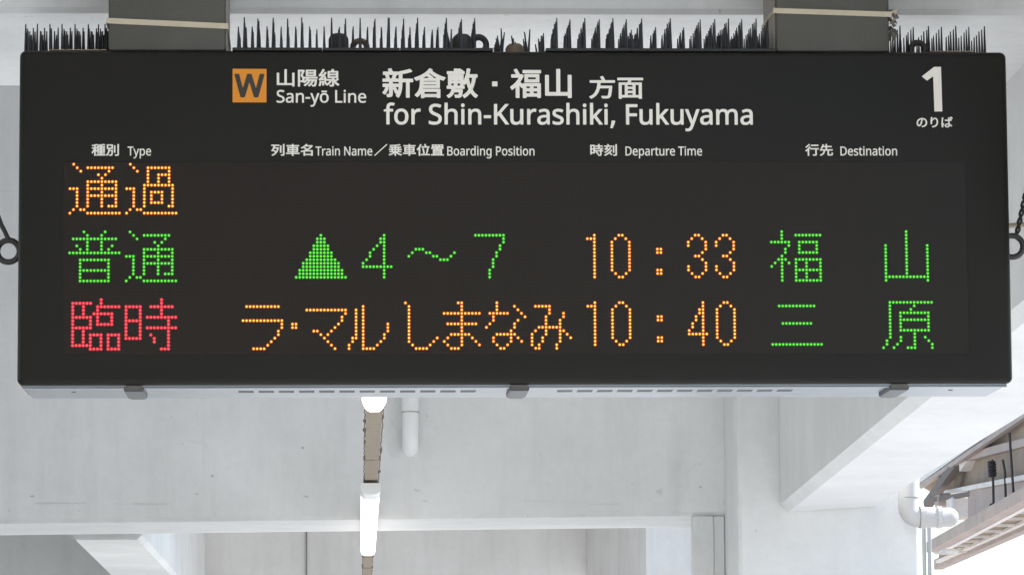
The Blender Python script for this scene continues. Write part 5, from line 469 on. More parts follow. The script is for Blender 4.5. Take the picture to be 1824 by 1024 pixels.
 'Boarding Position': [[[3346,438],[3339,440],[3283,440],[3275,434],[3269,400],[3262,398],[3235,420],[3213,432],[3192,440],[3164,446],[3136,448],[3087,441],[3080,440],[3038,420],[3001,386],[2996,378],[2971,336],[2955,280],[2950,218],[2955,148],[2971,92],[2996,48],[3003,40],[3038,9],[3080,-10],[3087,-12],[3136,-18],[3164,-16],[3192,-11],[3220,0],[3241,13],[3255,25],[3260,22],[3261,14],[3260,-14],[3258,-42],[3249,-70],[3234,-91],[3213,-109],[3185,-120],[3150,-124],[3066,-115],[2996,-91],[2989,-91],[2984,-98],[2983,-104],[2983,-168],[2989,-174],[3059,-195],[3066,-196],[3150,-202],[3192,-200],[3227,-193],[3262,-180],[3291,-160],[3311,-141],[3326,-118],[3329,-112],[3342,-76],[3348,-48],[3350,-6],[3350,428],[3349,434]],[[616,434],[586,420],[553,396],[531,372],[514,344],[500,308],[490,260],[488,218],[490,176],[494,148],[502,120],[518,84],[531,64],[546,44],[571,22],[588,10],[609,-1],[644,-12],[665,-16],[693,-18],[728,-16],[756,-11],[777,-4],[802,8],[812,13],[826,23],[847,42],[868,70],[880,92],[889,113],[899,148],[904,182],[905,218],[903,260],[892,308],[877,344],[860,372],[854,378],[834,400],[812,416],[805,421],[777,434],[735,445],[700,448],[658,445]],[[1330,-7],[1334,0],[1333,294],[1328,344],[1316,378],[1311,386],[1295,407],[1288,413],[1260,431],[1218,443],[1176,447],[1169,447],[1085,435],[1022,411],[1015,406],[1013,400],[1015,392],[1035,344],[1043,337],[1050,339],[1106,361],[1162,369],[1190,368],[1211,361],[1225,351],[1235,336],[1242,316],[1244,274],[1239,268],[1183,267],[1113,260],[1064,248],[1022,228],[1018,224],[989,196],[971,162],[966,120],[968,92],[975,64],[987,39],[1001,22],[1022,5],[1036,-3],[1057,-10],[1085,-16],[1113,-18],[1176,-10],[1223,14],[1246,37],[1253,40],[1262,0],[1265,-6],[1267,-8],[1274,-10],[1323,-10]],[[2149,618],[2142,620],[2072,619],[2067,616],[2065,612],[2064,610],[2064,442],[2066,406],[2066,400],[2065,398],[2050,414],[2002,439],[1939,448],[1890,442],[1841,420],[1803,386],[1777,344],[1759,280],[1754,218],[1759,148],[1775,92],[1778,84],[1803,42],[1844,8],[1890,-12],[1939,-18],[1946,-17],[2002,-9],[2045,14],[2051,19],[2065,33],[2072,31],[2078,0],[2081,-6],[2086,-10],[2142,-10],[2149,-9],[2152,-6],[2155,0],[2155,610],[2151,616]],[[4270,436],[4235,421],[4207,401],[4200,394],[4180,372],[4163,344],[4149,308],[4139,260],[4136,218],[4139,176],[4143,148],[4151,120],[4167,84],[4179,64],[4196,42],[4214,26],[4235,11],[4263,-3],[4284,-10],[4312,-16],[4347,-18],[4375,-16],[4403,-11],[4431,-2],[4452,8],[4473,22],[4496,42],[4517,70],[4529,92],[4540,120],[4548,148],[4552,176],[4554,218],[4551,260],[4541,308],[4526,344],[4508,372],[4483,400],[4452,421],[4424,434],[4382,445],[4347,448],[4312,445],[4305,445]],[[4627,9],[4683,-10],[4760,-18],[4802,-16],[4837,-9],[4858,-3],[4879,7],[4902,22],[4922,42],[4934,64],[4937,70],[4943,92],[4945,120],[4944,140],[4938,162],[4928,182],[4916,196],[4901,210],[4879,224],[4751,280],[4739,287],[4718,302],[4713,308],[4706,330],[4707,336],[4711,345],[4715,350],[4724,358],[4739,364],[4760,369],[4788,370],[4844,362],[4900,343],[4907,344],[4912,350],[4935,403],[4936,406],[4935,414],[4928,419],[4865,440],[4788,448],[4746,445],[4704,435],[4697,432],[4669,417],[4641,392],[4626,364],[4623,358],[4618,322],[4620,302],[4626,280],[4637,260],[4655,240],[4666,232],[4683,220],[4823,157],[4844,140],[4850,134],[4857,112],[4855,98],[4852,92],[4848,84],[4841,78],[4823,67],[4795,61],[4767,59],[4697,69],[4634,92],[4627,93],[4624,92],[4620,86],[4619,78],[4619,22],[4620,14]],[[5453,-5],[5459,0],[5460,8],[5460,56],[5459,64],[5453,68],[5446,68],[5418,62],[5390,60],[5376,61],[5362,66],[5355,71],[5348,78],[5339,92],[5335,106],[5333,126],[5333,358],[5334,365],[5446,365],[5453,368],[5456,372],[5457,378],[5457,428],[5456,434],[5453,438],[5446,440],[5334,440],[5333,442],[5333,526],[5332,532],[5327,537],[5320,538],[5278,538],[5272,532],[5246,448],[5243,444],[5187,418],[5182,414],[5181,406],[5182,372],[5187,366],[5194,365],[5236,365],[5240,364],[5242,358],[5242,126],[5244,92],[5250,64],[5260,42],[5274,22],[5292,6],[5315,-6],[5338,-14],[5355,-17],[5376,-18],[5418,-14]],[[5838,435],[5807,420],[5775,396],[5753,372],[5736,344],[5722,308],[5712,260],[5709,218],[5711,176],[5716,148],[5724,120],[5739,84],[5752,64],[5768,43],[5792,22],[5810,10],[5831,-1],[5866,-12],[5887,-16],[5915,-18],[5950,-16],[5978,-10],[5999,-4],[6023,8],[6034,14],[6048,24],[6069,42],[6090,70],[6101,92],[6111,115],[6121,154],[6125,182],[6127,218],[6124,260],[6113,308],[6099,344],[6081,372],[6076,378],[6055,400],[6034,415],[6026,420],[5999,433],[5992,436],[5957,445],[5922,448],[5880,445]],[[6,582],[0,574],[0,568],[0,0],[3,-6],[7,-9],[14,-10],[210,-10],[252,-8],[287,-2],[315,8],[322,10],[350,25],[378,48],[395,70],[406,92],[409,98],[417,126],[420,162],[418,190],[412,218],[403,238],[392,255],[385,263],[371,276],[352,288],[311,302],[329,309],[343,317],[364,334],[378,350],[386,364],[395,386],[399,406],[401,428],[395,476],[393,484],[376,518],[371,524],[345,546],[336,552],[294,569],[245,578],[175,583],[14,583]],[[1456,-10],[1526,-10],[1535,-6],[1537,0],[1537,224],[1546,280],[1548,288],[1570,322],[1575,329],[1610,354],[1652,363],[1673,362],[1701,358],[1708,364],[1718,434],[1715,439],[1712,442],[1687,446],[1659,448],[1638,447],[1617,442],[1596,434],[1554,404],[1533,378],[1529,386],[1525,428],[1523,434],[1519,438],[1512,440],[1456,440],[1448,434],[1447,428],[1447,0],[1449,-6]],[[2352,440],[2282,440],[2275,438],[2272,434],[2271,428],[2271,0],[2275,-8],[2282,-10],[2352,-10],[2359,-6],[2362,0],[2362,428],[2360,434]],[[2856,-8],[2860,0],[2860,280],[2856,330],[2842,374],[2819,406],[2789,428],[2779,432],[2744,443],[2695,448],[2639,440],[2590,417],[2569,396],[2562,392],[2554,434],[2548,439],[2492,440],[2485,439],[2479,434],[2478,428],[2478,0],[2481,-6],[2485,-10],[2492,-10],[2555,-10],[2562,-9],[2566,-6],[2568,0],[2569,224],[2571,266],[2579,302],[2593,330],[2611,349],[2618,354],[2646,364],[2688,368],[2716,365],[2737,356],[2751,344],[2758,333],[2760,330],[2767,308],[2771,274],[2771,0],[2772,-4],[2773,-6],[2779,-10],[2849,-10]],[[3689,-8],[3696,-10],[3766,-10],[3774,-6],[3777,0],[3777,204],[3777,210],[3780,213],[3836,213],[3878,215],[3913,220],[3948,230],[3976,242],[3997,254],[4013,266],[4033,288],[4051,316],[4060,336],[4071,400],[4071,406],[4065,456],[4048,498],[4044,504],[4018,534],[3976,560],[3969,563],[3913,578],[3850,582],[3696,583],[3689,581],[3685,574],[3685,0]],[[5110,440],[5040,440],[5033,437],[5031,434],[5030,428],[5030,0],[5032,-6],[5040,-10],[5110,-10],[5118,-6],[5120,0],[5120,428],[5119,434],[5117,437]],[[5607,440],[5537,440],[5530,438],[5527,434],[5526,428],[5526,0],[5530,-8],[5537,-10],[5607,-10],[5614,-6],[5617,0],[5617,428],[5615,434]],[[6598,-6],[6601,0],[6601,280],[6596,330],[6583,372],[6580,378],[6559,406],[6530,428],[6517,433],[6482,444],[6433,448],[6377,439],[6328,415],[6307,394],[6301,400],[6294,434],[6286,440],[6230,440],[6223,438],[6219,434],[6218,428],[6218,0],[6221,-6],[6223,-8],[6230,-10],[6300,-10],[6307,-5],[6309,0],[6309,224],[6312,266],[6320,302],[6335,333],[6356,353],[6384,364],[6426,368],[6454,365],[6475,358],[6492,344],[6501,330],[6507,308],[6511,274],[6511,0],[6514,-6],[6517,-9],[6524,-10],[6587,-10],[6594,-9]],[[658,364],[693,368],[721,366],[742,361],[761,350],[777,337],[788,322],[798,302],[807,274],[811,246],[812,218],[811,190],[806,154],[798,128],[791,112],[782,98],[776,92],[763,80],[742,68],[721,63],[693,61],[672,63],[651,68],[630,80],[616,92],[602,112],[593,134],[587,154],[582,182],[581,218],[584,260],[594,302],[609,330],[629,350]],[[1243,196],[1244,176],[1240,140],[1239,134],[1231,112],[1227,106],[1211,87],[1190,73],[1162,63],[1155,62],[1127,59],[1113,60],[1092,65],[1085,69],[1078,73],[1067,84],[1061,98],[1059,112],[1059,120],[1062,140],[1071,159],[1085,173],[1106,184],[1113,186],[1148,194],[1190,198],[1239,200]],[[1953,369],[1988,365],[2016,354],[2023,349],[2041,330],[2053,302],[2061,266],[2065,210],[2062,154],[2053,120],[2037,92],[2016,75],[1995,66],[1988,64],[1953,61],[1918,65],[1894,78],[1874,98],[1860,126],[1858,134],[1850,168],[1847,210],[1850,260],[1858,294],[1875,330],[1894,350],[1918,364]],[[3129,367],[3143,368],[3171,367],[3192,362],[3213,352],[3227,341],[3241,322],[3250,302],[3256,280],[3260,246],[3261,204],[3254,134],[3234,92],[3219,78],[3199,68],[3150,60],[3143,60],[3115,64],[3094,75],[3087,80],[3070,98],[3055,126],[3047,162],[3043,210],[3044,246],[3048,274],[3056,302],[3066,323],[3075,336],[3087,348],[3108,361]],[[4305,363],[4340,368],[4368,367],[4389,361],[4410,351],[4426,336],[4438,320],[4447,302],[4455,274],[4460,246],[4461,210],[4459,182],[4456,162],[4449,134],[4440,112],[4424,91],[4410,78],[4396,71],[4375,64],[4347,61],[4319,63],[4298,69],[4282,78],[4266,92],[4251,112],[4241,134],[4235,154],[4231,182],[4229,218],[4232,260],[4242,298],[4256,327],[4263,335],[4279,350]],[[5943,366],[5964,361],[5985,349],[5999,336],[6009,322],[6020,302],[6028,274],[6032,246],[6033,210],[6032,182],[6029,162],[6022,134],[6012,112],[5999,93],[5985,80],[5964,68],[5943,63],[5915,61],[5894,62],[5873,68],[5852,79],[5838,92],[5833,98],[5823,112],[5817,126],[5808,154],[5804,182],[5802,218],[5805,260],[5816,302],[5830,330],[5851,350],[5880,364],[5915,368]],[[92,78],[92,252],[98,259],[196,258],[224,257],[252,253],[273,246],[287,239],[301,229],[310,218],[317,204],[322,182],[323,168],[320,140],[312,120],[308,112],[297,98],[280,87],[273,83],[245,75],[196,71],[98,71]],[[3780,295],[3777,302],[3777,498],[3780,501],[3787,501],[3836,501],[3885,498],[3920,489],[3941,478],[3948,473],[3963,456],[3972,434],[3977,400],[3975,378],[3970,358],[3962,342],[3952,330],[3934,316],[3927,312],[3913,306],[3885,299],[3857,296]],[[93,498],[98,501],[175,501],[217,499],[252,492],[274,484],[280,480],[291,470],[303,448],[306,420],[304,400],[296,378],[286,364],[278,358],[259,348],[231,341],[189,339],[98,339],[92,344]],[[2317,491],[2352,505],[2362,518],[2367,532],[2368,546],[2367,560],[2362,574],[2352,588],[2317,601],[2303,599],[2296,597],[2282,588],[2271,574],[2267,560],[2265,546],[2267,532],[2271,518],[2281,504],[2296,496],[2303,493]],[[5075,491],[5082,493],[5110,504],[5121,518],[5125,532],[5127,546],[5125,560],[5121,574],[5110,588],[5075,601],[5061,599],[5054,597],[5040,588],[5030,574],[5025,560],[5024,546],[5025,532],[5030,518],[5040,504],[5054,496],[5061,493]],[[5572,491],[5607,505],[5617,518],[5622,532],[5623,546],[5622,560],[5617,574],[5607,588],[5572,601],[5558,599],[5551,597],[5537,588],[5526,574],[5522,560],[5520,546],[5522,532],[5526,518],[5536,504],[5551,496],[5558,493]]],
 '時刻': [[[1,274],[0,272],[0,14],[0,10],[2,8],[3,7],[6,6],[9,6],[30,6],[33,6],[36,7],[38,10],[38,32],[39,34],[42,34],[108,34],[111,36],[113,38],[114,40],[114,89],[117,91],[144,91],[147,90],[149,88],[132,79],[130,76],[129,74],[130,70],[148,50],[163,28],[175,8],[177,6],[180,5],[183,5],[207,20],[209,22],[210,26],[209,28],[196,50],[180,70],[163,88],[165,90],[168,91],[237,91],[240,90],[241,88],[241,4],[240,4],[237,4],[192,4],[189,3],[188,2],[186,-2],[187,-4],[193,-20],[195,-28],[196,-32],[198,-33],[201,-34],[228,-34],[246,-33],[261,-30],[272,-22],[278,-14],[279,-10],[280,2],[280,88],[282,91],[315,91],[318,92],[320,94],[321,98],[321,122],[320,124],[318,127],[315,128],[282,128],[280,130],[280,152],[282,154],[318,154],[321,155],[324,158],[324,160],[324,184],[324,188],[321,190],[318,191],[237,191],[234,193],[234,194],[234,220],[237,222],[303,222],[306,223],[309,226],[310,230],[310,254],[308,256],[306,259],[303,259],[234,259],[234,296],[232,298],[231,300],[228,301],[201,301],[198,301],[196,298],[194,296],[194,262],[193,260],[126,259],[122,256],[121,254],[121,230],[121,226],[123,224],[126,222],[129,222],[192,222],[194,220],[194,194],[192,191],[117,191],[114,193],[114,194],[114,272],[113,274],[111,277],[108,278],[105,278],[6,278],[3,277]],[[345,-8],[346,-10],[362,-32],[366,-34],[369,-34],[372,-33],[408,-13],[442,10],[468,32],[471,33],[486,19],[504,1],[520,-16],[522,-18],[525,-19],[528,-18],[549,0],[550,2],[551,4],[551,8],[549,10],[534,26],[499,58],[499,62],[512,76],[530,100],[545,124],[545,128],[544,130],[540,133],[516,143],[513,143],[510,141],[485,104],[456,72],[422,44],[387,20],[348,1],[345,-2],[345,-2],[344,-4]],[[654,297],[627,297],[624,295],[622,292],[622,290],[622,8],[621,6],[618,5],[573,5],[570,5],[567,2],[566,-2],[566,-4],[574,-28],[576,-32],[579,-33],[582,-34],[606,-34],[627,-32],[642,-29],[652,-22],[654,-20],[659,-10],[661,8],[661,290],[660,292],[658,296]],[[366,46],[369,44],[372,45],[408,66],[441,92],[444,94],[472,122],[498,154],[521,190],[522,194],[522,196],[519,200],[495,208],[492,209],[489,209],[485,206],[468,177],[465,175],[420,173],[417,176],[437,200],[451,218],[453,220],[540,220],[543,220],[546,224],[547,226],[547,250],[547,254],[544,256],[540,258],[474,258],[472,260],[468,268],[461,284],[451,298],[448,302],[447,302],[444,303],[420,296],[417,295],[415,292],[414,290],[414,286],[422,274],[429,260],[426,258],[351,258],[348,257],[345,256],[343,254],[342,250],[342,226],[343,224],[345,221],[348,220],[351,220],[399,220],[402,219],[404,218],[397,208],[385,194],[375,182],[368,176],[363,171],[357,169],[354,166],[352,164],[353,160],[361,136],[362,134],[366,131],[369,131],[378,133],[402,136],[429,137],[432,137],[433,136],[417,122],[387,99],[351,79],[348,76],[347,74],[347,70],[348,68]],[[564,261],[561,259],[559,256],[559,254],[559,58],[560,56],[561,54],[564,52],[591,52],[594,53],[597,56],[597,58],[597,254],[597,256],[594,260],[591,261]],[[39,138],[42,139],[72,139],[75,138],[75,73],[72,72],[42,72],[39,72],[38,74],[38,136]],[[241,152],[241,130],[240,129],[237,128],[117,128],[114,129],[114,130],[114,152],[114,152],[117,154],[237,154],[240,153]],[[39,177],[38,178],[38,238],[39,240],[42,240],[72,240],[75,239],[75,178],[72,176],[42,176]]],
 'Departure Time': [[[1036,-202],[1106,-202],[1113,-201],[1118,-196],[1119,-20],[1117,22],[1119,28],[1120,29],[1136,14],[1176,-7],[1183,-9],[1239,-18],[1281,-14],[1309,-7],[1337,7],[1365,28],[1389,56],[1404,84],[1419,126],[1426,168],[1429,218],[1423,288],[1406,344],[1380,386],[1374,392],[1337,423],[1295,441],[1239,447],[1183,439],[1176,437],[1134,413],[1113,391],[1104,434],[1099,439],[1036,440],[1029,434],[1028,428],[1028,-188],[1029,-196]],[[791,444],[749,448],[714,445],[679,435],[644,417],[616,394],[597,372],[580,344],[576,336],[563,302],[555,260],[552,210],[555,162],[563,126],[580,84],[602,52],[623,31],[630,25],[658,7],[686,-5],[728,-15],[770,-18],[847,-11],[910,10],[918,14],[920,22],[919,84],[917,88],[911,92],[903,90],[840,69],[770,62],[735,66],[706,78],[679,98],[660,126],[651,154],[647,182],[648,190],[651,191],[924,191],[931,192],[938,196],[939,204],[939,238],[937,280],[930,316],[917,350],[900,378],[881,400],[873,406],[854,421],[826,435]],[[1855,-7],[1858,0],[1858,294],[1853,344],[1841,378],[1820,406],[1813,413],[1790,428],[1778,433],[1743,443],[1694,447],[1610,435],[1547,411],[1540,407],[1537,400],[1540,392],[1560,344],[1568,337],[1575,339],[1631,361],[1687,370],[1715,368],[1736,360],[1750,350],[1760,336],[1766,316],[1769,274],[1764,269],[1708,267],[1638,260],[1589,248],[1547,228],[1540,222],[1514,196],[1496,162],[1495,154],[1490,120],[1492,92],[1499,64],[1512,39],[1526,21],[1540,9],[1555,0],[1561,-3],[1582,-11],[1610,-16],[1638,-18],[1701,-10],[1748,14],[1771,38],[1778,38],[1786,0],[1789,-6],[1792,-9],[1799,-10],[1848,-10]],[[2520,-4],[2525,0],[2526,8],[2526,56],[2524,64],[2520,68],[2513,68],[2485,62],[2457,60],[2443,61],[2429,66],[2421,70],[2413,78],[2405,92],[2400,106],[2399,126],[2398,358],[2401,365],[2513,365],[2520,369],[2522,372],[2523,378],[2523,428],[2522,434],[2513,440],[2401,440],[2399,442],[2398,448],[2398,526],[2398,532],[2394,537],[2387,538],[2345,538],[2338,532],[2310,446],[2304,442],[2254,419],[2248,414],[2247,406],[2248,372],[2254,366],[2303,365],[2305,364],[2308,358],[2308,126],[2310,92],[2316,64],[2330,36],[2345,17],[2359,5],[2380,-6],[2394,-11],[2422,-17],[2443,-18],[2485,-14]],[[2590,437],[2588,434],[2587,428],[2587,148],[2589,112],[2595,84],[2605,56],[2618,36],[2624,28],[2639,14],[2667,-2],[2688,-10],[2716,-15],[2751,-18],[2807,-11],[2814,-9],[2856,10],[2863,15],[2884,36],[2888,28],[2893,0],[2896,-6],[2898,-8],[2905,-10],[2961,-10],[2968,-7],[2971,0],[2971,428],[2970,434],[2968,437],[2961,440],[2891,440],[2884,437],[2882,434],[2880,428],[2880,204],[2878,168],[2875,148],[2870,126],[2861,106],[2856,99],[2849,90],[2835,78],[2814,68],[2793,63],[2765,61],[2737,63],[2716,70],[2698,84],[2689,98],[2682,120],[2678,154],[2678,428],[2677,434],[2674,438],[2667,440],[2597,440]],[[3633,445],[3598,448],[3556,445],[3520,434],[3492,420],[3465,400],[3439,372],[3419,336],[3406,302],[3398,260],[3395,210],[3397,168],[3406,126],[3423,84],[3444,53],[3472,26],[3500,7],[3528,-4],[3570,-15],[3612,-18],[3689,-11],[3752,9],[3761,14],[3763,22],[3763,78],[3762,84],[3759,89],[3752,92],[3682,69],[3619,63],[3577,66],[3548,78],[3521,98],[3503,126],[3494,154],[3490,182],[3490,190],[3493,191],[3773,191],[3781,196],[3782,204],[3782,238],[3780,280],[3773,316],[3759,351],[3745,375],[3738,384],[3717,406],[3697,420],[3668,435]],[[5698,444],[5656,448],[5621,445],[5586,435],[5551,418],[5528,400],[5521,392],[5502,370],[5486,344],[5482,336],[5469,302],[5461,260],[5458,210],[5461,168],[5469,126],[5486,84],[5505,56],[5530,30],[5537,25],[5564,8],[5593,-5],[5635,-15],[5677,-18],[5754,-11],[5817,10],[5824,14],[5826,22],[5826,84],[5824,87],[5818,92],[5810,90],[5747,69],[5677,62],[5642,66],[5612,78],[5586,97],[5566,126],[5557,154],[5553,182],[5554,190],[5558,191],[5831,191],[5838,192],[5844,196],[5845,204],[5845,238],[5843,280],[5836,316],[5823,350],[5806,378],[5787,400],[5780,406],[5761,420],[5733,434]],[[3,-6],[7,-9],[14,-10],[168,-10],[231,-6],[280,4],[287,5],[336,24],[378,51],[413,84],[442,126],[463,176],[475,232],[479,294],[475,350],[462,406],[444,448],[416,490],[379,526],[343,548],[301,565],[294,568],[245,578],[182,583],[14,583],[7,582],[0,574],[0,0]],[[1981,-10],[2051,-10],[2058,-8],[2062,0],[2062,224],[2070,280],[2073,288],[2094,322],[2100,329],[2135,354],[2177,364],[2198,362],[2226,359],[2233,364],[2242,434],[2240,438],[2236,442],[2212,446],[2184,448],[2163,447],[2142,442],[2121,434],[2079,404],[2074,400],[2058,378],[2054,386],[2049,428],[2048,434],[2044,438],[2037,440],[1981,440],[1974,437],[1972,434],[1971,428],[1971,0],[1974,-6]],[[3094,-9],[3164,-10],[3171,-9],[3175,-6],[3178,0],[3178,224],[3187,280],[3189,288],[3213,326],[3248,353],[3255,355],[3297,363],[3318,362],[3339,358],[3346,361],[3349,364],[3350,372],[3358,428],[3358,434],[3353,442],[3325,447],[3297,448],[3276,446],[3255,441],[3238,434],[3198,406],[3190,400],[3178,383],[3171,377],[3164,434],[3157,440],[3101,440],[3094,439],[3089,434],[3087,428],[3087,0],[3090,-6]],[[4207,-10],[4284,-9],[4287,-6],[4290,0],[4290,498],[4298,499],[4459,499],[4467,504],[4468,512],[4468,574],[4466,578],[4462,582],[4452,583],[4032,583],[4025,582],[4019,574],[4019,512],[4021,504],[4025,500],[4032,499],[4193,499],[4196,498],[4198,490],[4198,0],[4201,-6]],[[4606,440],[4536,440],[4529,437],[4527,434],[4525,428],[4525,0],[4529,-8],[4536,-10],[4606,-10],[4613,-6],[4616,0],[4616,428],[4615,434]],[[5366,-6],[5369,0],[5369,280],[5365,330],[5353,372],[5350,378],[5331,406],[5303,428],[5292,433],[5257,444],[5215,448],[5180,445],[5152,438],[5131,429],[5124,425],[5103,412],[5083,392],[5075,382],[5068,393],[5054,409],[5047,416],[5030,428],[5005,438],[4977,445],[4942,448],[4886,440],[4844,418],[4838,414],[4823,397],[4816,392],[4808,434],[4802,439],[4746,440],[4739,439],[4733,434],[4732,428],[4732,0],[4735,-6],[4739,-9],[4809,-10],[4816,-9],[4820,-6],[4823,0],[4823,218],[4824,252],[4827,280],[4832,302],[4840,322],[4844,329],[4851,339],[4865,352],[4879,360],[4900,366],[4928,368],[4949,366],[4970,359],[4984,349],[4991,340],[4996,330],[5006,274],[5006,0],[5008,-6],[5012,-9],[5019,-10],[5082,-10],[5089,-9],[5093,-6],[5095,0],[5096,238],[5099,280],[5106,308],[5121,336],[5138,352],[5166,365],[5201,368],[5229,365],[5243,359],[5250,355],[5262,344],[5270,330],[5276,308],[5279,274],[5279,0],[5282,-6],[5285,-9],[5292,-10],[5355,-10],[5362,-9]],[[1253,63],[1232,61],[1204,63],[1183,68],[1162,80],[1149,92],[1140,106],[1130,126],[1123,154],[1120,182],[1119,232],[1120,260],[1124,280],[1131,308],[1141,330],[1153,344],[1162,351],[1183,362],[1204,367],[1232,368],[1260,364],[1289,350],[1308,330],[1312,322],[1325,294],[1333,260],[1336,218],[1335,190],[1331,162],[1324,134],[1315,112],[1302,93],[1294,84],[1288,79],[1274,70]],[[1768,196],[1768,176],[1765,140],[1763,134],[1755,112],[1752,106],[1736,88],[1715,74],[1708,70],[1680,62],[1652,59],[1638,60],[1631,61],[1617,65],[1610,69],[1603,73],[1592,84],[1586,98],[1584,112],[1583,120],[1586,140],[1596,160],[1610,174],[1631,184],[1666,193],[1715,198],[1764,200]],[[98,72],[92,78],[93,498],[98,501],[175,501],[217,498],[256,490],[287,479],[315,462],[342,434],[360,406],[373,372],[380,336],[382,288],[376,224],[358,168],[327,126],[287,98],[280,95],[231,79],[224,78],[161,72]],[[844,274],[840,268],[833,267],[658,267],[651,269],[649,274],[654,294],[662,316],[676,336],[682,344],[700,358],[721,366],[749,370],[770,369],[791,363],[805,356],[818,344],[829,330],[835,316],[840,301]],[[3687,274],[3682,268],[3675,267],[3500,267],[3493,270],[3492,274],[3497,294],[3505,316],[3518,336],[3525,344],[3542,357],[3563,366],[3598,370],[3612,369],[3633,363],[3647,356],[3661,344],[3671,330],[3678,316],[3683,302]],[[5555,274],[5560,294],[5568,316],[5586,342],[5606,358],[5623,364],[5628,367],[5656,370],[5677,369],[5698,363],[5712,355],[5725,344],[5735,330],[5742,316],[5746,302],[5750,274],[5747,268],[5740,267],[5565,267],[5558,268]],[[4571,491],[4606,505],[4616,518],[4621,532],[4622,546],[4621,560],[4616,574],[4606,588],[4571,601],[4557,599],[4550,597],[4536,588],[4525,574],[4521,560],[4520,546],[4521,532],[4525,518],[4536,504],[4550,496],[4557,493]]],
 '行先': [[[93,-36],[96,-34],[98,-31],[98,-28],[98,152],[99,155],[111,170],[124,188],[136,206],[137,209],[137,212],[135,215],[132,217],[108,226],[105,226],[102,225],[99,222],[70,182],[39,149],[3,118],[1,116],[0,113],[0,110],[2,107],[20,86],[24,84],[27,84],[30,86],[57,111],[57,110],[58,107],[59,-31],[60,-34],[63,-36],[66,-36]],[[129,180],[128,176],[128,152],[128,149],[129,148],[130,146],[132,145],[135,144],[243,144],[246,144],[246,7],[245,5],[243,5],[189,6],[186,5],[183,2],[182,-1],[182,-4],[186,-13],[192,-31],[195,-33],[198,-34],[228,-34],[249,-33],[267,-29],[276,-23],[279,-20],[285,-10],[286,5],[286,140],[287,143],[288,144],[333,145],[336,146],[339,149],[339,152],[339,176],[338,179],[336,182],[333,183],[330,183],[135,183],[132,183]],[[378,-36],[381,-37],[384,-36],[426,-16],[455,8],[458,11],[476,41],[488,77],[493,107],[494,110],[495,111],[546,111],[548,110],[548,107],[548,14],[549,-1],[553,-13],[555,-15],[564,-24],[576,-28],[594,-29],[645,-29],[660,-27],[672,-20],[674,-19],[682,-4],[687,17],[689,44],[688,47],[687,49],[685,50],[669,57],[660,62],[657,62],[654,61],[653,59],[651,56],[650,32],[649,20],[647,14],[646,11],[645,11],[642,10],[639,10],[597,10],[591,10],[589,11],[588,14],[588,17],[588,107],[588,110],[591,111],[678,111],[681,112],[682,113],[684,116],[684,143],[683,146],[681,149],[678,150],[546,150],[543,152],[543,203],[544,206],[546,208],[654,208],[657,210],[659,212],[659,215],[659,239],[658,242],[657,244],[654,246],[651,246],[546,246],[543,248],[543,293],[543,296],[540,300],[537,301],[510,301],[507,300],[504,297],[503,293],[503,248],[501,246],[462,246],[459,247],[458,248],[467,278],[468,281],[466,284],[465,286],[462,287],[435,293],[432,292],[429,290],[428,287],[416,248],[400,212],[399,209],[378,176],[377,173],[378,170],[381,167],[402,155],[405,154],[408,154],[411,156],[424,173],[434,191],[441,205],[442,206],[444,208],[501,208],[503,206],[503,203],[503,152],[501,150],[369,150],[366,149],[363,146],[363,143],[363,116],[365,113],[366,112],[369,111],[450,111],[452,110],[452,107],[449,86],[440,59],[424,35],[399,15],[363,-1],[359,-4],[358,-7],[358,-10],[360,-13],[366,-19],[370,-25],[376,-34]],[[123,287],[119,290],[93,301],[90,301],[87,299],[63,271],[36,246],[8,224],[5,221],[3,218],[4,215],[21,192],[24,190],[27,190],[30,192],[64,218],[95,248],[121,278],[123,281],[123,284]],[[329,248],[329,272],[329,275],[327,278],[324,280],[150,280],[147,279],[144,275],[143,272],[143,248],[144,245],[147,242],[150,241],[321,241],[324,241],[327,243],[329,245]]],
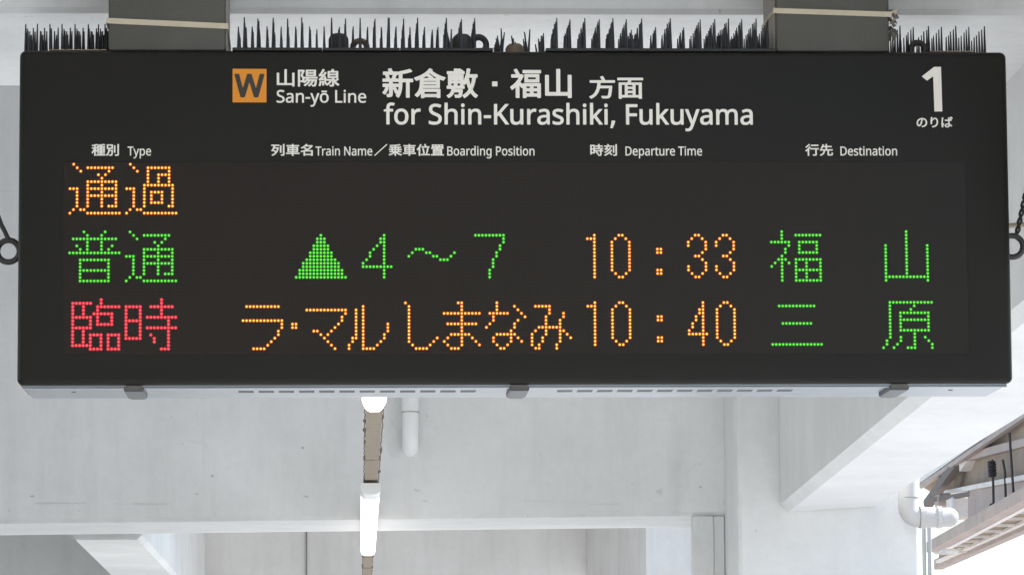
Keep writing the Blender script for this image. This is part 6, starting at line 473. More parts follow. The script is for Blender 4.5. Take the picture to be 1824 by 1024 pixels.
 'Destination': [[[791,444],[749,448],[711,444],[679,435],[672,432],[644,417],[623,401],[616,394],[595,369],[577,339],[562,297],[554,255],[552,213],[555,164],[564,122],[581,83],[602,52],[623,31],[630,25],[658,7],[686,-5],[728,-15],[770,-18],[847,-11],[910,10],[917,14],[919,17],[920,80],[917,88],[910,92],[903,90],[840,69],[770,62],[735,66],[707,77],[700,81],[679,98],[662,122],[650,157],[647,185],[651,191],[924,191],[932,192],[939,199],[939,241],[936,283],[929,318],[917,349],[903,374],[898,381],[879,402],[854,421],[820,437]],[[1008,10],[1064,-10],[1071,-11],[1148,-18],[1183,-16],[1218,-10],[1239,-4],[1260,6],[1267,9],[1288,24],[1306,45],[1318,66],[1324,87],[1328,115],[1326,143],[1322,157],[1320,164],[1308,185],[1296,199],[1288,207],[1280,213],[1260,225],[1127,284],[1098,304],[1090,325],[1089,332],[1090,339],[1094,346],[1106,357],[1120,364],[1148,369],[1169,370],[1225,362],[1281,344],[1288,343],[1292,346],[1295,351],[1317,402],[1319,409],[1316,416],[1309,420],[1246,440],[1176,448],[1127,445],[1085,434],[1050,417],[1022,390],[1006,360],[1001,325],[1002,304],[1007,283],[1015,267],[1022,256],[1029,248],[1045,234],[1066,220],[1204,158],[1231,136],[1238,115],[1239,108],[1236,94],[1232,87],[1218,74],[1204,67],[1176,61],[1148,59],[1078,69],[1015,93],[1008,93],[1002,87],[1002,80],[1002,17]],[[1631,-4],[1636,3],[1636,10],[1636,59],[1632,66],[1624,68],[1596,62],[1568,60],[1547,63],[1533,69],[1526,75],[1517,87],[1514,94],[1510,108],[1508,129],[1508,360],[1512,365],[1519,365],[1624,365],[1627,367],[1633,374],[1633,430],[1629,437],[1624,440],[1512,440],[1508,444],[1508,528],[1506,535],[1498,538],[1456,538],[1449,535],[1446,528],[1419,444],[1365,419],[1360,416],[1357,409],[1357,374],[1362,367],[1365,365],[1414,365],[1418,360],[1418,122],[1420,94],[1425,66],[1438,38],[1449,23],[1470,4],[1491,-7],[1512,-13],[1526,-16],[1554,-18],[1596,-14]],[[2737,-8],[2740,-4],[2741,3],[2741,290],[2737,339],[2722,381],[2701,409],[2674,427],[2667,431],[2625,443],[2576,447],[2499,437],[2492,435],[2426,409],[2420,402],[2422,395],[2441,346],[2447,339],[2450,337],[2457,339],[2513,361],[2569,369],[2597,368],[2618,361],[2632,351],[2641,339],[2644,332],[2650,311],[2652,276],[2648,269],[2646,268],[2590,267],[2520,260],[2471,248],[2429,227],[2422,221],[2398,199],[2380,164],[2378,157],[2373,122],[2375,94],[2381,66],[2391,45],[2395,38],[2406,24],[2422,10],[2443,-2],[2466,-11],[2492,-16],[2520,-18],[2583,-10],[2632,15],[2653,37],[2657,38],[2660,41],[2671,-4],[2674,-8],[2681,-10],[2730,-10]],[[3073,-4],[3078,3],[3078,10],[3078,59],[3073,67],[3066,68],[3038,62],[3010,60],[2989,63],[2975,69],[2968,75],[2958,87],[2956,94],[2952,108],[2950,129],[2950,360],[2954,365],[2961,365],[3059,365],[3066,365],[3069,367],[3074,374],[3074,430],[3071,437],[3066,440],[2954,440],[2950,444],[2950,528],[2948,535],[2940,538],[2898,538],[2891,535],[2888,528],[2863,447],[2861,444],[2807,419],[2802,416],[2799,409],[2799,374],[2804,367],[2807,365],[2856,365],[2860,360],[2860,122],[2862,94],[2867,66],[2879,38],[2891,23],[2912,4],[2933,-7],[2954,-13],[2968,-16],[2996,-18],[3038,-14]],[[3619,-3],[3646,10],[3666,24],[3688,45],[3703,64],[3709,73],[3720,94],[3729,115],[3738,150],[3742,178],[3744,213],[3741,262],[3732,304],[3719,339],[3697,374],[3675,397],[3640,422],[3612,435],[3605,437],[3577,444],[3542,447],[3493,444],[3458,436],[3423,419],[3395,399],[3374,376],[3351,339],[3338,304],[3329,262],[3327,213],[3328,178],[3333,150],[3343,115],[3353,91],[3367,67],[3384,45],[3409,22],[3430,8],[3451,-2],[3479,-11],[3500,-15],[3535,-18],[3570,-15],[3591,-12]],[[7,-9],[175,-10],[231,-6],[287,5],[336,24],[371,46],[379,52],[415,87],[443,129],[463,178],[475,234],[479,290],[475,346],[464,402],[443,451],[413,493],[378,526],[343,548],[301,565],[294,568],[245,578],[182,583],[14,583],[7,582],[1,577],[0,570],[0,3],[1,-4]],[[1785,-10],[1791,-4],[1792,3],[1792,430],[1789,437],[1785,439],[1708,439],[1705,437],[1702,430],[1702,3],[1703,-4],[1708,-9],[1715,-10]],[[2289,-6],[2291,3],[2291,276],[2287,332],[2273,374],[2247,409],[2216,430],[2177,443],[2128,448],[2121,447],[2072,441],[2065,438],[2019,416],[1995,391],[1992,395],[1986,430],[1981,438],[1974,440],[1918,440],[1912,437],[1909,430],[1909,3],[1909,-4],[1911,-6],[1918,-10],[1988,-10],[1995,-8],[1998,-4],[1999,3],[1999,220],[2002,269],[2011,304],[2025,332],[2044,351],[2072,363],[2114,368],[2142,366],[2163,359],[2170,354],[2180,346],[2190,332],[2193,325],[2199,304],[2201,269],[2201,3],[2202,-4],[2205,-7],[2212,-10],[2282,-10]],[[3150,-9],[3220,-10],[3227,-10],[3233,-4],[3234,3],[3234,430],[3230,437],[3227,439],[3150,439],[3147,437],[3144,430],[3144,3],[3144,-4]],[[4214,-8],[4217,-4],[4218,3],[4218,283],[4214,332],[4211,339],[4200,374],[4179,404],[4172,411],[4144,430],[4137,432],[4102,443],[4053,448],[3997,440],[3948,417],[3920,391],[3913,430],[3909,437],[3906,439],[3850,440],[3843,439],[3839,437],[3836,430],[3836,3],[3836,-4],[3843,-10],[3850,-10],[3913,-10],[3920,-9],[3925,-4],[3926,3],[3926,220],[3929,269],[3938,304],[3952,332],[3969,349],[3975,353],[4004,365],[4046,368],[4074,364],[4088,360],[4102,350],[4109,344],[4117,332],[4120,325],[4126,304],[4128,269],[4128,3],[4129,-4],[4137,-10],[4207,-10]],[[2648,199],[2651,192],[2651,178],[2647,136],[2636,108],[2618,86],[2597,73],[2569,63],[2534,59],[2513,61],[2499,65],[2485,73],[2473,87],[2468,101],[2466,115],[2468,136],[2470,143],[2477,157],[2492,173],[2516,185],[2548,193],[2597,198]],[[3535,61],[3507,63],[3486,70],[3469,80],[3451,97],[3439,115],[3433,129],[3427,150],[3421,185],[3419,213],[3423,262],[3431,297],[3445,325],[3450,332],[3465,347],[3472,352],[3493,362],[3500,364],[3535,368],[3563,366],[3584,359],[3598,352],[3605,347],[3619,333],[3629,318],[3636,304],[3645,276],[3650,248],[3651,213],[3650,185],[3644,150],[3637,129],[3631,115],[3619,97],[3602,80],[3584,70],[3563,63]],[[94,73],[92,80],[92,493],[95,500],[175,501],[217,498],[259,490],[287,479],[315,462],[341,437],[359,409],[372,374],[379,339],[382,290],[375,220],[359,171],[329,129],[287,98],[280,95],[231,79],[224,78],[161,72],[98,72]],[[649,269],[652,290],[663,318],[679,341],[693,353],[706,360],[721,366],[749,370],[770,369],[791,363],[805,355],[816,346],[827,332],[835,318],[841,297],[844,276],[843,269],[840,267],[651,267]],[[1750,601],[1736,600],[1722,595],[1708,584],[1703,577],[1700,570],[1698,563],[1696,549],[1698,528],[1704,514],[1710,507],[1722,498],[1729,495],[1736,493],[1750,491],[1778,502],[1785,507],[1792,517],[1796,528],[1798,549],[1797,563],[1794,570],[1791,577],[1785,585],[1778,590]],[[3178,600],[3164,595],[3157,590],[3145,577],[3140,563],[3138,549],[3139,535],[3140,528],[3146,514],[3157,502],[3164,497],[3176,493],[3192,492],[3220,502],[3226,507],[3232,514],[3238,528],[3239,535],[3240,549],[3239,563],[3233,577],[3227,585],[3220,590],[3192,601]]],
}
# printed lettering: outlines in thousandths, fitted to measured corners on the panel face
def lettering(key, px0, px1, pyt, pyb, m, parent, name='lettering', lab=None, vb=None, Yf=None, Ht=.0006):
    polys = GLY[key]
    ys = [y for q in polys for x, y in q]; xs = [x for q in polys for x, y in q]
    b0, b1 = vb if vb else (min(ys), max(ys))
    Yf = Yf or SY
    A, Bp = at(px0, pyb, Yf), at(px1, pyt, Yf)
    sx = (Bp.x-A.x)/max(xs); sz = (Bp.z-A.z)/(b1-b0)
    def area(q): return sum(q[i][0]*q[(i+1) % len(q)][1]-q[i][1]*q[(i+1) % len(q)][0] for i in range(len(q)))/2
    def inside(pt, q):
        c = False
        for i in range(len(q)):
            (ax, ay), (bx, by) = q[i-1], q[i]
            if (ay > pt[1]) != (by > pt[1]) and pt[0] < (bx-ax)*(pt[1]-ay)/(by-ay)+ax: c = not c
        return c
    sgn = 1 if area(max(polys, key=lambda q: abs(area(q)))) > 0 else -1
    outer = [q for q in polys if area(q)*sgn > 0]; holes = [q for q in polys if area(q)*sgn <= 0]
    jb = BM()
    for oq in outer:
        cu = bpy.data.curves.new('outline', 'CURVE'); cu.dimensions = '2D'; cu.fill_mode = 'BOTH'
        for q in [oq]+[hq for hq in holes if inside(hq[0], oq)]:
            s = cu.splines.new('POLY'); s.points.add(len(q)-1)
            for i, (x, y) in enumerate(q): s.points[i].co = (x/100, (y-b0)/100, 0, 1)
            s.use_cyclic_u = True
        tmp = bpy.data.objects.new('outline', cu); COL.objects.link(tmp)
        dg = bpy.context.evaluated_depsgraph_get(); dg.update()
        me = bpy.data.meshes.new_from_object(tmp.evaluated_get(dg))
        jb.from_mesh(me)
        bpy.data.objects.remove(tmp); bpy.data.curves.remove(cu); bpy.data.meshes.remove(me)
    me = bpy.data.meshes.new(name)
    ar = sum(f.calc_area() for f in jb.faces)*1e4; want = sgn*sum(area(q) for q in polys)
    if abs(ar/want-1) > .005: print('FILL', key, ar/want)
    jb.to_mesh(me); jb.free()
    me.name = name
    # roll of the photograph is in the camera, so the panel text is level
    me.transform(Matrix.Translation(Vector((A.x, Yf-Ht, A.z))-wloc(parent)) @ Matrix.Rotation(R(90), 4, 'X') @ Matrix.Diagonal((sx*100, sz*100, Ht, 1)))
    me.materials.clear()
    o = link(name, me, m, parent)
    if lab: o['label'] = lab
    return o
CAP = (0, 573)
# orange line badge
A, Bp = at(414.3, 182.8, SY), at(474.8, 123.3, SY)
bm = BM(); box(bm, (A.x, SY-.0012, A.z), (Bp.x, SY-.0001, Bp.z)); badge = part('line_badge', bm, m_orange, board)
badge['label'] = 'orange square badge with a black letter W'
lettering('W', 417.6, 471, 132, 174, m_black, badge, lab='black letter W on the orange square', Yf=SY-.0012)
lettering('山陽線', 493, 604.6, 123.5, 154.8, m_letter, board)
lettering('San-yō Line', 492.6, 652.3, 161.5, 183, m_letter, board, vb=CAP)
lettering('新倉敷・福山', 681, 1018, 122.6, 175.4, m_letter, board)
A, Bp = at(876.6, 154.3, SY), at(886, 145.6, SY)
bm = BM(); box(bm, (A.x, SY-.0008, A.z), (Bp.x, SY-.0002, Bp.z)); part('lettering', bm, m_letter, board)
lettering('方面', 1049.5, 1145.5, 136, 176.5, m_letter, board)
lettering('for Shin-Kurashiki, Fukuyama', 683.6, 1340.6, 187, 221.4, m_letter, board, vb=CAP)
GLY['1'] = [[[0, 418], [57, 368], [128, 420], [134, 0], [223, 0], [217, 533], [140, 533]]]
lettering('1', 1643, 1677, 119.7, 199, m_letter, board, lab='large white platform numeral 1')
lettering('のりば', 1632.7, 1696.8, 208.3, 227.6, m_letter, board)
for key, a, c, cj in (('種別', 163, 212, 1), ('Type', 227.2, 269.2, 0), ('列車名', 483, 557.2, 1), ('Train Name', 562, 663.2, 0), ('／', 666.5, 690, 1), ('乗車位置', 692.2, 790.8, 1),
                      ('Boarding Position', 796.6, 952, 0), ('時刻', 1051.4, 1098.8, 1), ('Departure Time', 1114, 1250.4, 0), ('行先', 1434.5, 1483.6, 1), ('Destination', 1497, 1597.8, 0)):
    if cj: lettering(key, a, c, 256.8, 278, m_letter, board)
    else: lettering(key, a, c, 261.6, 277.1, m_letter, board, vb=CAP)

# underside plate, slots, latches, screws
bm = BM(); box(bm, (XL+.012, SY+.016, ZB-.004), (XR-.012, SY+DEP-.004, ZB+.002), .0015, 1)
plate = part('bottom_plate', bm, m_plate, board)
bm = BM(); box(bm, (XL+.012, SY+.0155, ZB-.0075), (XR-.012, SY+.022, ZB-.0041), .001, 1); part('front_lip', bm, m_plate, plate)
slot0 = None
for px0_, px1_ in ((424, 848), (992, 1412)):
    xa_, xb_ = at(px0_, 697, SY+.13).x, at(px1_, 697, SY+.13).x
    n = 12; w_ = .0365; st = (xb_-xa_-w_)/(n-1)
    for i in range(n):
        xx = xa_+st*i
        if slot0 is None:
            bm = BM(); box(bm, (0, 0, 0), (w_, .05, .004), .0012, 1); slot0 = bm_me = bpy.data.meshes.new('vent_slot'); bm.to_mesh(bm_me); bm.free(); bm_me.materials.append(m_slot)
        o = bpy.data.objects.new('vent_slot', slot0); COL.objects.link(o); o.parent = plate
        o.location = Vector((xx, SY+.108, ZB-.0046))-wloc(plate)
def latch(cx):
    bm = BM()
    x0_, x1_, y0_, y1_, z0_, z1_ = cx-.0225, cx+.0225, SY+.012, SY+.222, ZB-.014, ZB-.003
    c = .008
    pts = [(x0_, y0_), (x1_, y0_), (x1_, y1_-.03), (x1_-c, y1_), (x0_+c, y1_), (x0_, y1_-.03)]
    lo = [bm.verts.new((x, y, z0_)) for x, y in pts]; hi = [bm.verts.new((x, y, z1_)) for x, y in pts]
    bm.faces.new(lo[::-1]); bm.faces.new(hi)
    for i in range(6): bm.faces.new((lo[i], lo[(i+1) % 6], hi[(i+1) % 6], hi[i]))
    bmesh.ops.recalc_face_normals(bm, faces=bm.faces[:])
    bmesh.ops.bevel(bm, geom=[e for e in bm.edges if min(v.co.z for v in e.verts) < z0_+.001], offset=.002, segments=2, affect='EDGES')
    l = part('latch', bm, m_latch, board)
    bm = BM(); box(bm, (cx-.019, SY+.0095, ZB-.010), (cx+.019, SY+.0118, ZB-.0008)); part('hook', bm, m_screw, l)
for px_ in (242, 922, 1592): latch(at(px_, 695, SY+.1).x)
for px_ in (131.5, 1693):
    c = at(px_, 697, SY+.13); bm = BM()
    tube(bm, [(c.x, SY+.13, ZB-.0052), (c.x, SY+.13, ZB-.003)], .0055, 12); part('screw', bm, m_screw, board)
# lifting eyes on top (seen from various sides) and side eyes
def lug(pxc, pyt, w, yoff, hole, m, lean=0.0):
    c = at(pxc, pyt, SY+yoff); wr = w/F_PX*(SY+yoff)/2
    bm = BM()
    if hole:
        rm = wr*.70; rr = wr*.30
        ring(bm, (c.x, c.y, c.z-wr), (1, lean, 0), (0, 0, 1), rm, rr, 24, 8)
        tube(bm, [(c.x, c.y, ZT), (c.x, c.y, ZT+.008)], wr*.55, 12)
        tube(bm, [(c.x, c.y, ZT+.006), (c.x, c.y, c.z-wr*1.75)], wr*.32, 10)
    else:
        tube(bm, [(c.x, c.y, ZT), (c.x, c.y, c.z-wr*.55), (c.x, c.y, c.z-wr*.25), (c.x, c.y, c.z-wr*.02)], [wr, wr*.98, wr*.86, wr*.6], 20)
    part('lifting_eye', bm, m, board, smooth=True)
lug(603, 61, 37, .10, False, m_rust); lug(641, 68, 36, .12, True, m_lugt)
lug(823, 62, 37, .10, False, m_rust); lug(853, 61, 40, .13, True, m_rust, .3)
lug(917, 79, 35, .09, False, m_lugt); lug(1635, 71, 38, .10, True, m_rust, .2)
sl_, sr_ = at(15, 447.5, SY+.10), at(1803, 439, SY+.10)
for c, rx, sgn in ((sl_, .0252, 1), (sr_, .0250, -1)):
    bm = BM(); ring(bm, c, (1, 0, 0), (0, 0, 1), rx, .0068, 28, 10)
    edge = XL if sgn > 0 else XR
    tube(bm, [(edge-sgn*.001, c.y, c.z), (edge-sgn*.006, c.y, c.z)], .012, 12)
    part('side_eye', bm, m_rust, board, smooth=True)
c = at(1812, 401, SY+.2); bm = BM(); tube(bm, [(XR+.001, c.y, c.z-.003), (XR+.10, c.y, c.z+.002)], .0062, 12); part('side_rod', bm, m_strap, board, smooth=True)
tag(board, 'long dark train departure board with white lettering and lit LED text hanging from two posts', 'departure board')

# stay wires hooked in the side eyes
def wire(name, pts, rad, m, lab, twist=0):
    bm = BM()
    if not twist: tube(bm, pts, rad, 8)
    else:
        a, b_ = Vector(pts[0]), Vector(pts[-1]); n = 200
        for ph in (0, math.pi):
            tube(bm, [a.lerp(b_, i/n)+Vector((math.cos(twist*2*math.pi*i/n+ph)*rad*1.3, math.sin(twist*2*math.pi*i/n+ph)*rad*1.3, 0)) for i in range(n+1)], rad, 8)
    tag(solo(name, bm, m, True), lab, 'wire')
e0 = at(13, 426, SY+.10)
wire('stay_wire', [e0+Vector((.004, -.006, -.004)), e0+Vector((-.006, -.002, .018)), at(2, 400, SY+.12), at(-30, 310, SY+.3), at(-250, -420, SY+1.0)], .0055, m_rust, 'dark stay wire hooked in the ring at the left end of the board')
f0 = at(1810, 424, SY+.10)
wire('stay_wire', [f0, at(1990, -418, SY+1.36)], .0032, m_rust, 'twisted stay wire hooked in the ring at the right end of the board', twist=32)

# ------------------------------------------------------------------ hanger posts
def hpost(pl_, pr2, lab, side):
    x0_, x1_ = at(pl_, 45, SY+.012).x, at(pr2, 45, SY+.012).x
    p = empty('hanger_post', ((x0_+x1_)/2, SY+.13, ZT))
    bm = BM(); box(bm, (x0_, SY+.012, ZT+.0005), (x1_, SY+.262, CEIL), .006, 3); part('shaft', bm, m_post, p, True)
    sx_ = x1_ if side > 0 else x0_
    bm = BM(); box(bm, (min(sx_, sx_+side*.0035), SY+.03, ZT+.0008), (max(sx_, sx_+side*.0035), SY+.24, CEIL)); part('side_cover', bm, m_seam, p)
    tag(p, lab, 'post', 'posts hanging the board')
    return x0_, x1_
pa = hpost(193, 402, 'square grey green steel post holding up the left part of the board', 1)
pb2 = hpost(1382, 1584, 'square grey green steel post holding up the right part of the board', -1)
def strap(xx, ya, yb_, th, lab, knot):
    x0_, x1_ = xx
    zl_, zr = at(300, ya, SY).z, at(300, yb_, SY).z
    h = th/F_PX*SY/2; g = .0022
    y0_, y1_ = SY+.012-g, SY+.262+g
    x0_ -= g; x1_ += g+.0035; x0_ -= .0035
    root = empty('strap', ((x0_+x1_)/2, SY+.13, min(zl_, zr)))
    bm = BM()
    loop = [(x0_, y0_, zl_), (x1_, y0_, zr), (x1_, y1_, zr-.01), (x0_, y1_, zl_+.004)]
    o_ = [[bm.verts.new((x, y, z+s*h)) for x, y, z in loop] for s in (-1, 1)]
    cx_, cy_ = (x0_+x1_)/2, (y0_+y1_)/2
    i_ = [[bm.verts.new((x+(.0018 if x < cx_ else -.0018), y+(.0018 if y < cy_ else -.0018), z+s*h)) for x, y, z in loop] for s in (-1, 1)]
    for i in range(4):
        n = (i+1) % 4
        bm.faces.new((o_[0][i], o_[0][n], o_[1][n], o_[1][i])); bm.faces.new((i_[0][n], i_[0][i], i_[1][i], i_[1][n]))
        bm.faces.new((o_[1][i], o_[1][n], i_[1][n], i_[1][i])); bm.faces.new((o_[0][n], o_[0][i], i_[0][i], i_[0][n]))
    bmesh.ops.recalc_face_normals(bm, faces=bm.faces[:])
    part('band', bm, m_strap, root)
    if knot:
        bm = BM(); a = Vector((x1_, SY+.02, zr))
        tube(bm, [a+Vector((-.002, 0, .004)), a+Vector((.010, .0, .010)), a+Vector((.0105, .004, -.004)), a+Vector((.004, .002, -.014))], [.005, .006, .005, .003], 8)
        part('knot', bm, m_strap, root, True)
        bm = BM(); rnd = random.Random(3)
        for q in range(7):
            z0_ = zr+.012-q*.009
            pts = [Vector((x1_-.002, SY+.02+.02*rnd.random(), z0_))]
            for s in range(4): pts.append(pts[-1]+Vector((rnd.uniform(-.003, .0075), rnd.uniform(-.006, .006), rnd.uniform(-.010, .003))))
            tube(bm, pts, [.0042, .005, .0035, .004, .0015], 6)
        part('frayed_end', bm, m_rope, root, True)
    tag(root, lab, 'strap')
strap(pa, 36, 45.5, 10, 'beige strap wound round the left post, sloping down to the right', False)
strap(pb2, 15.5, 22, 9.5, 'beige strap with a frayed dark knotted end wound round the right post', True)

# ------------------------------------------------------------------ bird spikes on top of the board
def spike_mesh(h, r0, r1, lean=(0, 0)):
    bm = BM(); n = 7
    tube(bm, [(0, 0, 0), (lean[0]*.45, lean[1]*.45, h*.5), (lean[0], lean[1], h)], [r0, (r0+r1)*.52, r1], n)
    me = bpy.data.meshes.new('spike'); bm.normal_update(); bm.to_mesh(me); bm.free(); me.materials.append(m_spike)
    return me
SP = {'tall': spike_mesh(.073, .0036, .0014), 'tall2': spike_mesh(.0705, .0035, .0013), 'mid': spike_mesh(.056, .0034, .0014), 'high': spike_mesh(.064, .0035, .0014), 'short': spike_mesh(.052, .0034, .0013), 'tip': spike_mesh(.034, .0030, .0022),
      'lean': spike_mesh(.062, .0034, .0014, (.010, 0)), 'leans': spike_mesh(.046, .0034, .0014, (.007, 0))}
rs = random.Random(11)
def spikes(cols, y0, dy, n, lab, plate_px=None, m=m_base, th=.0075, drop=.0):
    """cols: (photo column of the front spike, kind); each column repeats n rows into depth"""
    xs = [at(c[0], 85, SY+y0).x for c in cols]
    x0_, x1_ = min(xs)-.008, max(xs)+.008
    if plate_px: x0_, x1_ = at(plate_px[0], 87, SY+y0).x, at(plate_px[1], 87, SY+y0).x
    root = empty('bird_spike_strip', ((x0_+x1_)/2, SY+y0, ZT+.0005))
    bm = BM(); box(bm, (x0_, SY+y0-.010, ZT+.0005), (x1_, min(SY+y0+dy*(n-1)+.010, SY+DEP-.004), ZT+th), .001, 1); part('base', bm, m, root)
    for (c, kind), x in zip(cols, xs):
        for r in range(min(n, 5) if kind in ('short', 'tip', 'leans') else (2 if kind in ('mid', 'high') else n)):
            if r > 0 and rs.random() < drop: continue
            kd = kind if not (kind == 'tip' and r > 0) else 'short'
            if kd == 'tall' and r % 2: kd = 'tall2'
            o = bpy.data.objects.new('spike', SP[kd]); COL.objects.link(o); o.parent = root
            o.location = Vector((x+rs.uniform(-.0007, .0007), SY+y0+dy*r, ZT+th-.001+rs.uniform(-.0015, 0)))-wloc(root)
            o.rotation_euler = (rs.uniform(-.012, .012), rs.uniform(-.016, .016), rs.uniform(0, 6))
    tag(root, lab, 'bird spikes', 'bird spike strips along the top of the board')
DY = .036
# set back strip at the far left
spikes([(x_+dx_, k_) for x_ in (45.5, 66, 89.5, 111, 134, 157, 176) for dx_, k_ in ((0, 'tall'), (7.5, 'mid'), (14, 'high'))]+[(188, 'tall')], .105, .045, 4, 'set back strip of thin black bird spikes left of the left post', drop=.12)
# front strips between the posts, finer pitch with short spikes between the tall ones
z = lambda v: 380+v/5.365
spikes([(z(237), 'short'), (z(296), 'tall'), (z(372), 'short'), (z(428), 'tall2'), (z(513), 'short'), (z(569), 'tall'), (z(648), 'short'), (z(710), 'tall2'), (z(787), 'short'), (z(848), 'tall'), (z(923), 'short'), (z(988), 'tip')], .016, DY, 8, 'black bird spike strip just right of the left post, short and tall spikes alternating', (414, 574))
spikes([(z(1062), 'short'), (z(1130), 'tall'), (z(1201), 'short'), (z(1262), 'tall2'), (z(1333), 'short'), (z(1404), 'tall'), (z(1473), 'short'), (z(1540), 'tall2'), (z(1608), 'short'), (z(1676), 'tall'), (z(1745), 'short')], .016, DY, 8, 'black bird spike strip in front of the tan lifting eye with the hole', (574.6, 712))
z = lambda v: 680+v/5.365
spikes([(z(66), 'tall'), (z(135), 'short'), (z(209), 'tall2'), (z(272), 'short'), (z(342), 'tall'), (z(410), 'short'), (z(486), 'tip'), (z(537), 'short'), (z(620), 'tall'), (z(660), 'leans'), (z(758), 'tall2'), (z(888), 'tall')], .016, DY, 8, 'black bird spike strip in front of the pair of dark lifting eyes', (712.6, 878))
spikes([(z(1130)-.5, 'leans'), (z(1160)-2, 'lean'), (z(1268), 'leans'), (z(1402), 'lean'), (z(1520), 'leans'), (z(1545), 'short')], .075, .04, 5, 'gappy strip of crooked leaning bird spikes near the middle of the board top', (884, 968), m=m_tan, th=.004)
z = lambda v: 960+v/4.145
spikes([(z(131), 'tall'), (z(232), 'tall2'), (z(338), 'tall'), (z(444), 'tall2'), (z(551), 'tall'), (z(648), 'tall2')], .016, DY, 8, 'black bird spike strip of even tall spikes right of the leaning ones', (972, 1124))
spikes([(z(690), 'tip'), (z(759), 'tall'), (z(858), 'short'), (z(972), 'tall'), (z(1068), 'short'), (z(1191), 'tall2'), (z(1276), 'short'), (z(1299), 'tall2'), (z(1350), 'tip')], .016, DY, 8, 'black bird spike strip with stepped rows left of the right post, farther from it', (1124.6, 1287))
spikes([(z(1398), 'tall'), (z(1477), 'short'), (z(1499), 'tall2'), (z(1602), 'tall'), (z(1693), 'tall2')], .016, DY, 8, 'black bird spike strip touching the left side of the right post', (1287.6, 1380))
z = lambda v: 1340+v/3.769
spikes([(z(990), 'tall'), (z(1080), 'tall2'), (z(1185), 'tall'), (z(1271), 'tall2'), (z(1370), 'tall'), (z(1456), 'tall2'), (z(1560), 'tall')], .105, .037, 6, 'set back strip of thin black bird spikes right of the right post', drop=.06)
for n_, (pxa, pxb, lab) in enumerate(((88, 190, 'curled tan tape strip lying under the left bird spikes'), (1655, 1733, 'curled tan tape strip lying under the right bird spikes'))):
    xa_, xb_ = at(pxa, 88, SY+.03).x, at(pxb, 88, SY+.03).x
    bm = BM(); N_ = 24; vv = []
    for i in range(N_+1):
        x = xa_+(xb_-xa_)*i/N_; zz_ = ZT+.0015+.0018*abs(math.sin(i*.9+n_))
        vv.append([bm.verts.new((x, SY+y_, zz_+dz_)) for y_, dz_ in ((.018, 0), (.055, 0), (.055, .0018), (.018, .0018))])
    for i in range(N_):
        for q in range(4): bm.faces.new((vv[i][q], vv[i+1][q], vv[i+1][(q+1) % 4], vv[i][(q+1) % 4]))
    bm.faces.new(vv[0]); bm.faces.new(vv[-1][::-1]); bmesh.ops.recalc_face_normals(bm, faces=bm.faces[:])
    tag(solo('tape_strip', bm, m_tan), lab, 'tape')

# ------------------------------------------------------------------ lamp line behind the board
HZ = .80 + EYE
def line_at(py, z):           # point of the lamp line below photo row py
    px = 667-(py-722)*12/278
    d = at(px, py, 1); Y = (z-EYE)/(d.z-EYE)
    return at(px, py, Y)
def lamp(pya, pyb_, w, h, m, lab, capm=True):
    a, c = line_at(pya, HZ), line_at(pyb_, HZ)
    root = empty('tube_lamp', a.lerp(c, .5))
    u = (c-a); ln = u.length; u.normalize(); sx_ = Vector((u.y, -u.x, 0)).normalized()
    PE = .55 if m is m_tube else .8
    def rib(s, k_, zo):
        out = []
        for i in range(13):
            an = math.pi*i/12
            ca, sa = math.cos(an), math.sin(an); out.append(a+u*s+sx_*(math.copysign(abs(ca)**PE, ca)*w/2*k_)+Vector((0, 0, zo+h-(sa**PE)*h*k_)))
        return out
    bm = BM(); st = [(0.012, 1), (ln-.05, 1), (ln-.028, .93), (ln-.012, .78), (ln-.003, .5)] if m is m_tube else [(.012, 1), (ln*.45, 1), (ln*.65, .96), (ln*.8, .86), (ln*.92, .68), (ln*.985, .42)]
    rr = [[bm.verts.new(p) for p in rib(s, k_, 0)] for s, k_ in st]
    for i in range(len(rr)-1):
        for q in range(12): bm.faces.new((rr[i][q], rr[i][q+1], rr[i+1][q+1], rr[i+1][q]))
    bm.faces.new(rr[0]); bm.faces.new(rr[-1][::-1])
    for i in range(len(rr)-1): bm.faces.new((rr[i][0], rr[i+1][0], rr[i+1][12], rr[i][12]))
    bmesh.ops.recalc_face_normals(bm, faces=bm.faces[:]); part('diffuser', bm, m, root, True)
    bm = BM(); rr = [[bm.verts.new(p) for p in rib(s, 1.04, 0)] for s in ((-.30, .0115) if m is m_tube else (-.0005, .0115))]
    for q in range(12): bm.faces.new((rr[0][q], rr[0][q+1], rr[1][q+1], rr[1][q]))
    bm.faces.new((rr[0][0], rr[1][0], rr[1][12], rr[0][12])); bm.faces.new(rr[0]); bm.faces.new(rr[1][::-1])
    bmesh.ops.recalc_face_normals(bm, faces=bm.faces[:]); part('end_cap', bm, m_cap if m is m_tube else m, root)
    tag(root, lab, 'lamp', 'lamps along the trunking')
lamp(703.4, 746, .064, .042, m_tube2, 'glaring round ended lamp just below the lower edge of the board')
lamp(889, 990, .064, .036, m_tube, 'long white lit tube lamp hanging lower down on the beige trunking')
tr = empty('cable_trunking', line_at(800, HZ+.045))
a, c = line_at(700, HZ+.046), line_at(1060, HZ+.046)
u = (c-a); ln = u.length; u.normalize(); sx_ = Vector((u.y, -u.x, 0)).normalized()
bm = BM(); w = .021
hexa(bm, [a-sx_*w, a+sx_*w, c+sx_*w, c-sx_*w]+[p+Vector((0, 0, .03)) for p in (a-sx_*w, a+sx_*w, c+sx_*w, c-sx_*w)])
bmesh.ops.recalc_face_normals(bm, faces=bm.faces[:]); part('channel', bm, m_trunk, tr)
rt = random.Random(5)
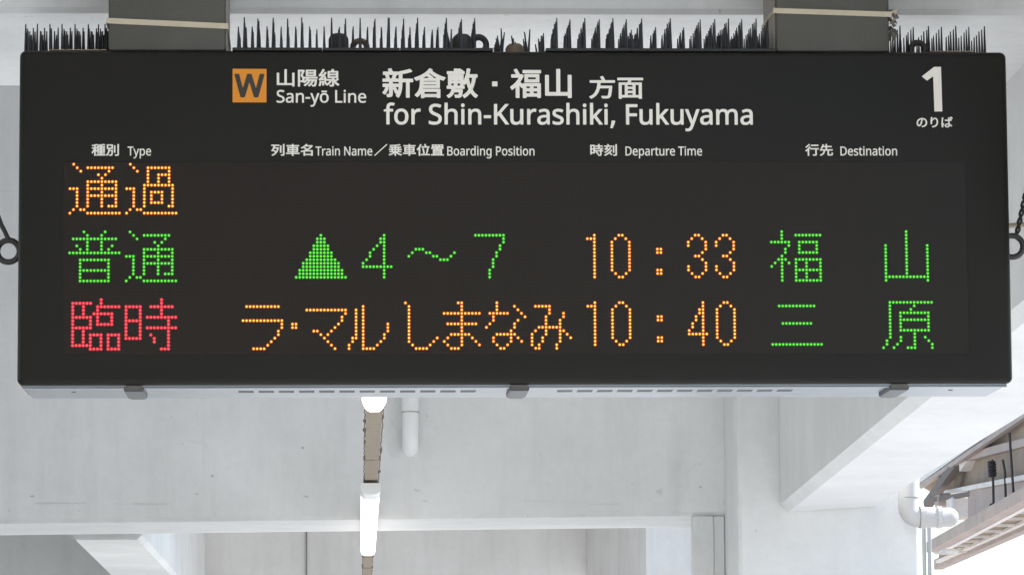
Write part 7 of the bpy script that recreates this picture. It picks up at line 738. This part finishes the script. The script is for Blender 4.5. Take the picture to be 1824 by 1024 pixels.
for sgn in (-1, 1):
    bm = BM(); pts = []; n = 220; rad = []
    for i in range(n+1):
        pts.append(a+u*(ln*i/n)+sx_*(sgn*(w+.003)+rt.uniform(-.0012, .0016)*sgn)+Vector((0, 0, .006+rt.uniform(-.003, .003)))); rad.append(.0016+(.003 if rt.random() < .10 else 0)*rt.random()*1.3)
    tube(bm, pts, rad, 6); part('cable', bm, m_web, tr, True)
for i in range(9):
    s = ln*(i+.2+.6*rt.random())/9; p = a+u*s
    bm = BM()
    hexa(bm, [p-sx_*(w+.006)+Vector((0, 0, -.002)), p+sx_*(w+.006)+Vector((0, 0, -.002)), p+u*.02+sx_*(w+.006)+Vector((0, 0, -.002)), p+u*.02-sx_*(w+.006)+Vector((0, 0, -.002)),
              p-sx_*(w+.006)+Vector((0, 0, .012)), p+sx_*(w+.006)+Vector((0, 0, .012)), p+u*.02+sx_*(w+.006)+Vector((0, 0, .012)), p+u*.02-sx_*(w+.006)+Vector((0, 0, .012))])
    bmesh.ops.recalc_face_normals(bm, faces=bm.faces[:]); part('cable_tie', bm, m_web if i % 3 == 0 else m_trunk, tr)
for s_ in (.30, .62, .9):
    p_ = a+u*(ln*s_); bm = BM(); tube(bm, [p_+Vector((0, 0, .0305)), (p_.x, p_.y, CEIL-.002) if not (15.9 < p_.y < 17) else (p_.x, p_.y, zb(p_.x)-.002)], .004, 8); part('hanger', bm, m_cond, tr)
tag(tr, 'narrow beige cable trunking with ragged dusty cables running between the two lamps', 'trunking')

# white drain pipe turning into the deep beam
def elbow(c0, c1, c2, n=8):
    c0, c1, c2 = map(Vector, (c0, c1, c2))
    return [(1-t_)**2*c0+2*t_*(1-t_)*c1+t_*t_*c2 for t_ in [i/n for i in range(n+1)]]
yp = YB-.075
t0, t1 = at(731, 560, yp), at(731, 772, yp)
dr = empty('drain_pipe', (t1.x, YB, t1.z-.05)); rp = .0335
bm = BM(); tube(bm, [t0]+elbow(t1, t1+Vector((0, 0, -.052)), t1+Vector((0, .065, -.055)))+[t1+Vector((0, .077, -.055))], rp, 20); part('bend', bm, m_pvc2, dr, True)
j = at(731, 733, yp); bm = BM(); tube(bm, [j, j+Vector((0, 0, .16))], rp+.002, 20); part('socket', bm, m_pvc2, dr, True)
bm = BM(); tube(bm, [j+Vector((0, 0, -.003)), j+Vector((0, 0, -.0005))], rp+.0024, 20); part('joint_line', bm, m_grim, dr, True)
tag(dr, 'white plastic drain pipe bending into the deep beam beside the glaring lamp', 'pipe')

# white drain elbow at the pier's right edge
ye = PY-.09
v0, v1, h1 = at(1618, 840, ye), at(1618, 905, ye), at(1640, 921, ye)
h2 = at(1706, 921, ye)
dr2 = empty('drain_pipe', (v1.x, ye, h1.z)); rp = .040
bm = BM(); tube(bm, [v0, v1+Vector((0, 0, .012))]+elbow(v1+Vector((0, 0, .01)), (v1.x, ye, h1.z), h1)[1:]+[h1+Vector((.004, 0, 0))], rp, 20); part('bend', bm, m_pvc, dr2, True)
bm = BM(); tube(bm, [h1, h1.lerp(h2, .5), h1.lerp(h2, .52), h2-Vector((.03, 0, 0)), h2-Vector((.012, 0, 0)), h2], [rp+.001, rp+.001, rp-.001, rp-.001, rp*.8, rp*.45], 20); part('branch', bm, m_pvc, dr2, True)
for qa, qb in ((h1+Vector((-.004, 0, 0)), h1+Vector((.016, 0, 0))), (h1.lerp(h2, .44), h1.lerp(h2, .56))):
    bm = BM(); tube(bm, [qa, qb], rp+.0045, 20); part('collar', bm, m_pvc, dr2)
bm = BM(); q = at(1619, 886.5, ye); tube(bm, [q, q+Vector((0, 0, .0025))], rp+.0012, 20); part('joint_line', bm, m_grim, dr2)
bm = BM(); q = at(1637, 921, ye); tube(bm, [q, q+Vector((.0022, 0, 0))], rp+.0022, 20); part('joint_line', bm, m_grim, dr2)
tag(dr2, 'white plastic drain elbow with a stub to the right at the edge of the pier', 'pipe')
q0, q1 = at(1650.5, 935, PY+.1), at(1650.5, 1024, PY+.1)
bm = BM()
for dx in (-.012, .010): tube(bm, [(q0.x+dx, PY+.1, 0), (q0.x+dx, PY+.1, q0.z)], .0085, 12)
tag(solo('conduit', bm, m_cond, True), 'grey twin conduit rising beside the pier below the drain elbow', 'conduit')

# ------------------------------------------------------------------ across the track: canopy edge, girder, ladder lattice, rods
cn = empty('canopy', at(1760, 800, 40))
E = [(1900, 676, 34), (1634, 862, 46), (1668, 882, 46), (1900, 838, 34)]
p = [at(*e) for e in E]
bm = BM(); up = Vector((0, 0, .35)); out = Vector((0, 0, 0))
hexa(bm, [p[0], p[1], p[2], p[3]]+[v+up for v in p]); bmesh.ops.recalc_face_normals(bm, faces=bm.faces[:]); part('underside', bm, m_board, cn)
def bar(pa_, pb_, w_, h_, name, m, root):
    A_, B_ = at(*pa_), at(*pb_); d = (B_-A_).normalized(); sd_ = d.cross(Vector((0, 0, 1))).normalized()*w_/2; uz = sd_.cross(d).normalized()*h_/2
    bm = BM(); hexa(bm, [A_-sd_-uz, A_+sd_-uz, B_+sd_-uz, B_-sd_-uz, A_-sd_+uz, A_+sd_+uz, B_+sd_+uz, B_-sd_+uz]); bmesh.ops.recalc_face_normals(bm, faces=bm.faces[:])
    return part(name, bm, m, root)
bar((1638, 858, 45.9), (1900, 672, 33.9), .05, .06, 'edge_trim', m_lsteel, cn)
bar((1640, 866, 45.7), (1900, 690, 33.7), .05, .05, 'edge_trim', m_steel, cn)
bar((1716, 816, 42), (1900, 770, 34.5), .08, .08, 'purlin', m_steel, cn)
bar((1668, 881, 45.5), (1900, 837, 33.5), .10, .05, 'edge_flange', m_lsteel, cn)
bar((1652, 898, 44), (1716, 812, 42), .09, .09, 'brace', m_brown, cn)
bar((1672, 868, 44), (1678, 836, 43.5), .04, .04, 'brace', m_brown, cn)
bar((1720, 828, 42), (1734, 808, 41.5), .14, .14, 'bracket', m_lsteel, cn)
for t_ in (.42, .80):
    ea = [E[1][i]+(E[0][i]-E[1][i])*t_ for i in range(3)]; eb = [E[2][i]+(E[3][i]-E[2][i])*t_ for i in range(3)]
    ea[2] -= .02; eb[2] -= .02
    bar(tuple(ea), tuple(eb), .07, .07, 'joist', m_board, cn)
bm = BM(); A_, B_ = at(1800, 806, 38.4), at(1900, 850, 34.4)
tube(bm, [A_.lerp(B_, i/8)-Vector((0, 0, .05*math.sin(math.pi*i/8))) for i in range(9)], .010, 6); part('cable', bm, m_dark, cn)
tag(cn, 'brown boarded canopy edge across the track at the far right', 'canopy')
gd = empty('steel_girder', at(1760, 920, 40))
p = [at(*e) for e in [(1655, 966, 44.5), (1900, 838, 33.6), (1900, 850, 33.6)]]
A_, B_, C_, D_ = at(1724, 866, 41.8), at(1900, 839, 33.4), at(1900, 905, 33.4), at(1724, 930, 41.8)
bm = BM(); dv = Vector((.12, .05, 0)); hexa(bm, [D_, C_, C_+dv, D_+dv, A_, B_, B_+dv, A_+dv]); bmesh.ops.recalc_face_normals(bm, faces=bm.faces[:]); part('web', bm, m_steel, gd)
def yd(y): return 14260/(1312-y)
bar((1660, 974, yd(974)+.1), (1900, 843, yd(843)+.1), .12, .11, 'top_chord', m_steel, gd)
bar((1670, 978, 44.4), (1716, 976, 42.6), .10, .10, 'end_plate', m_lsteel, gd)
bm = BM(); A_ = at(1700, 905, 42.4); box(bm, (A_.x-.06, 42.2, A_.z-.12), (A_.x+.16, 42.6, A_.z+.12), .02, 1); part('junction_box', bm, m_lsteel, gd)
A_ = at(1682, 893, 42.9); bm = BM(); box(bm, (A_.x-.08, 42.8, A_.z-.06), (A_.x+.07, 43.1, A_.z+.09), .02, 1); part('junction_box', bm, m_steel, gd)
bar((1668, 889, 43), (1760, 874, 41), .05, .05, 'cable_tray', m_brown, gd)
tag(gd, 'mauve steel girder with junction boxes below the canopy across the track', 'girder')
ld = empty('lattice_gantry', at(1760, 960, 40))
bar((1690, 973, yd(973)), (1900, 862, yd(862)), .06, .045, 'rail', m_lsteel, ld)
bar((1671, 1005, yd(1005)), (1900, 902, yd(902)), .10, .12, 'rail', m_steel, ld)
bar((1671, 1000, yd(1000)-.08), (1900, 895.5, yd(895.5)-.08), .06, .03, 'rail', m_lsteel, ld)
for y_ in (985, 978, 970.6, 963.3, 955, 945, 934.5, 923, 911, 899):
    ya_ = yd(y_)
    bar((1693+(971-y_)/.527, y_, ya_+.05), (1671+(1001-y_)/.451, y_, ya_-.03), .05, .026, 'rung', m_lsteel, ld)
q_ = [at(1700, 973, yd(973)+.3), at(1900, 867, yd(867)+.3), at(1900, 890, yd(890)+.3), at(1672, 996, yd(996)+.3)]
bm = BM(); hexa(bm, q_+[v+Vector((0, 0, .05)) for v in q_]); bmesh.ops.recalc_face_normals(bm, faces=bm.faces[:]); part('deck', bm, m_board, ld)
tag(ld, 'pale ladder like lattice gantry below the girder at the far right', 'gantry')
def hangrod(pts, ins, lab):
    root = empty('hanging_rod', at(pts[0][0], pts[-1][1], pts[0][2]))
    bm = BM(); tube(bm, [at(*q_) for q_ in pts], .0125, 8); part('rod', bm, m_dark, root, True)
    if ins:
        a_, b_ = at(*ins[0]), at(*ins[1]); bm = BM(); n = 12
        tube(bm, [a_.lerp(b_, i/n) for i in range(n+1)], [(.050 if i % 2 else .036) if 0 < i < n else .02 for i in range(n+1)], 10); part('insulator', bm, m_dark, root, True)
    e_ = at(*pts[-1]); bm = BM(); box(bm, (e_.x-.04, e_.y-.04, e_.z-.06), (e_.x+.04, e_.y+.04, e_.z+.05), .012, 1); part('clamp', bm, m_dark, root)
    tag(root, lab, 'rod', 'rods hanging under the canopy')
hangrod([(1768, 818, 38.5), (1770, 905, 38.5)], ((1766, 820, 38.5), (1768, 850, 38.5)), 'dark rod with a fat ribbed insulator hanging under the canopy')
hangrod([(1786, 818, 37.8), (1790, 840, 37.8), (1792, 908, 37.8)], None, 'thin bent dark rod hanging just right of the insulator rod')
hangrod([(1798, 770, 36.8), (1806, 890, 36.8)], None, 'longest straight dark rod hanging at the right edge of the picture')
